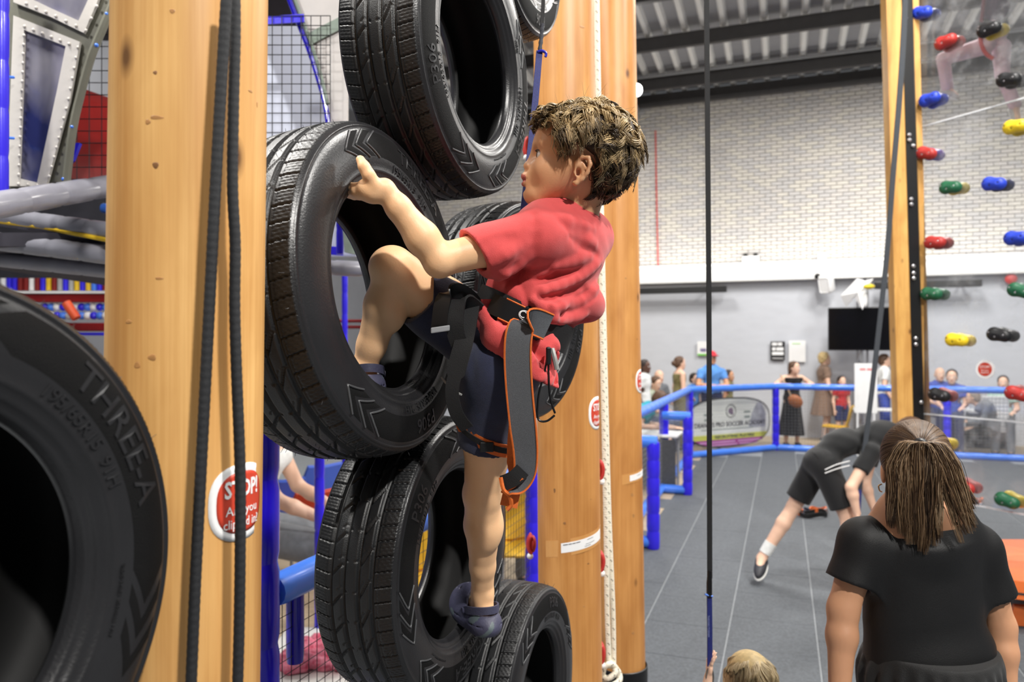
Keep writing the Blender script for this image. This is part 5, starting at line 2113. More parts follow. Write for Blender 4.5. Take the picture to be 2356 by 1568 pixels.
# gear cords and zip pulls at the hip
for pts, nm in (([P(1262, 800, 1.415), P(1254, 850, 1.41), P(1240, 905, 1.41), P(1236, 945, 1.412)], 'accessory_cord'),
                ([P(1262, 800, 1.42), P(1262, 860, 1.415), P(1266, 915, 1.415), P(1277, 950, 1.42)], 'accessory_cord'),
                ([P(1236, 945, 1.415), P(1240, 966, 1.412), P(1258, 968, 1.412), P(1276, 955, 1.415)], 'accessory_cord')):
    MB().tube(catmull(pts, 6), .0022, 5).build(nm, M['black'], har, True)
MB().bbox(P(1262, 818, 1.408), (.010, .008, .034), .003).build('cord_lock', M['black'], har)
pz = catmull([P(1270, 802, 1.425), P(1276, 825, 1.42), P(1281, 850, 1.42)], 4)
MB().tube(pz, .0052, 8).build('zip_pull', mat('silver_pull', srgb(160, 160, 156), .4, metal=.4), har, True)

# ================================================================== other people
def cloth(name, rgb, rough=.85, **k): return mat(name, srgb(*rgb), rough, .12, 30, .4, 400, sheen=.15, **k)


SK = {'fair': mat('fair_skin', srgb(232, 190, 164), .5, .05, 14, sss=.05), 'tan': mat('tan_skin', srgb(206, 152, 116), .5, .05, 14, sss=.05),
      'dark': mat('dark_skin', srgb(92, 62, 48), .5, .05, 14)}
HAIRM = {'brown': mat('brown_hair', srgb(88, 62, 44), .55, .35, 60, stretch=(1, 1, .2)), 'dark': mat('dark_hair', srgb(44, 34, 30), .55, .3, 60),
         'blonde': mat('blonde_hair', srgb(206, 180, 128), .55, .2, 60), 'grey': mat('grey_hair', srgb(150, 140, 130), .6, .2, 60)}
SHOE = mat('dark_shoe', srgb(50, 50, 56), .6, .2, 30)
SOLE = mat('white_sole', srgb(230, 230, 226), .6)


def figure(label, base, yaw, h=1.7, pose=None, skin='fair', hair=('short', 'brown'), top=('tee', None), bottom=('trousers', None), vox=.012, hs=1.0,
           head_yaw=0., head_pitch=0., group=None, shoes=True, face=True, girth=1.0, name='person', stand=True):
    """clothed person: continuous body, hair, top, bottom and shoes as parts"""
    s = h / 1.7
    base = Vector(base)
    fd = Vector((math.cos(yaw), math.sin(yaw), 0)); ld = Vector((-math.sin(yaw), math.cos(yaw), 0))
    Wp = lambda q: q if isinstance(q, Vector) else base + (fd * q[0] + ld * q[1] + UP * q[2]) * s
    D = dict(head=(.015, 0, 1.575), neck=(-.01, 0, 1.42), chest=(0, 0, 1.25), waist=(0, 0, 1.07), pelvis=(0, 0, .94), ls=(0, .165, 1.375), rs=(0, -.165, 1.375),
             le=(-.03, .21, 1.10), re=(-.03, -.21, 1.10), lw=(.04, .22, .86), rw=(.04, -.22, .86), lh=(0, .085, .90), rh=(0, -.085, .90), lk=(.02, .10, .49), rk=(.02, -.10, .49),
             la=(-.03, .11, .075), ra=(-.03, -.11, .075))
    if pose: D.update(pose)
    J_ = {k: Wp(v) for k, v in D.items()}
    t = thing(name, label, 'person', base, group)
    up = (J_['neck'] - J_['pelvis']).normalized()
    lt = (J_['ls'] - J_['rs']); lt = (lt - up * lt.dot(up)).normalized()
    ft = lt.cross(up).normalized()
    R = (tuple(ft), tuple(lt), tuple(up))
    hf_ = Matrix.Rotation(head_yaw, 3, 'Z') @ fd
    hl_ = UP.cross(hf_).normalized()
    m_ = Matrix.Rotation(-head_pitch, 3, hl_)
    hf_ = m_ @ hf_; hu_ = m_ @ UP
    HR_ = (tuple(hf_), tuple(hl_), tuple(hu_))
    k_ = s * hs
    hp = lambda f, l, u: J_['head'] + (hf_ * f + hl_ * l + hu_ * u) * k_
    allp = [J_[q] for q in J_] + [hp(.15, .1, .17), hp(-.2, -.1, -.1)]
    lo = np.min([np3(p) for p in allp], 0) - .24 * s; hi = np.max([np3(p) for p in allp], 0) + .24 * s
    mk = lambda: Field(lo, hi, vox)
    g = girth

    def torso(F, inf=0.):
        F.ell(J_['chest'] + up * .05 * s, np.array((.105 * g, .150 * g, .17)) * s, R, .05 * s, '+', inf)
        F.ell(J_['waist'], np.array((.095 * g, .130 * g, .14)) * s, R, .05 * s, '+', inf)
        F.ell(J_['pelvis'], np.array((.105 * g, .150 * g, .12)) * s, R, .05 * s, '+', inf)
        F.cone(J_['ls'].lerp(J_['rs'], .12), J_['rs'].lerp(J_['ls'], .12), .055 * s, .055 * s, .04 * s, '+', inf)

    def arm(F, c, inf=0., upto=2.0):
        a, b, w = J_[c + 's'], J_[c + 'e'], J_[c + 'w']
        if upto < 1:
            F.cone(a, a.lerp(b, upto), (.052) * s, .045 * s, .03 * s, '+', inf); return
        F.cone(a, b, .050 * s * g ** .5, .038 * s, .03 * s, '+', inf)
        if upto < 2:
            F.cone(b, b.lerp(w, upto - 1), .038 * s, .030 * s, .02 * s, '+', inf); return
        m = b.lerp(w, .3)
        F.cone(b, m, .038 * s, .038 * s, .02 * s, '+', inf)
        F.cone(m, w, .037 * s, .025 * s, .02 * s, '+', inf)

    def hand(F, c):
        b, w = J_[c + 'e'], J_[c + 'w']
        d = (w - b).normalized()
        sd = d.cross(UP)
        if sd.length < .1: sd = d.cross(fd)
        sd.normalize()
        pl = d.cross(sd)
        F.ell(w + d * .045 * s, np.array((.048, .034, .016)) * s, (tuple(d), tuple(sd), tuple(pl)), .012 * s)
        for i, L in enumerate((.058, .066, .062, .048)):
            o = sd * ((i - 1.5) * .018 * s)
            q = w + d * .082 * s + o
            F.chain([q, q + d * L * .5 * s + pl * .006 * s, q + d * L * s + pl * .02 * s], [.0092 * s, .0086 * s, .0074 * s], .003 * s)
        q = w + d * .025 * s - sd * .03 * s
        F.chain([q, q + d * .03 * s - sd * .022 * s, q + d * .058 * s - sd * .028 * s], [.0115 * s, .010 * s, .008 * s], .004 * s)

    def leg(F, c, inf=0., upto=2.0):
        a, b, w = J_[c + 'h'], J_[c + 'k'], J_[c + 'a']
        if upto < 1:
            F.cone(a, a.lerp(b, upto), .080 * s * g, (.080 - .024 * upto) * s * g, .03 * s, '+', inf); return
        F.cone(a, b, .080 * s * g, .053 * s, .03 * s, '+', inf)
        m = b.lerp(w, .32)
        F.cone(b, m, .050 * s, .054 * s, .02 * s, '+', inf)
        F.cone(m, w, .053 * s, .035 * s, .02 * s, '+', inf)

    def foot_dir(c):
        d = J_.get(c + 'toe')
        return (d - J_[c + 'a']).normalized() if d is not None else fd

    F = mk()
    torso(F)
    for c in 'lr':
        arm(F, c); hand(F, c); leg(F, c)
        d = foot_dir(c)
        F.cone(J_[c + 'a'], J_[c + 'a'] + d * .12 * s - UP * .035 * s, .036 * s, .028 * s, .02 * s)
    F.cone(J_['neck'] - up * .03 * s, hp(-.015, 0, -.05), .056 * s, .050 * s, .02 * s)
    F.ell(hp(-.005, 0, .03), np.array((.098, .076, .092)) * k_, HR_, .02 * k_)
    F.ell(hp(.025, 0, -.035), np.array((.068, .060, .080)) * k_, HR_, .03 * k_)
    F.ell(hp(.068, 0, -.088), np.array((.022, .026, .020)) * k_, HR_, .03 * k_)
    F.cone(hp(.085, 0, .0), hp(.102, 0, -.028), .009 * k_, .012 * k_, .01 * k_)
    for e in (-1, 1):
        F.ell(hp(-.01, e * .078, -.012), np.array((.020, .008, .032)) * k_, HR_, .006 * k_)
        F.ell(hp(.088, e * .032, .004), np.array((.012, .018, .010)) * k_, HR_, .01 * k_, '-')
    F.cone(hp(.098, -.016, -.058), hp(.098, .016, -.058), .004 * k_, .004 * k_, .004 * k_, '-')
    F.build('body', SK[skin], t)
    if face:
        for e in (-1, 1):
            MB().ball(hp(.081, e * .032, .003), .0115 * k_, 10, 6).build('eye', M['eye'], t, 'all')
            MB().ball(hp(.0885, e * .032, .003), .0055 * k_, 8, 6).build('iris', M['iris'], t, 'all')
        MB().ball(hp(.0935, 0, -.0585), (.006 * k_, .022 * k_, .008 * k_), 10, 6, ax=(hf_, hl_, hu_)).build('lips', M['lip'], t, 'all')
    # hair
    st, hc = hair
    if st != 'bald':
        F = mk()
        if st == 'cap':
            F.ell(hp(-.005, 0, .045), np.array((.106, .086, .092)) * k_, HR_, 0)
            F.plane(hp(0, 0, .035), tuple(-hu_), .003)
            F.ell(hp(.12, 0, .045), np.array((.075, .07, .012)) * k_, HR_, .01)
            F.build('cap', hc, t)
        else:
            F.ell(hp(-.015, 0, .042), np.array((.106, .088, .094)) * k_, HR_, 0)
            F.ell(hp(-.045, 0, -.01), np.array((.078, .084, .085)) * k_, HR_, .02)
            if st == 'long':
                F.ell(hp(-.06, 0, -.09), np.array((.055, .09, .14)) * k_, HR_, .03)
            if st == 'bun':
                F.ell(hp(-.125, 0, .0), np.array((.045, .05, .05)) * k_, HR_, .01)
            if st == 'curly':
                for q in range(26):
                    a = q * 2.4; b = (q / 26) * 1.7 - .5
                    F.ell(hp(-.02 + math.cos(a) * math.cos(b) * .085, math.sin(a) * math.cos(b) * .08, .04 + math.sin(b) * .085), np.array((.034, .034, .034)) * k_, HR_, .006)
            F.plane(hp(.062, 0, .055), tuple(hf_ * .75 - hu_ * .66), .01)
            F.plane(hp(.018, 0, .01), tuple(hf_ * .93 - hu_ * .36), .01)
            F.ripple(lambda X, Y, Z: .0025 * np.sin(X * 160 + 2 * np.sin(Z * 60)) * np.sin(Y * 150 + Z * 20))
            F.build('hair', HAIRM[hc] if isinstance(hc, str) else hc, t)
    # top
    kind, m = top
    if m is not None:
        F = mk()
        torso(F, .016 * s)
        F.cone(J_['neck'] - up * .06 * s, J_['neck'] - up * .005 * s, .10 * s, .066 * s, .03 * s)
        upto = {'tee': .55, 'vest': 0, 'long': 1.92}[kind]
        for c in 'lr':
            if upto: arm(F, c, .014 * s, upto)
        F.ripple(lambda X, Y, Z: .004 * s * np.sin(X * 34 / s + 2 * np.sin(Z * 17 / s)) * np.sin(Z * 26 / s + Y * 21 / s))
        F.plane(J_['pelvis'] - up * .06 * s, tuple(-up), 0)
        if kind == 'vest':
            F.plane(J_['neck'] - up * .035 * s, tuple(up), .01)
        if 0 < upto < 1:
            for c in 'lr':
                a, b = J_[c + 's'], J_[c + 'e']
                F.plane(a.lerp(b, upto), tuple((b - a).normalized()), 0, a.lerp(b, upto) - Vector((.075, .075, .075)) * s, a.lerp(b, upto) + Vector((.075, .075, .075)) * s)
        F.build('top', m, t)
    kind, m = bottom
    if m is not None:
        F = mk()
        F.ell(J_['pelvis'], np.array((.112 * g, .155 * g, .12)) * s, R, .03 * s, '+', .010 * s)
        if kind in ('trousers', 'shorts'):
            u_ = 1.93 if kind == 'trousers' else .78
            for c in 'lr':
                a, b, w = J_[c + 'h'], J_[c + 'k'], J_[c + 'a']
                if kind == 'trousers':
                    F.cone(a, b, .094 * s * g, .070 * s, .03 * s); F.cone(b, b.lerp(w, .95), .070 * s, .062 * s, .02 * s)
                else:
                    F.cone(a, a.lerp(b, .95), .098 * s * g, .092 * s * g, .03 * s)
                    q = a.lerp(b, u_)
                    F.plane(q, tuple((b - a).normalized()), 0, q - Vector((.13, .13, .13)) * s, q + Vector((.13, .13, .13)) * s)
        else:
            zh = .22 if kind == 'skirt' else .50
            c0 = J_['pelvis'] + UP * .02 * s
            c1 = (J_['la'] + J_['ra']) / 2; c1 = Vector((c1.x, c1.y, base.z + zh * s))
            F.cone(c0, c1, .15 * s * g, .24 * s * g, .03 * s)
            F.ripple(lambda X, Y, Z: .012 * s * np.sin(np.arctan2(Y - c1.y, X - c1.x) * 11) * np.clip((c0.z - Z) / (.5 * s), 0, 1))
            F.plane(c1, (0, 0, -1), 0)
        F.plane(J_['waist'] - up * .0 * s, tuple(up), .01)
        F.build('lower_garment', m, t)
    if shoes:
        for c in 'lr':
            d = foot_dir(c); d = Vector((d.x, d.y, d.z * .0)).normalized() if stand else d
            sd = UP.cross(d).normalized(); uu = d.cross(sd)
            a = J_[c + 'a']
            F = Field(np3(a) - .22 * s, np3(a) + .22 * s, min(vox, .008))
            RR = (tuple(d), tuple(sd), tuple(uu))
            F.ell(a + d * .055 * s - uu * .035 * s, np.array((.13, .046, .045)) * s, RR, .01)
            F.ell(a - uu * .02 * s, np.array((.05, .044, .05)) * s, RR, .02)
            F.plane(a - uu * .072 * s, tuple(-uu), .004)
            F.build('shoe', SHOE if shoes is True else shoes, t)
            F = Field(np3(a) - .22 * s, np3(a) + .22 * s, min(vox, .008))
            F.ell(a + d * .055 * s - uu * .062 * s, np.array((.136, .05, .022)) * s, RR, .01)
            F.plane(a - uu * .074 * s, tuple(-uu), .002); F.plane(a - uu * .054 * s, tuple(uu), .002)
            F.build('sole', SOLE, t)
    return t, J_, hp, (hf_, hl_, hu_)


# ---- people beyond the far barrier
def spot(x, D): 
    p = P(x, HY, D); return Vector((p.x, p.y, 0))
CAMDIR = lambda x: math.atan2(-1.0, -(x - CX) / FPX)          # yaw that faces the camera
c_black = cloth('black_cotton', (16, 16, 20)); c_navy = cloth('navy_cotton', (40, 48, 90)); c_blue = cloth('sky_blue_cotton', (92, 150, 222)); c_white = cloth('white_cotton', (226, 228, 226))
c_olive = cloth('olive_cotton', (124, 116, 74)); c_brown = cloth('brown_print', (128, 104, 88)); c_teal = cloth('teal_cotton', (42, 156, 178)); c_grey = cloth('grey_cotton', (120, 124, 130))
c_camo = mat('leaf_print', srgb(190, 196, 180), .8, 0, 30, col2=srgb(110, 120, 96)); c_denim = cloth('denim', (70, 84, 120)); c_red = cloth('red_cotton_top', (176, 40, 44)); c_jean = cloth('bright_blue_cotton', (60, 80, 170))

DB = 13.95
t, Jw, hp, ax = figure('woman in sleeveless black top and long black skirt leaning on the blue rail', spot(1822, DB), CAMDIR(1822) + .35, 1.66,
       dict(head=(.13, .0, 1.52), neck=(.06, 0, 1.38), chest=(.02, 0, 1.20), ls=(.05, .17, 1.33), rs=(.05, -.17, 1.33), le=(.10, .36, 1.20), re=(.10, -.36, 1.20), lw=(.27, .12, 1.21), rw=(.27, -.12, 1.21)),
       'fair', ('long', 'brown'), ('vest', c_black), ('skirt', c_black), head_yaw=.75, vox=.011)
bag = thing('shoulder_bag', 'tan leather bag at the hip of the woman in black', 'bag', spot(1830, DB - .22))
bq = P(1830, 922, DB - .30)
F = Field(np3(bq) - .25, np3(bq) + .25, .01)
F.ell(bq, (.14, .05, .11), (tuple(Vector((.8, -.3, -.5)).normalized()), tuple(Vector((.3, .95, 0)).normalized()), tuple(Vector((.5, -.1, .8)).normalized())), 0)
F.build('pouch', mat('tan_leather', srgb(160, 94, 52), .5, .15, 20), bag)
MB().tube(catmull([P(1822, 915, DB - .3), P(1806, 880, DB - .25), P(1796, 862, DB - .1)], 5), .012, 6).build('strap', mat('bag_strap', srgb(190, 160, 130), .6), bag, True)

figure('man in red cap and sky-blue T-shirt leaning on the blue rail', spot(1637, 13.9), CAMDIR(1637) + .15, 1.80,
       dict(ls=(.03, .19, 1.33), rs=(.03, -.19, 1.33), le=(.14, .25, 1.10), re=(.14, -.25, 1.10), lw=(.30, -.02, 1.08), rw=(.30, .02, 1.10)), 'tan', ('cap', cloth('red_cap', (198, 46, 60))), ('tee', c_blue), ('trousers', c_navy), head_yaw=.35, girth=1.12, vox=.011)
figure('woman in olive vest top with hair tied back facing right', spot(1563, 13.7), .15, 1.70,
       dict(le=(-.02, .2, 1.1), lw=(.16, .14, .95), re=(.0, -.2, 1.1), rw=(.16, -.14, .98)), 'fair', ('bun', 'brown'), ('vest', c_olive), ('trousers', c_olive), vox=.011)
figure('girl in white top with dark hair beside the furthest pole', spot(1482, 12.7), -.5, 1.66, None, 'dark', ('bun', 'dark'), ('tee', c_white), ('trousers', c_denim), vox=.011)
sit = lambda h0: dict(head=(.05, 0, 1.12 + h0), neck=(0, 0, .97 + h0), chest=(-.02, 0, .80 + h0), waist=(-.03, 0, .62 + h0), pelvis=(-.04, 0, .50 + h0), ls=(0, .165, .92 + h0), rs=(0, -.165, .92 + h0),
             le=(.06, .2, .68 + h0), re=(.06, -.2, .68 + h0), lw=(.28, .14, .64 + h0), rw=(.28, -.14, .64 + h0), lh=(0, .085, .48 + h0), rh=(0, -.085, .48 + h0), lk=(.40, .10, .46 + h0), rk=(.40, -.10, .46 + h0), la=(.40, .11, .075), ra=(.40, -.11, .075))
figure('bald man seated in grey shirt behind the cafe table', spot(1513, 14.6), -1.2, 1.84, sit(.07), 'fair', ('bald', None), ('tee', c_grey), ('trousers', c_denim), vox=.012)
figure('seated person in leaf-print shirt and brown hair near the far pole', spot(1503, 13.6), -.8, 1.78, sit(.03), 'fair', ('short', 'brown'), ('tee', c_camo), ('trousers', c_denim), vox=.012, head_pitch=-.3)
figure('person in teal T-shirt bending forward beside the blue rail', spot(1474, 11.2), -.4, 1.75, dict(sit(.0), head=(.28, 0, 1.06), neck=(.15, 0, .95), chest=(.06, 0, .82), lw=(.5, .05, .66), rw=(.5, -.05, .66)), 'fair', ('short', 'brown'), ('tee', c_teal), ('trousers', c_black), vox=.012, head_pitch=-.6)
figure('boy in pale blue shirt left of the man in the red cap', spot(1597, 14.2), -.9, 1.36, None, 'fair', ('short', 'dark'), ('tee', c_blue), ('shorts', c_navy), vox=.011, hs=1.15)
figure('boy in khaki shirt right of the man in the red cap', spot(1676, 14.3), -.6, 1.42, None, 'tan', ('short', 'dark'), ('tee', c_olive), ('shorts', c_olive), vox=.011, hs=1.12)
figure('blonde woman in short brown print dress walking right', spot(1896, 14.75), -.15, 1.76, dict(lk=(.10, .09, .49), la=(.06, .09, .08), re=(.02, -.22, 1.1), rw=(.12, -.24, .88)), 'fair', ('curly', 'blonde'), ('tee', c_brown), ('dress', c_brown), vox=.011, girth=1.1)
figure('dark-haired child in red top behind the blonde woman', spot(1936, 14.4), -1.4, 1.30, None, 'fair', ('short', 'dark'), ('tee', c_red), ('shorts', c_navy), vox=.012, hs=1.12)
figure('teenager in white T-shirt standing left of the acrylic wall post', spot(2034, 14.2), -.3, 1.74, dict(rw=(.10, -.22, .88)), 'fair', ('short', 'brown'), ('tee', c_white), ('trousers', c_jean), vox=.011)
figure('bald man seated behind the acrylic panel in dark blue top', spot(2160, 13.95), CAMDIR(2160) + .3, 1.86, sit(.12), 'fair', ('bald', None), ('tee', c_jean), ('trousers', c_navy), vox=.012)
figure('woman with dark hair seated behind the acrylic panel next to the bald man', spot(2190, 13.2), CAMDIR(2190), 1.84, sit(.12), 'fair', ('short', 'dark'), ('tee', c_jean), ('trousers', c_navy), vox=.012)
figure('child in pale green top seated at right behind the acrylic panel', spot(2308, 13.0), CAMDIR(2308), 1.74, sit(.10), 'fair', ('short', 'dark'), ('tee', cloth('pale_green', (180, 206, 196))), ('trousers', c_grey), vox=.012)
figure('person in grey crouching on the floor behind the acrylic panel', spot(2272, 12.75), 2.6, 1.7, dict(sit(-.05), head=(.22, 0, 1.0), neck=(.12, 0, .88)), 'fair', ('short', 'grey'), ('long', c_grey), ('trousers', c_black), vox=.012)

# ---- man in black bending over the rope
q = P
Dm = 5.85
t, Jm, hp, ax = figure('man in black T-shirt and shorts bending forward over the floor', PF(1790, 1345, 0), 0.0, 1.80,
    dict(la=q(1752, 1284, 5.98), ra=q(1958, 1345, 5.62), lk=q(1826, 1165, 5.98), rk=q(1950, 1190, 5.70), lh=q(1872, 1082, 5.92), rh=q(1900, 1078, 5.76),
         pelvis=q(1890, 1062, 5.84), waist=q(1935, 1020, 5.84), chest=q(1998, 1012, 5.84), neck=q(2050, 1000, 5.84), head=q(2092, 1000, 5.82),
         ls=q(2010, 1022, 6.02), rs=q(2005, 1040, 5.66), le=q(1990, 1110, 6.0), re=q(1958, 1120, 5.60), lw=q(2010, 1170, 5.95), rw=q(1972, 1180, 5.58),
         ltoe=q(1738, 1335, 5.75), rtoe=q(2020, 1380, 5.6)),
    'fair', ('short', 'brown'), ('tee', cloth('black_sport_top', (17, 18, 20))), ('shorts', cloth('black_sport_shorts', (14, 14, 17))), vox=.009, head_pitch=-.9, stand=False)
MB().tube([Jm['la'].lerp(Jm['lk'], f) for f in (.10, .22, .30)], [.047, .049, .050], 14).build('sock', c_white, t, True)
MB().tube([Jm['ra'].lerp(Jm['rk'], f) for f in (.10, .22, .30)], [.047, .049, .050], 14).build('sock', c_white, t, True)
for y0 in (0, 10):
    MB().tube(catmull([q(1898, 1080 + y0 * .8, 5.66), q(1925, 1068 + y0, 5.645), q(1955, 1060 + y0, 5.64)], 5), .0038, 5).build('piping', M['paper'], t, True)

# ---- woman with ponytail in the right foreground, seen from behind
DW = 2.0
wb = P(2125, HY, DW); wb = Vector((wb.x, wb.y, 0))
yaw_w = math.atan2(wb.y, wb.x) + .12
c_tee = mat('black_tee', srgb(9, 9, 11), .6, .15, 20, .3, 500)
t, Jp, hpw, axw = figure('woman with long brown ponytail in black T-shirt seen from behind', wb, yaw_w, 1.70,
    dict(head=P(2106, 1078, 2.0), neck=P(2112, 1178, 1.985), chest=P(2120, 1290, 2.0), waist=P(2132, 1450, 2.0), pelvis=P(2138, 1560, 2.0),
         ls=P(1985, 1246, 1.99), rs=P(2248, 1264, 2.02), le=P(1940, 1400, 1.98), re=P(2300, 1440, 2.02), lw=P(1930, 1610, 1.93), rw=P(2316, 1640, 1.98)),
    'tan', ('bald', None), ('tee', None), ('skirt', None), vox=.006, face=True, girth=.96)
# T-shirt with set-in sleeves
F = Field(np3((.70, 1.72, .92)), np3((1.52, 2.30, 1.56)), .0055)
upw = (Jp['neck'] - Jp['pelvis']).normalized(); ltw = (Jp['ls'] - Jp['rs']).normalized(); ftw = ltw.cross(upw)
Rw = (tuple(ftw), tuple(ltw), tuple(upw))
F.ell(P(2118, 1270, 2.0), (.105, .165, .16), Rw, .05)
F.ell(P(2124, 1400, 2.0), (.105, .158, .16), Rw, .05)
F.ell(P(2138, 1500, 2.0), (.115, .170, .10), Rw, .05)
F.cone(Jp['ls'] + UP * .004, Jp['rs'] + UP * .004, .054, .054, .05)
F.cone(Jp['neck'] - upw * .07, Jp['neck'] - upw * .02, .10, .062, .04)
for a, b, r in (((1990, 1330, 1.88), (2060, 1280, 1.86), .010), ((2230, 1400, 1.89), (2150, 1330, 1.87), .010), ((2210, 1450, 1.89), (2120, 1380, 1.88), .009), ((2000, 1440, 1.9), (2100, 1470, 1.88), .010), ((2240, 1500, 1.9), (2140, 1440, 1.88), .010),
                ((2010, 1500, 1.9), (2120, 1520, 1.885), .009), ((2250, 1330, 1.92), (2190, 1260, 1.885), .009), ((1975, 1270, 1.92), (2020, 1230, 1.9), .008)):
    fold(F, a[0], a[1], b[0], b[1], r * 1.3, .003, .02)
    fold(F, a[0], a[1] + 16, b[0], b[1] + 16, r * 1.2, -.004, .02, '-')
SL = Field(np3((.70, 1.72, .92)), np3((1.52, 2.30, 1.56)), .0055)
for c in 'lr':
    a, b = Jp[c + 's'], Jp[c + 'e']
    SL.cone(a, a.lerp(b, .75), .056, .068, .04)
for c in 'lr':
    a, b = Jp[c + 's'], Jp[c + 'e']
    SL.plane(a.lerp(b, .60), tuple((b - a).normalized()), 0, a.lerp(b, .60) - Vector((.12, .12, .12)), a.lerp(b, .60) + Vector((.12, .12, .12)))
hh = np.maximum(.04 - np.abs(F.F - SL.F), 0) / .04
F.F = np.minimum(F.F, SL.F) - hh * hh * .01
F.plane(P(2140, 1530, 2.0), tuple((-upw + Vector((-.10, 0, 0))).normalized()), .004)
B = Field(np3((.70, 1.72, .92)), np3((1.52, 2.30, 1.56)), .0055)
for c in 'lr':
    B.cone(Jp[c + 's'].lerp(Jp[c + 'e'], .44), Jp[c + 'e'], .050, .048, .01)
B.cone(Jp['neck'] + upw * .08, Jp['neck'] - upw * .005, .06, .058, .01)
F.F = np.maximum(F.F, -B.F)
F.build('t_shirt', c_tee, t)
# gathered black shorts
F = Field(np3((.80, 1.74, .55)), np3((1.46, 2.28, 1.12)), .006)
F.ell(Jp['pelvis'] + UP * .03, (.125, .180, .12), Rw, .03)
F.cone(Jp['pelvis'] + UP * .02, Jp['pelvis'] - UP * .35, .165, .185, .04)
pc = Jp['pelvis']
F.ripple(lambda X, Y, Z: .006 * np.sin(np.arctan2(Y - pc.y, X - pc.x) * 26) * np.clip((1.075 - Z) / .05, 0, 1))
F.plane(Jp['pelvis'] + UP * .085, (0, 0, 1), .004)
F.build('shorts', cloth('black_crepe', (12, 12, 13), .75), t)
# ponytail hair
hf_, hl_, hu_ = axw
rnd = random.Random(11)
tie = hpw(-.112, 0, .075)
F = Field(np3(hpw(0, 0, 0)) - .19, np3(hpw(0, 0, 0)) + .19, .006)
HRw = (tuple(hf_), tuple(hl_), tuple(hu_))
F.ell(hpw(-.012, 0, .035), (.104, .083, .096), HRw, 0)
F.ell(hpw(-.05, 0, -.02), (.062, .074, .08), HRw, .02)
F.plane(hpw(.06, 0, .05), tuple(hf_ * .75 - hu_ * .66), .01); F.plane(hpw(.012, 0, .01), tuple(hf_ * .95 - hu_ * .3), .01)
for e in (-1, 1): F.ell(hpw(-.006, e * .084, -.014), (.026, .02, .036), HRw, .004, '-')
F.build('hair_cap', mat('brunette_cap', srgb(46, 34, 28), .5, .3, 40), t)
cur, tin, rr_ = [], [], []
cols = [Vector((.040, .023, .014)), Vector((.11, .062, .032)), Vector((.28, .175, .092)), Vector((.50, .37, .24))]
def tint(g): 
    g = max(0, min(.999, g)) * 3; i = int(g); return tuple(cols[i].lerp(cols[i + 1], g - i))
S_ = 14
# combed strands from hairline to the tie
for k in range(1500):
    az = rnd.uniform(-math.pi, math.pi); b = rnd.uniform(-.9, 1.35)
    f, l, u = math.cos(az) * math.cos(b) * .098, math.sin(az) * math.cos(b) * .0835, .032 + math.sin(b) * .096
    if f > .05 and u < .05: continue
    if f > .0 and u < .0: continue
    if u < -.075: continue
    pts = []
    for i in range(S_):
        x = i / (S_ - 1)
        p = Vector((f, l, u)).lerp(Vector((-.108, 0, .078)), x)
        # stay on the skull
        v = Vector(((p.x + .012) / .106, p.y / .085, (p.z - .035) / .098))
        L = v.length
        w = min(1, (1 - x) * 3)
        if L < 1.02: v = v / L * (1.02 * (1 - x * .0)); p2 = Vector((v.x * .106 - .012, v.y * .085, v.z * .098 + .035)); p = p.lerp(p2, w)
        pts.append(tuple(hpw(*p)))
    cur.append(pts); tin.append(tint(rnd.gauss(.22, .16))); rr_.append(np.full(S_, .0011))
# the tail falling over the shoulders, streaked blonde towards the tips
for k in range(190):
    cx_ = rnd.gauss(0, 1); 
    spread = max(-1.9, min(1.9, cx_))
    L = rnd.uniform(.66, 1.06) * (1.05 - .22 * abs(spread) / 1.9)
    g0 = rnd.gauss(.45, .34)
    wv = rnd.uniform(0, 6.28); dpt = rnd.uniform(0, 1)
    right_swish = spread > 1.1
    for m in range(20):
        o = rnd.gauss(0, .0085); o2 = rnd.gauss(0, .008)
        pts = []
        for i in range(S_):
            x = i / (S_ - 1)
            fan = math.sin(min(1, .18 + x * 2.2) * 1.57)
            lat = spread * .037 * fan + o * (1 - .6 * x) + .004 * math.sin(wv + x * 9) * x + (.050 * x * x if right_swish else 0)
            back = -.112 - .034 * math.sin(min(1, x * 1.6) * 1.7) * (.35 + .65 * dpt) + o2 * (1 - x * .7) + .012 * x
            p = hpw(back, 0, .088) + UP * (.012 * math.sin(min(1, x * 5) * math.pi)) - UP * (.262 * L * x) - hl_ * lat
            pts.append(tuple(p))
        cur.append(pts); tin.append(tint(g0 + rnd.gauss(0, .12)))
        rr_.append(np.array([.0008] * 5 + [.0009] * 5 + [.0008, .0007, .0005, .0002]))
strands('ponytail', cur, np.array(rr_), tin, M['hair'], t, 3)
MB().lathe(tie + hf_ * .006, hf_, [(.016, -.012), (.021, -.006), (.021, .006), (.016, .012)], 16).build('hair_tie', M['black'], t, True)
MB().tube(catmull([hpw(-.012, .082, -.045), hpw(-.014, .090, -.05), hpw(-.016, .088, -.062), hpw(-.012, .082, -.066)], 4), .0018, 5).build('earring', mat('gold', srgb(210, 160, 80), .3, metal=.9), t, True)

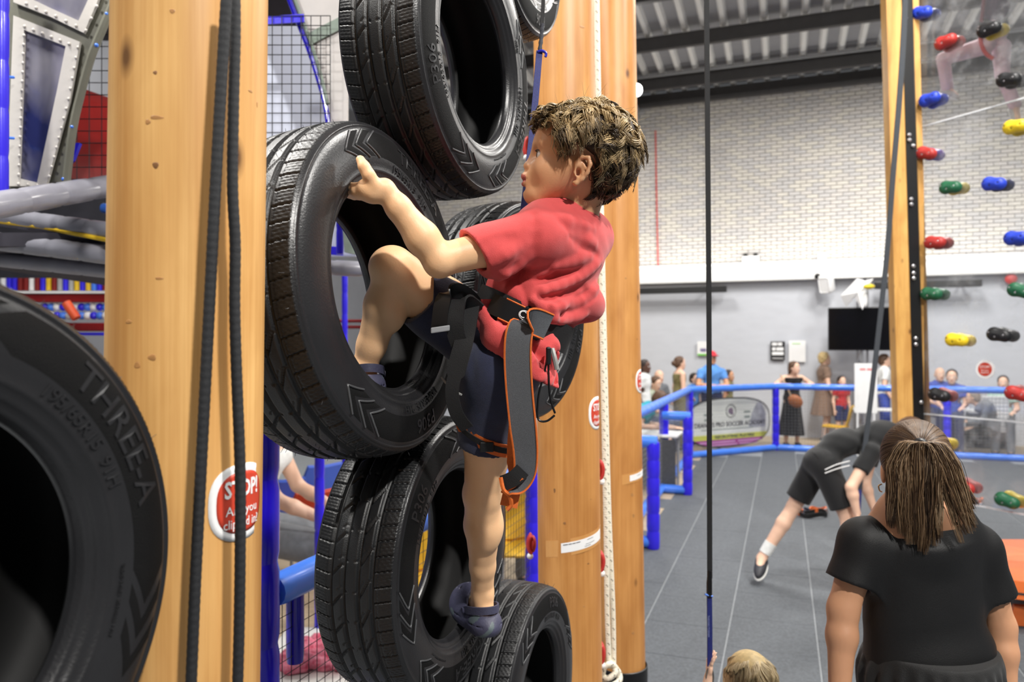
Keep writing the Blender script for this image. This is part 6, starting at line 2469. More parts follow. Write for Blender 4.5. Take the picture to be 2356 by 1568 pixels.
# ---- fair-haired child holding the blue lanyard
cb = P(1722, HY, 2.5); cb = Vector((cb.x, cb.y, 0))
t, Jc, hpc, axc = figure('fair-haired small child in white top holding the blue lanyard', cb, math.pi / 2 + .15, 1.0,
     dict(head=P(1722, 1568, 2.5), neck=P(1722, 1630, 2.5), chest=P(1722, 1700, 2.5), ls=P(1660, 1660, 2.5), rs=P(1785, 1660, 2.5), le=P(1618, 1640, 2.46), lw=P(1630, 1556, 2.46), re=P(1800, 1760, 2.5), rw=P(1790, 1830, 2.5)), 'fair', ('bald', None), ('tee', c_white), ('shorts', c_navy), vox=.006, hs=1.45)
hf_, hl_, hu_ = axc
cur, tin, rr_ = [], [], []
rnd = random.Random(21)
F = Field(np3(hpc(0, 0, 0)) - .2, np3(hpc(0, 0, 0)) + .2, .007)
HRc = (tuple(hf_), tuple(hl_), tuple(hu_))
F.ell(hpc(-.012, 0, .03), (.088, .074, .082), HRc, 0); F.ell(hpc(-.05, 0, -.05), (.05, .068, .08), HRc, .03)
F.plane(hpc(.03, 0, .03), tuple(hf_ * .8 - hu_ * .5), .01)
F.build('hair_cap', HAIRM['blonde'], t)
bun = hpc(-.03, 0, .10)
for k in range(1500):
    az = rnd.uniform(-math.pi, math.pi)
    L = rnd.uniform(.5, 1.0)
    b = rnd.uniform(.4, 1.3)
    pts = []
    for i in range(S_):
        x = i / (S_ - 1)
        r = .012 + .092 * math.sin(min(1.0, x * 1.5) * 1.45) + rnd.gauss(0, .0006)
        z = .112 - .24 * L * max(0, x - .12) ** 1.25 + .0
        f = -.02 + math.cos(az) * r * 1.05; l = math.sin(az) * r * .92
        if f > .04: f = .04
        pts.append(tuple(hpc(f + .006 * math.sin(x * 12 + az * 9), l + .006 * math.sin(x * 10 + az * 5), z)))
    g = rnd.gauss(.5, .2)
    c = Vector((.30, .20, .10)).lerp(Vector((.82, .68, .42)), max(0, min(1, g)))
    cur.append(pts); tin.append(tuple(c)); rr_.append(np.array([.0009] * 12 + [.0006, .0003]))
strands('hair', cur, np.array(rr_), tin, M['hair'], t, 3)
MB().lathe(bun + UP * .008, UP, [(.010, -.006), (.014, 0), (.010, .006)], 12).build('hair_tie', mat('pink_tie', srgb(200, 100, 130), .5), t, True)

# ================================================================== belay lines
def strap(name, label, pts, width, th, material, cat='strap', wdir=Vector((1, 0, 0))):
    C = catmull(pts, 6)
    return tag(MB().ribbon(C, wdir, width, th).build(name, material), label, cat)


# centre line with blue lanyard held by the child
t = thing('belay_line', 'black belay webbing with blue lanyard hanging in front of the climbing floor', 'belay line', P(1632, 1545, 2.46))
MB().ribbon(catmull([P(1625, -60, 2.46), P(1628, 300, 2.46), P(1631, 700, 2.46), P(1632, 1000, 2.46), P(1633, 1330, 2.46)], 6), Vector((1, .15, 0)), .0175, .003).build('webbing', M['black_matte'], t)
MB().tube([P(1633, 1312, 2.455), P(1632, 1340, 2.455), P(1632, 1372, 2.455)], [.007, .0095, .0095], 8).build('stitched_end', M['black'], t, True)
lan = mat('blue_lanyard', srgb(24, 34, 104), .6, .15, 200, .4, 700)
MB().ribbon([P(1632, 1366, 2.455), P(1633, 1450, 2.455), P(1633, 1532, 2.455)], Vector((1, .1, 0)), .0165, .006).build('lanyard', lan, t)
mb = MB()
lq = P(1630, 1440, 2.4515)
solid_text(mb, 'PERFECT DESCENT', .0085, lambda x, y, q: lq + Vector((y, -q, x)), .0004)
mb.build('lettering', mat('pale_print', srgb(130, 140, 180), .6), t)
MB().tube([P(1622, 1366, 2.45), P(1630, 1369, 2.45), P(1640, 1371, 2.45)], .0035, 6).build('cable_tie', mat('tie_blue', srgb(80, 130, 230), .4), t, True)
car = [P(1633, 1536, 2.452) + Vector((.011 * math.sin(a), 0, -.030 + .030 * math.cos(a))) for a in np.linspace(0, 2 * math.pi, 25)[:-1]]
MB().tube(car, .0038, 7, closed=True).build('carabiner', mat('steel_shiny', srgb(150, 150, 152), .25, metal=.9), t, True)

# line from the boy's harness going up past the tyres
t = thing('belay_line', 'blue lanyard with black spliced end rising beside the boy\'s face', 'belay line', P(1208, 470, 1.60))
MB().ribbon(catmull([P(1252, -60, 1.72), P(1249, 20, 1.71), P(1246, 70, 1.70)], 5), Vector((1, .1, 0)), .0085, .003).build('webbing', M['black_matte'], t)
mb = MB()
C = catmull([P(1248, 55, 1.70), P(1245, 90, 1.70), P(1241, 122, 1.695)], 8)
mb.tube(C, [.0046 + .0007 * math.sin(i * 2.1) for i in range(len(C))], 8)
mb.build('spliced_end', mat('flecked_black', srgb(44, 46, 56), .7, .8, 500), t, True)
MB().ribbon(catmull([P(1241, 118, 1.695), P(1236, 180, 1.68), P(1229, 260, 1.66), P(1221, 340, 1.64), P(1212, 420, 1.62), P(1203, 500, 1.60), P(1195, 560, 1.60)], 5), Vector((1, .1, 0)), .0145, .006).build('lanyard', lan, t)
MB().tube(catmull([P(1238, 119, 1.69), P(1247, 117, 1.688), P(1256, 122, 1.69), P(1255, 131, 1.69)], 5), .0032, 6).build('cable_tie', mat('tie_royal', srgb(34, 40, 170), .35), t, True)

# long webbing from the acrylic wall post down to the bending man's hand
t = thing('belay_line', 'dark belay webbing slanting from the acrylic wall post to the bending man', 'belay line', P(1975, 1185, 5.60))
MB().ribbon(catmull([P(2084, -60, 6.0), P(2080, 60, 6.0), P(2070, 220, 5.95), P(2055, 400, 5.9), P(2040, 590, 5.85), P(2015, 820, 5.75), P(1996, 980, 5.68), P(1983, 1080, 5.62), P(1978, 1130, 5.6)], 6), Vector((1, .2, .1)), [.052 - .018 * i / 48 for i in range(49)], .008).build('webbing', mat('grey_black_webbing', srgb(58, 62, 68), .6, .15, 100), t)
MB().tube([P(1978, 1126, 5.59), P(1976, 1160, 5.58), P(1974, 1195, 5.57)], .016, 8).build('lanyard', lan, t, True)

# ================================================================== red climbing holds on the back of the middle pole
hold_red = mat('hold_red', srgb(186, 52, 48), .5, .15, 40)
n_h = 0
for x, y, side, lab in ((1378, 1080, 1, 'red ribbed climbing hold peeking out right of the middle pole, at chest height'), (1379, 1290, 1, 'red ribbed climbing hold peeking out right of the middle pole, middle one'),
                        (1380, 1500, 1, 'red ribbed climbing hold peeking out right of the middle pole, lowest one'), (1224, 1250, -1, 'red coiled climbing hold at the left edge of the middle pole'),
                        (1216, 340, -1, 'red and white climbing hold beside the boy\'s nose')):
    c = P(x, y, 2.96)
    t = thing('climbing_hold', lab, 'climbing hold', c, 'red holds on the middle pole')
    ax_ = (Vector((side, 0, 0)), Vector((0, 1, 0)), UP)
    mb = MB()
    for k in range(5):
        a = (k - 2) * .35
        pts = [c + Vector((side * (-.006 + .016 * math.cos(a)) * math.cos(b), .035 * math.sin(a), .034 * math.sin(b))) + Vector((side * .006 * math.cos(b), 0, 0)) for b in np.linspace(-1.5, 1.5, 9)]
        mb.tube(pts, .0085, 7)
    mb.ball(c - Vector((side * .004, 0, 0)), (.014, .03, .034), 12, 8)
    mb.build('grip', hold_red, t, 'all')
    MB().ball(c + Vector((side * .008, -.02, -.044)), .013, 10, 8).build('bolt_cap', M['white'], t, 'all')

# ================================================================== acrylic climbing wall at right
DP = 6.35
pb = P(2082, HY, DP); pb = Vector((pb.x, pb.y, 0))
ad = Vector((.447, -.894, 0)).normalized()             # along the wall, towards the camera
an = Vector((ad.y, -ad.x, 0))                          # facing left-front
if an.x > 0: an = -an
t = thing('acrylic_climbing_wall', 'clear acrylic climbing wall with pine post and black steel channel', 'climbing wall', pb)
# the post leans a little in the photo: foot further right
lean = Vector((-.028, 0, 0))
def post_box(off_px, w, d, name, m, dy=0.):
    c0 = P(2075 + off_px, 955, DP + dy); c0 = Vector((c0.x, c0.y, 0))
    mb = MB()
    vs = []
    for z in (0.0, 6.2):
        o = c0 + lean * (z - 1.3)
        vs += [o + Vector((-w / 2, -d / 2, z)), o + Vector((w / 2, -d / 2, z)), o + Vector((w / 2, d / 2, z)), o + Vector((-w / 2, d / 2, z))]
    mb.add(vs, [(3, 2, 1, 0), (4, 5, 6, 7), (0, 1, 5, 4), (1, 2, 6, 5), (2, 3, 7, 6), (3, 0, 4, 7)])
    return mb.build(name, m, t)
post_box(4, .150, .10, 'pine_post', M['sawn'])
post_box(33, .085, .08, 'steel_channel', M['black'], -.02)
post_box(52, .050, .09, 'pine_batten', M['sawn'], .02)
boltm = mat('bolt_steel', srgb(200, 200, 204), .3, metal=.8)
for y in (12, 42, 310, 322, 335, 458, 470, 612, 628, 640, 778, 792, 925):
    c = P(2084 + 30 * (y / 955) + (6 if y % 2 else -2), y, DP - .07)
    MB().lathe(c, Vector((0, -1, 0)), [(.016, 0), (.016, .008), (.009, .014)], 8).build('bolt', boltm, t, True)
# acrylic sheets: real thin panes with a pale edge
acr = bpy.data.materials.new('clear_acrylic'); acr.use_nodes = True
nt = acr.node_tree; b_ = nt.nodes['Principled BSDF']
tr_ = nd(nt, 'ShaderNodeBsdfTransparent'); tr_.inputs[0].default_value = (.97, .975, .98, 1)
gl = nd(nt, 'ShaderNodeBsdfGlossy'); gl.inputs['Roughness'].default_value = .08
df = nd(nt, 'ShaderNodeBsdfDiffuse'); df.inputs[0].default_value = (.9, .92, .95, 1)
fr = nd(nt, 'ShaderNodeFresnel'); fr.inputs[0].default_value = 1.49
m1 = nd(nt, 'ShaderNodeMixShader'); m2 = nd(nt, 'ShaderNodeMixShader')
tc0 = nd(nt, 'ShaderNodeTexCoord')
ns = nd(nt, 'ShaderNodeTexNoise'); ns.inputs['Scale'].default_value = 3.2; ns.inputs['Detail'].default_value = 9; ns.inputs['Roughness'].default_value = .7
nt.links.new(tc0.outputs['Object'], ns.inputs['Vector'])
rp = nd(nt, 'ShaderNodeValToRGB'); rp.color_ramp.elements[0].position = .50; rp.color_ramp.elements[0].color = (.045, .045, .045, 1); rp.color_ramp.elements[1].position = .80; rp.color_ramp.elements[1].color = (.32, .32, .32, 1)  # pale haze: chalk smears, with lamp reflections also put into the colour
nt.links.new(ns.outputs[0], rp.inputs[0])
nt.links.new(fr.outputs[0], m1.inputs[0]); nt.links.new(tr_.outputs[0], m1.inputs[1]); nt.links.new(gl.outputs[0], m1.inputs[2])
nt.links.new(rp.outputs[0], m2.inputs[0]); nt.links.new(m1.outputs[0], m2.inputs[1]); nt.links.new(df.outputs[0], m2.inputs[2])
nt.links.new(m2.outputs[0], nt.nodes['Material Output'].inputs[0])
pr0 = P(2112, HY, DP + .03); pr0 = Vector((pr0.x, pr0.y, 0))
edge = mat('acrylic_edge', srgb(226, 230, 234), .3)
# heights of the sheet joints seen in the photo
def z_at(x, y, D): return CAMH - D * (y - HY) / FPX
zs = [.62, 1.318, 3.78, 5.9]
for i in range(3):
    z0, z1 = zs[i] + .004, zs[i + 1] - .004
    c = pr0 + ad * 1.0 + UP * ((z0 + z1) / 2)
    MB().box(c, (2.0, .012, z1 - z0), (ad, an, UP)).build('acrylic_sheet', acr, t)
    MB().box(pr0 + ad * 1.0 + UP * zs[i], (2.0, .016, .012), (ad, an, UP)).build('sheet_joint', edge, t)


def acr_pt(x, y):
    """point of the acrylic plane behind a photo pixel"""
    tx = (x - CX) / FPX
    k = (pr0.x - tx * pr0.y) / (tx * ad.y - ad.x)
    q = pr0 + ad * k
    return P(x, y, q.y)


HC_ = {'b': ('blue', mat('hold_blue', srgb(36, 66, 196), .45, .1, 30)), 'r': ('red', mat('hold_red_b', srgb(176, 48, 44), .45, .1, 30)), 'g': ('green', mat('hold_green', srgb(28, 96, 64), .45, .1, 30)),
       'y': ('yellow', mat('hold_yellow', srgb(238, 206, 36), .45, .08, 30)), 'k': ('black', mat('hold_black', srgb(24, 25, 28), .45, .15, 30))}
holds = [('b', 2130, 32, 'k', 'highest at left'), ('r', 2185, 98, 'r', 'under the climber\'s knee'), ('b', 2148, 230, 'b', 'under the climber\'s shoe'), ('k', 2285, 70, 'y', 'in front of the climber\'s hip'), ('k', 2330, 185, 'k', 'beside the climber\'s straight leg'),
         ('y', 2346, 293, 'y', 'at the right edge below the climber'), ('r', 2140, 354, 'b', 'left of the green hold'), ('g', 2196, 432, 'y', 'in the middle left'), ('b', 2296, 424, 'k', 'in the middle right'), ('r', 2160, 558, 'r', 'above the heater'),
         ('b', 2348, 548, 'b', 'at the right edge above the alarm bell'), ('g', 2152, 676, 'g', 'in front of the heater'), ('g', 2356, 669, 'g', 'cut by the right edge'), ('y', 2210, 782, 'y', 'above the seated spectators'), ('k', 2308, 770, 'k', 'beside the red stop disc'),
         ('k', 2170, 908, 'r', 'in front of the blue rail'), ('r', 2350, 905, 'r', 'on the rail at the right edge'), ('y', 2170, 1020, 'y', 'half behind the ponytail woman\'s head'), ('r', 2225, 1118, 'r', 'low above the rubber floor'), ('g', 2326, 1150, 'y', 'low at the right edge')]
for k1, x, y, k2, where in holds:
    c = acr_pt(x, y)
    sc = c.y / 6.0
    t2 = thing('climbing_hold', '%s climbing hold bolted to the acrylic wall %s' % (HC_[k1][0], where), 'climbing hold', c, 'bolt-on holds of the acrylic wall')
    tilt = random.uniform(-.35, .1)
    vx = (ad * math.cos(tilt) + UP * math.sin(tilt)); vz = an.cross(vx)
    if vz.z < 0: vz = -vz
    for sgn, kk, nm in ((1, k1, 'front_grip'), (-1, k2, 'back_grip')):
        F = Field(np3(c) - .16, np3(c) + .16, .008)
        o = c + an * (sgn * .052)
        RR = (tuple(vx), tuple(an), tuple(vz))
        F.ell(o - vx * .040, (.052, .050, .056), RR, .02); F.ell(o + vx * .044, (.048, .046, .048), RR, .03); F.ell(o, (.06, .044, .044), RR, .02)
        for q in ((-.062, .010), (-.01, -.015), (.05, .008)):
            p = c + an * (sgn * .100) + vx * q[0] + vz * q[1]
            F.cone(p, p + an * (sgn * .03), .011, .011, .003, '-')
        F.plane(c + an * (sgn * .007), tuple(an * -sgn), 0)
        F.build(nm, HC_[kk][1], t2)
        for q in ((-.062, .010), (-.01, -.015), (.05, .008)):
            p = c + an * (sgn * .086) + vx * q[0] + vz * q[1]
            MB().lathe(p, an * sgn, [(.008, 0), (.008, .006), (.004, .008)], 8).build('bolt_head', M['black'] if kk in 'by' else boltm, t2, True)

# STOP disc on the acrylic
c = acr_pt(2268, 849)
t = thing('stop_sticker', 'small round red STOP sticker with white rim on the acrylic wall', 'sticker', c)
for r, h, m in ((.074, .010, white_ink), (.054, .012, red_ink)):
    MB().lathe(c + an * .004, an, [(r, 0), (r, h - .004), (r * .98, h - .0035)], 32).build('rim' if m is white_ink else 'face', m, t)
mb = MB()
hx = ad if ad.x > 0 else -ad
for txt, y, s_ in (('STOP!', .018, .030), ('Are you', -.008, .018), ('clipped in?', -.026, .016)):
    solid_text(mb, txt, s_, lambda x, yy, q: c + an * (.0125 + q) + hx * x * 1.0 + UP * (y + yy), .001)
mb.build('lettering', white_ink, t)

# climbing child behind the acrylic, cut by the top edge
pk = mat('pink_leggings', srgb(226, 196, 206), .8, .06, 30, .3, 300); pt_ = mat('purple_print', srgb(96, 70, 96), .8, 0, 60, col2=srgb(46, 44, 66))
def Q(x, y, o=0.):
    return P(x, y, acr_pt(x, y).y + .34 + o)
figure('child in pink leggings and purple top climbing behind the acrylic wall', Q(2280, 150, 0), math.pi - .1, 1.30,
       dict(pelvis=Q(2285, 70, 0), waist=Q(2290, 15, 0), chest=Q(2292, -40, 0), neck=Q(2292, -100, 0), head=Q(2285, -150, 0), ls=Q(2262, -85, -.1), rs=Q(2325, -85, +.1), le=Q(2215, -150, -.1), re=Q(2360, -150, +.1), lw=Q(2190, -230, -.1), rw=Q(2380, -230, +.1),
            lh=Q(2268, 105, -.08), rh=Q(2304, 110, +.08), lk=Q(2170, 135, -.12), rk=Q(2306, 170, +.05), la=Q(2180, 205, -.05), ra=Q(2336, 245, +.05), ltoe=Q(2220, 222, -.05), rtoe=Q(2350, 290, 0)),
       'fair', ('long', 'brown'), ('tee', pt_), ('trousers', pk), vox=.009, hs=1.15, stand=False, shoes=mat('grey_trainer', srgb(196, 192, 186), .6, .1, 40))
hc = Q(2282, 62, -.13)
t = thing('climbing_harness', 'dark climbing harness with red cord on the child behind the acrylic', 'harness', hc)
MB().ribbon([Q(2255, 50, -.10), Q(2285, 58, -.14), Q(2320, 48, -.10)], UP, .06, .01).build('waist_belt', M['black_matte'], t, True)
MB().tube(catmull([Q(2262, 60, -.13), Q(2256, 90, -.15), Q(2266, 120, -.14), Q(2285, 135, -.12)], 5), .016, 7).build('leg_loop', M['red'], t, True)
MB().tube(catmull([Q(2270, -60, -.12), Q(2264, 0, -.14), Q(2258, 50, -.15)], 5), .014, 7).build('tie_cord', mat('cord_maroon', srgb(120, 60, 70), .6), t, True)

# ================================================================== orange mats at the right edge
om = mat('orange_mat_vinyl', srgb(232, 118, 58), .4, .06, 8, .2, 60)
t = thing('belay_gate_mat', 'orange vinyl belay mat with white lettering below the acrylic wall', 'mat', PF(2356, 1352))
A, B, C_, D_ = PF(2296, 1330, .35), PF(2420, 1345, .35), P(2420, 1240, 6.2), P(2290, 1240, 6.3)
def slab(vs4, th, m, name):
    n = (vs4[1] - vs4[0]).cross(vs4[3] - vs4[0]).normalized()
    if n.z < 0: n = -n
    vs = [v for v in vs4] + [v - n * th for v in vs4]
    return MB().add(vs, [(0, 1, 2, 3), (7, 6, 5, 4), (0, 4, 5, 1), (1, 5, 6, 2), (2, 6, 7, 3), (3, 7, 4, 0)]).build(name, m, t), n
o_, n_ = slab([A, B, C_, D_], .12, om, 'panel')
mb = MB()
ex = (B - A).normalized(); ey = n_.cross(ex)
if ey.z < 0: ey = -ey
oc = A + (B - A) * .30 + (D_ - A) * .25
solid_text(mb, 'O', .14, lambda x, y, q: oc + ex * (x * 1.3 + .02) + ey * y + n_ * (.002 + q), .002)
print_words(mb, [.05, .09], .10, .03, lambda x, y, q: oc + ex * x + ey * y + n_ * (.002 + q), None, .002)
print_words(mb, [.34], -.11, .014, lambda x, y, q: oc + ex * x + ey * y + n_ * (.002 + q), None, .002)
mb.build('lettering', M['paper'], t)
f1 = [PF(2310, 1358, .12), PF(2430, 1372, .12), B - UP * .06, A - UP * .06]
slab(f1, .03, M['black'], 'base')
f2 = [PF(2318, 1432, 0.02), PF(2430, 1440, .02), PF(2430, 1395, .16), PF(2330, 1388, .16)]
slab(f2, .03, om, 'front_flap')


# harnesses left on the floor
def floor_harness(label, x, y, rot):
    c = PF(x, y)
    t = thing('climbing_harness', label, 'harness', c)
    e1 = Vector((math.cos(rot), math.sin(rot), 0)); e2 = Vector((-e1.y, e1.x, 0))
    for k, (o, r, m, nm) in enumerate(((0, .16, M['black_matte'], 'waist_belt'), (-.16, .10, M['orange'], 'leg_loop'), (.16, .10, om, 'leg_loop'))):
        pts = [c + e1 * (o + r * math.cos(a)) + e2 * ((.08 if k else -.04) + r * .6 * math.sin(a)) + UP * (.035 + .012 * math.sin(a * 3 + k)) for a in np.linspace(0, 2 * math.pi, 25)]
        MB().ribbon(pts, UP, .05, .012).build(nm, m, t, True)
    MB().ribbon([c + e1 * -.1 + UP * .02, c + e1 * .0 + e2 * .12 + UP * .06, c + e1 * .14 + e2 * .05 + UP * .02], UP, .03, .008).build('strap', M['navy'], t, True)
    MB().tube([c + e1 * (.2 + .03 * math.cos(a)) + UP * (.035 + .03 * math.sin(a)) for a in np.linspace(0, 6.283, 13)[:-1]], .006, 6, closed=True).build('carabiner', boltm, t, True)
floor_harness('orange and black harness lying on the floor behind the bending man', 1866, 1186, .3)
floor_harness('orange and navy harness lying on the floor right of the ponytail woman', 2212, 1158, -.2)

# ================================================================== cafe furniture beyond the barrier
tabm = mat('table_white', srgb(232, 232, 228), .4)
def cafe_table(label, x, D, w, d, h=.73, m=tabm, skirt=None):
    c = spot(x, D)
    t = thing('cafe_table', label, 'table', c)
    MB().bbox(c + UP * (h - .015), (w, d, .03), .006, (HX, HU, UP)).build('tabletop', m, t)
    for a in (-1, 1):
        for b in (-1, 1):
            p = c + HX * (a * (w / 2 - .06)) + HU * (b * (d / 2 - .06))
            MB().cyl(p, p + UP * (h - .03), .018, n=8).build('leg', M['steel_light'], t, True)
    if skirt:
        MB().bbox(c + UP * (h / 2 + .0) - HU * (d / 2 + .012), (w * .96, .02, h * .86), .005, (HX, HU, UP)).build('modesty_panel', skirt, t)
    return t
cafe_table('white cafe table left of the blue rail by the person in teal', 1500, 10.0, .75, .6, skirt=mat('charcoal_panel', srgb(72, 74, 78), .7, .15, 40))
cafe_table('white cafe table behind the white notice board', 2022, 13.75, .9, .5)
cafe_table('white cafe table with dark front behind the acrylic panel', 2270, 13.5, .8, .45, skirt=mat('dark_panel', srgb(52, 56, 70), .7))
chk = mat('check_cloth', srgb(226, 226, 226), .8)
c = spot(2290, 12.75) + UP * .72
t = thing('check_cloth', 'white and grey checked cloth hanging over a chair behind the acrylic', 'cloth', c)
mb = MB(); mb.bbox(c, (.40, .03, .62), .008, (HX, HU, UP)); mb.build('cloth', chk, t)
lnm = mat('check_line', srgb(170, 172, 178), .8)
for k in range(7):
    MB().box(c - HU * .016 + HX * (-.17 + k * .057), (.012, .004, .6), (HX, HU, UP)).build('stripe', lnm, t)
for k in range(9):
    MB().box(c - HU * .017 + UP * (-.27 + k * .068), (.39, .004, .012), (HX, HU, UP)).build('stripe', lnm, t)


def plastic_chair(label, base, yaw, m, group=None, sc=1.0):
    t = thing('plastic_chair', label, 'chair', base, group)
    f = Vector((math.cos(yaw), math.sin(yaw), 0)); l = Vector((-f.y, f.x, 0))
    q = lambda a, b, c: Vector(base) + (f * a + l * b + UP * c) * sc
    def shell(pts, th, name, mm):
        n = len(pts)
        mb = MB(); vs = []
        for a, b, c, w in pts:
            vs += [q(a, -w, c), q(a + .02 * 0, 0, c - .015), q(a, w, c), q(a - th, w, c - th), q(a - th, 0, c - .015 - th), q(a - th, -w, c - th)]
        fs = [(i * 6 + k, i * 6 + (k + 1) % 6, i * 6 + 6 + (k + 1) % 6, i * 6 + 6 + k) for i in range(n - 1) for k in range(6)]
        fs += [tuple(range(5, -1, -1)), tuple((n - 1) * 6 + k for k in range(6))]
        mb.add(vs, fs); return mb.build(name, mm, t, True)
    shell([(.22, 0, .44, .18), (.1, 0, .44, .21), (-.1, 0, .43, .21), (-.2, 0, .44, .19)], .02, 'seat', m)
    shell([(-.18, 0, .46, .16), (-.22, 0, .58, .19), (-.25, 0, .72, .20), (-.28, 0, .82, .17)], .02, 'backrest', m)
    for a in (.17, -.18):
        for b in (-.16, .16):
            MB().cyl(q(a, b, .43), q(a * 1.2, b * 1.15, 0), .013 * sc, n=8).build('leg', M['steel_light'], t, True)
    return t
ym = mat('yellow_plastic', srgb(232, 184, 52), .4); rm_ = mat('orange_red_plastic', srgb(206, 64, 36), .4); bm_ = mat('mid_blue_plastic', srgb(60, 92, 190), .4)
plastic_chair('yellow plastic chair beside the blonde woman', spot(1922, 13.55), 2.6, ym)
for k, (x, y, D) in enumerate(((2224, 905, 13.55), (2246, 913, 13.45), (2272, 905, 13.4))):
    c = P(x, y, D)
    tag(MB().lathe(Vector((c.x, c.y, .735)), UP, [(.03, 0), (.042, .12), (.045, .122), (.045, .135), (.03, .14)], 14).build('paper_cup', M['paper'], None, True), ['paper cup at the left end of the table behind the acrylic', 'paper cup in the middle of the table behind the acrylic', 'paper cup at the right end of the table behind the acrylic'][k], 'cup', 'paper cups')

# ================================================================== soft-play frame at left
grey_v = mat('grey_vinyl', srgb(138, 138, 148), .3, .08, 12, .25, 40, coat=.3)
olive = mat('olive_grey_vinyl', srgb(112, 112, 100), .45, .12, 8, .2, 60)
frame_w = mat('window_frame_vinyl', srgb(206, 202, 196), .45, .06, 10, .2, 60)
pane_v = mat('mottled_reflection_vinyl', srgb(150, 148, 156), .14, 0, 3.2, .6, 6, col2=srgb(34, 40, 92), stretch=(1.2, 1, .7), coat=.5)  # pale and navy blotches: mottled reflections put into the colour
canvas = mat('pale_canvas', srgb(206, 202, 200), .6, .08, 5, .2, 50)
canvas_b = mat('pale_blue_canvas', srgb(206, 212, 230), .6, .06, 4)
seam_g = mat('green_grey_seam', srgb(132, 146, 136), .6, .1, 20)
yel = mat('yellow_trim', srgb(226, 186, 30), .45, .08, 20)
redv = mat('red_vinyl', srgb(122, 10, 6), .65, .08, 8, .2, 30)
darkm = mat('deck_underside', srgb(52, 50, 60), .8, .15, 12)
DPNL = 3.0
X1, Y1 = Vector((1, 0, 0)), UP


def poly_px(pts, D):
    o = P(0, HY, D)
    return [((P(x, y, D) - o).x, (P(x, y, D) - o).z) for x, y in pts], o


t = thing('soft_play_frame', 'grey soft-play frame with riveted aircraft panel and padded rails at left', 'play structure', P(60, HY, DPNL) - UP * CAMH)
pad_bar(P(2, 470, 2.8), P(4, -80, 2.8), .026, M['blue_post'], t, 'post', .2)
pl, o = poly_px([(18, -70), (300, -70), (264, 8), (238, 60), (208, 130), (184, 215), (165, 300), (150, 440), (8, 440), (14, 200)], DPNL)
MB().prism(pl, o, X1, Y1, .03).build('fuselage_panel', olive, t)
# rib along the curved edge
MB().tube(catmull([P(264, 0, DPNL - .02), P(240, 56, DPNL - .02), P(210, 130, DPNL - .02), P(186, 215, DPNL - .02), P(167, 300, DPNL - .02), P(150, 440, DPNL - .02)], 6), .016, 8).build('edge_rib', olive, t, True)


def riveted_window(outer, inner):
    po, o = poly_px(outer, DPNL); pi, _ = poly_px(inner, DPNL)
    o2 = o - Vector((0, .028, 0))
    fr_ = MB().prism(po, o2, X1, Y1, .014, hole=pi).build('window_frame', frame_w, t)
    MB().prism(pi, o - Vector((0, .018, 0)), X1, Y1, .006).build('window_pane', pane_v, t)
    mb = MB()
    n = len(outer)
    for i in range(n):
        a = (Vector(outer[i] + (0,)) + Vector(inner[i] + (0,))) / 2; b = (Vector(outer[(i + 1) % n] + (0,)) + Vector(inner[(i + 1) % n] + (0,))) / 2
        k = max(1, int((b - a).length / 21))
        for j in range(k):
            q = a.lerp(b, j / k)
            mb.ball(P(q.x, q.y, DPNL - .037), (.0065, .004, .0065), 8, 6)
    r = mb.build('rivets', frame_w, fr_, 'all'); r['kind'] = 'stuff'
riveted_window([(44, 44), (195, 104), (172, 240), (118, 432), (28, 432), (36, 250)], [(68, 77), (163, 114), (143, 215), (98, 424), (56, 414), (62, 250)])
riveted_window([(46, -60), (262, -60), (232, 20), (204, 84), (126, 46), (44, 14)], [(84, -60), (236, -60), (214, 8), (192, 56), (130, 28), (76, 2)])
for y in (172, 312):
    MB().tube(catmull([P(0, y - 4, 2.86), P(14, y + 4, 2.9), P(32, y + 6, 2.93)], 4), .006, 6).build('blue_tie', M['blue_rail_sheen'], t, True)
for x, y in ((222, 104), (246, 32), (166, 292), (146, 412)):
    MB().ball(P(x, y, DPNL - .03), .008, 8, 6).build('blue_tie', M['blue_rail_sheen'], t, 'all')
# padded rails
pad_bar(P(-320, 525, 2.0), P(330, 414, 3.5), .0465, grey_v, t, 'rail', .21, 20)
pad_bar(P(-480, 430, 4.1), P(330, 545, 3.05), .043, grey_v, t, 'rail', .16, 20)
MB().tube([P(-480, 447, 4.05), P(100, 523, 3.25), P(330, 568, 2.98)], .0095, 8).build('yellow_trim', yel, t, True)
pad_bar(P(-480, 497, 3.6), P(330, 596, 3.1), .042, grey_v, t, 'rail', .16, 18)
pad_bar(P(-480, 548, 3.8), P(330, 630, 3.3), .036, grey_v, t, 'rail', .16, 18)
MB().tube([P(-480, 507, 3.58), P(330, 612, 3.08)], .006, 6).build('yellow_trim', yel, t, True)
dk_ = [P(-120, 560, 3.25), P(330, 596, 3.1), P(330, 640, 4.9), P(-120, 640, 4.9)]
zt_ = sum(p.z for p in dk_) / 4
MB().prism([(-2.9, 3.2), (-1.35, 3.2), (-1.35, 5.3), (-2.9, 5.3)], Vector((0, 0, 2.36)), Vector((1, 0, 0)), Vector((0, 1, 0)), .06).build('deck', darkm, t)
MB().prism([(-3.6, 2.9), (-1.25, 2.9), (-1.25, 5.6), (-3.6, 5.6)], Vector((0, 0, 4.25)), Vector((1, 0, 0)), Vector((0, 1, 0)), .08).build('added_shade_deck', darkm, t)  # slab added overhead to keep lamp light off the slide and rails
pad_bar(P(235, 478, 3.9), P(330, 492, 3.9), .028, M['blue_rail_sheen'], t, 'rail', .1)
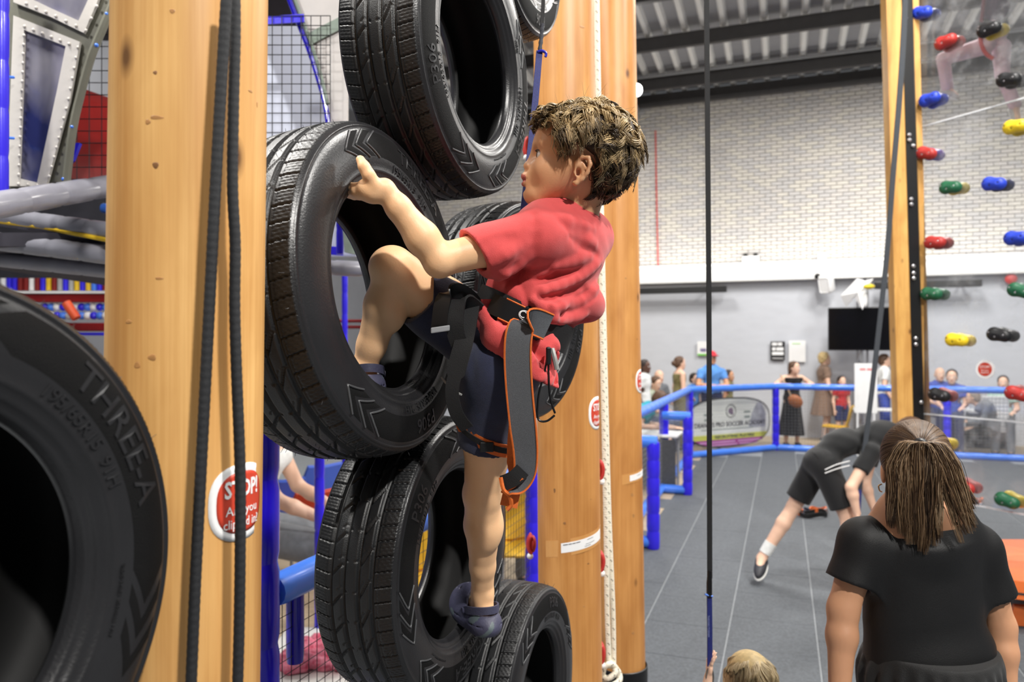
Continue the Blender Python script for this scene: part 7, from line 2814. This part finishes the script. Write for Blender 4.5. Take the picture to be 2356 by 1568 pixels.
# red slide bowl with net in front
mb = MB()
vs = []
for i in range(9):
    f = i / 8
    for j in range(9):
        g = j / 8
        x = 120 + 200 * g; y = (190 + 70 * g) + f * (250 - 70 * g)
        vs.append(P(x, y, 4.3 - .55 * math.sin(f * 1.6) + .1 * g))
fs = [(i * 9 + j, i * 9 + j + 1, (i + 1) * 9 + j + 1, (i + 1) * 9 + j) for i in range(8) for j in range(8)]
o_ = mb.add(vs, fs).build('slide_bowl', redv, t, 'all')
md = o_.modifiers.new('thick', 'SOLIDIFY'); md.thickness = .03
a_, b_2 = P(120, 440, 3.45), P(320, 440, 3.45)
net_panel(Vector((a_.x, a_.y, 0)), Vector((b_2.x, b_2.y, 0)), a_.z, P(0, -60, 3.45).z, .055, .0026, M['net'], t)
MB().prism(*poly_px([(152, 330), (186, 330), (170, 370), (148, 388)], 3.3), X1, Y1, .02).build('blue_patch', M['blue_deep'], t)

# second aircraft panel right of the foreground pole
t = thing('aircraft_nose_panel', 'pale canvas aircraft nose panel with blue-edged net behind the top tyre', 'play structure', P(700, HY, 3.3) - UP * CAMH)
pl, o = poly_px([(650, -70), (800, -70), (800, 330), (758, 300), (748, 240), (732, 180), (712, 120), (688, 60), (664, 5)], 3.3)
MB().prism(pl, o, X1, Y1, .03).build('canvas', canvas, t)
MB().tube(catmull([P(650, -40, 3.27), P(688, 56, 3.27), P(712, 118, 3.27), P(732, 180, 3.27), P(748, 240, 3.27), P(757, 300, 3.27)], 6), .012, 8).build('blue_edge', M['blue_deep'], t, True)
MB().tube(catmull([P(664, -40, 3.26), P(700, 56, 3.26), P(722, 118, 3.26), P(740, 180, 3.26), P(754, 240, 3.26)], 6), .008, 6).build('seam', seam_g, t, True)
MB().ribbon([P(705, 95, 3.275), P(735, 78, 3.275), P(790, 50, 3.275)], UP, .05, .008).build('seam', seam_g, t)
a_, b_2 = P(560, 300, 3.22), P(760, 300, 3.22)
net_panel(Vector((a_.x, a_.y, 0)), Vector((b_2.x, b_2.y, 0)), P(0, 820, 3.22).z, P(0, 36, 3.22).z, .042, .0024, M['net'], t)
MB().ribbon([P(560, 50, 3.23), P(700, 42, 3.23)], UP, .035, .008).build('blue_band', M['blue_post'], t)
pl, o = poly_px([(560, 60), (800, 60), (800, 300), (820, 590), (560, 590)], 3.6)
MB().prism(pl, o, X1, Y1, .02).build('canvas_backing', canvas_b, t)
MB().ribbon([P(745, 575, 3.55), P(790, 578, 3.55)], UP, .04, .012).build('blue_band', M['blue_post'], t)
pad_bar(P(782, 470, 3.5), P(782, 585, 3.5), .018, M['blue_deep'], t, 'post', .1)
MB().prism(*poly_px([(788, 500), (850, 500), (850, 592), (794, 580)], 3.45), X1, Y1, .03).build('green_panel', seam_g, t)
pad_bar(P(560, 606, 3.3), P(900, 622, 3.4), .036, grey_v, t, 'rail', .12, 18)

# far play frame seen under the deck: red beams, coloured rollers and balls
t = thing('play_shelf', 'red beamed play frame with a row of coloured rollers far behind the deck', 'play structure', P(120, HY, 7.5) - UP * CAMH)
DS = 7.5
for y in (686, 752):
    a, b = P(-120, y, DS), P(320, y, DS)
    MB().bbox((a + b) / 2, ((b - a).length, .09, .085), .01).build('beam', mat('red_beam', srgb(132, 20, 22), .4, .1, 8), t)
a, b = P(-120, 673, DS - .03), P(320, 673, DS - .03)
MB().bbox((a + b) / 2, ((b - a).length, .10, .022), .004).build('white_ledge', M['white'], t)
a, b = P(-120, 768, DS - .03), P(320, 768, DS - .03)
MB().bbox((a + b) / 2, ((b - a).length, .05, .03), .004).build('blue_ledge', M['blue_post'], t)
colr = {'b': M['blue_post'], 'y': yel, 'r': redv, 'g': mat('grey_roller', srgb(160, 160, 160), .5), 'w': M['white'], 'l': M['blue_rail_sheen']}
x = 2
for ch in 'wbbrrwrbyrgbgybylbr':
    w = 13
    a, b = P(x + w / 2, 668, DS), P(x + w / 2, 640, DS)
    MB().cyl(a, b, .027, n=10).build('roller', colr[ch], t, True)
    x += w
rnd = random.Random(4)
x = 104
k = 0
for ch in 'wbwblbwbwlb':
    for row in range(2):
        cc = 'bwl'[(k * 7 + row) % 3]
        MB().ball(P(x, 706 + row * 20, DS + .02), .040, 12, 8).build('ball', colr[cc], t, 'all'); k += 1
    x += 14
MB().cyl(P(152, 696, DS - .12), P(176, 732, DS - .12), .045, n=12).build('orange_tube', mat('orange_tube', srgb(226, 90, 50), .4), t, True)
MB().prism(*poly_px([(-120, 430), (330, 430), (330, 640), (-120, 640)], 8.2), X1, Y1, .05).build('back_net_wall', mat('dark_back', srgb(56, 56, 64), .8, .2, 6), t)

# seated person whose bare arm and leg show under the tyres
figure('person in a pale top seated behind the deep-blue post, bare arm and leg showing', spot(600, 4.85), -.05, 2.0,
       dict(sit(.10), ls=(.06, .17, .98), rs=(.06, -.17, .98), le=(.14, .2, .80), re=(.16, -.2, .80), lw=(.42, .14, .66), rw=(.46, -.14, .66), lk=(.48, .10, .50), rk=(.48, -.1, .50)), 'fair', ('short', 'brown'), ('vest', c_white), ('shorts', c_grey), vox=.010)
figure('person in white shirt seated behind the netting between tyre and middle pole', spot(1190, 6.3), -1.2, 1.8, sit(.05), 'fair', ('short', 'brown'), ('tee', c_white), ('trousers', c_grey), vox=.012)
plastic_chair('orange-red plastic chair behind the barrier under the big tyre', spot(700, 5.8), 2.2, rm_)
plastic_chair('blue plastic chair behind the barrier nearest the deep-blue post', spot(642, 6.3), 2.0, bm_)
plastic_chair('blue plastic chair lower beside the seated person\'s arm', spot(715, 7.0), 2.3, bm_)
plastic_chair('yellow plastic chair seen through the lower tyre', spot(968, 4.6), -1.0, ym)
plastic_chair('yellow plastic chair left of the middle pole', spot(1192, 5.4), -1.3, ym)
tp = thing('padded_post', 'thin bright-blue padded post behind the lower tyre', 'post', spot(735, 4.4))
pad_bar(spot(735, 4.4), spot(735, 4.4) + UP * 1.6, .03, M['blue_post'], tp, 'pad', .16)
tp = thing('padded_post', 'slim blue post seen through the big tyre the boy grips', 'post', spot(793, 7.0))
pad_bar(spot(793, 7.0), spot(793, 7.0) + UP * 2.6, .028, M['blue_post'], tp, 'pad', .2)
tb = thing('striped_barrier', 'low red striped barrier seen through the big tyre', 'fence', spot(770, 7.2))
a = P(650, 738, 7.2); b = P(860, 738, 7.2)
for y in (738, 752):
    a = P(650, y, 7.2); b = P(860, y, 7.2)
    MB().cyl(a, b, .016, n=8).build('rail', redv, tb, True)
for x in (660, 850):
    MB().cyl(spot(x, 7.2), P(x, 735, 7.2), .02, n=8).build('leg', M['white'], tb, True)

# low white table with pink clothes, blue padded stool
tw_ = thing('low_table', 'low white table below the barrier netting', 'table', spot(742, 4.0))
c = spot(742, 4.0)
MB().bbox(c + UP * .21, (.62, .8, .04), .01).build('tabletop', tabm, tw_)
for sx in (-.27, .27):
    for sy in (-.35, .35):
        MB().cyl(c + Vector((sx, sy, 0)), c + Vector((sx, sy, .2)), .02, n=8).build('leg', M['white'], tw_, True)
c = spot(742, 3.95) + UP * .25
F = Field(np3(c) - .3, np3(c) + .3, .008)
for k in range(22):
    F.ell(c + Vector((rnd.uniform(-.15, .16), rnd.uniform(-.18, .2), rnd.uniform(-.005, .05))), (rnd.uniform(.04, .09), rnd.uniform(.04, .09), rnd.uniform(.02, .045)), None, .015)
F.ripple(lambda X, Y, Z: .010 * np.sin(X * 60 + 3 * np.sin(Y * 33)) * np.sin(Y * 55 + Z * 40))
F.plane(c - UP * .018, (0, 0, -1), 0)
o_ = F.build('pink_cloth', mat('pink_floral_cloth', srgb(230, 150, 170), .8, 0, 40, .3, 200, col2=srgb(200, 70, 100)))
tag(o_, 'crumpled pink cloth lying on the low white table', 'cloth')
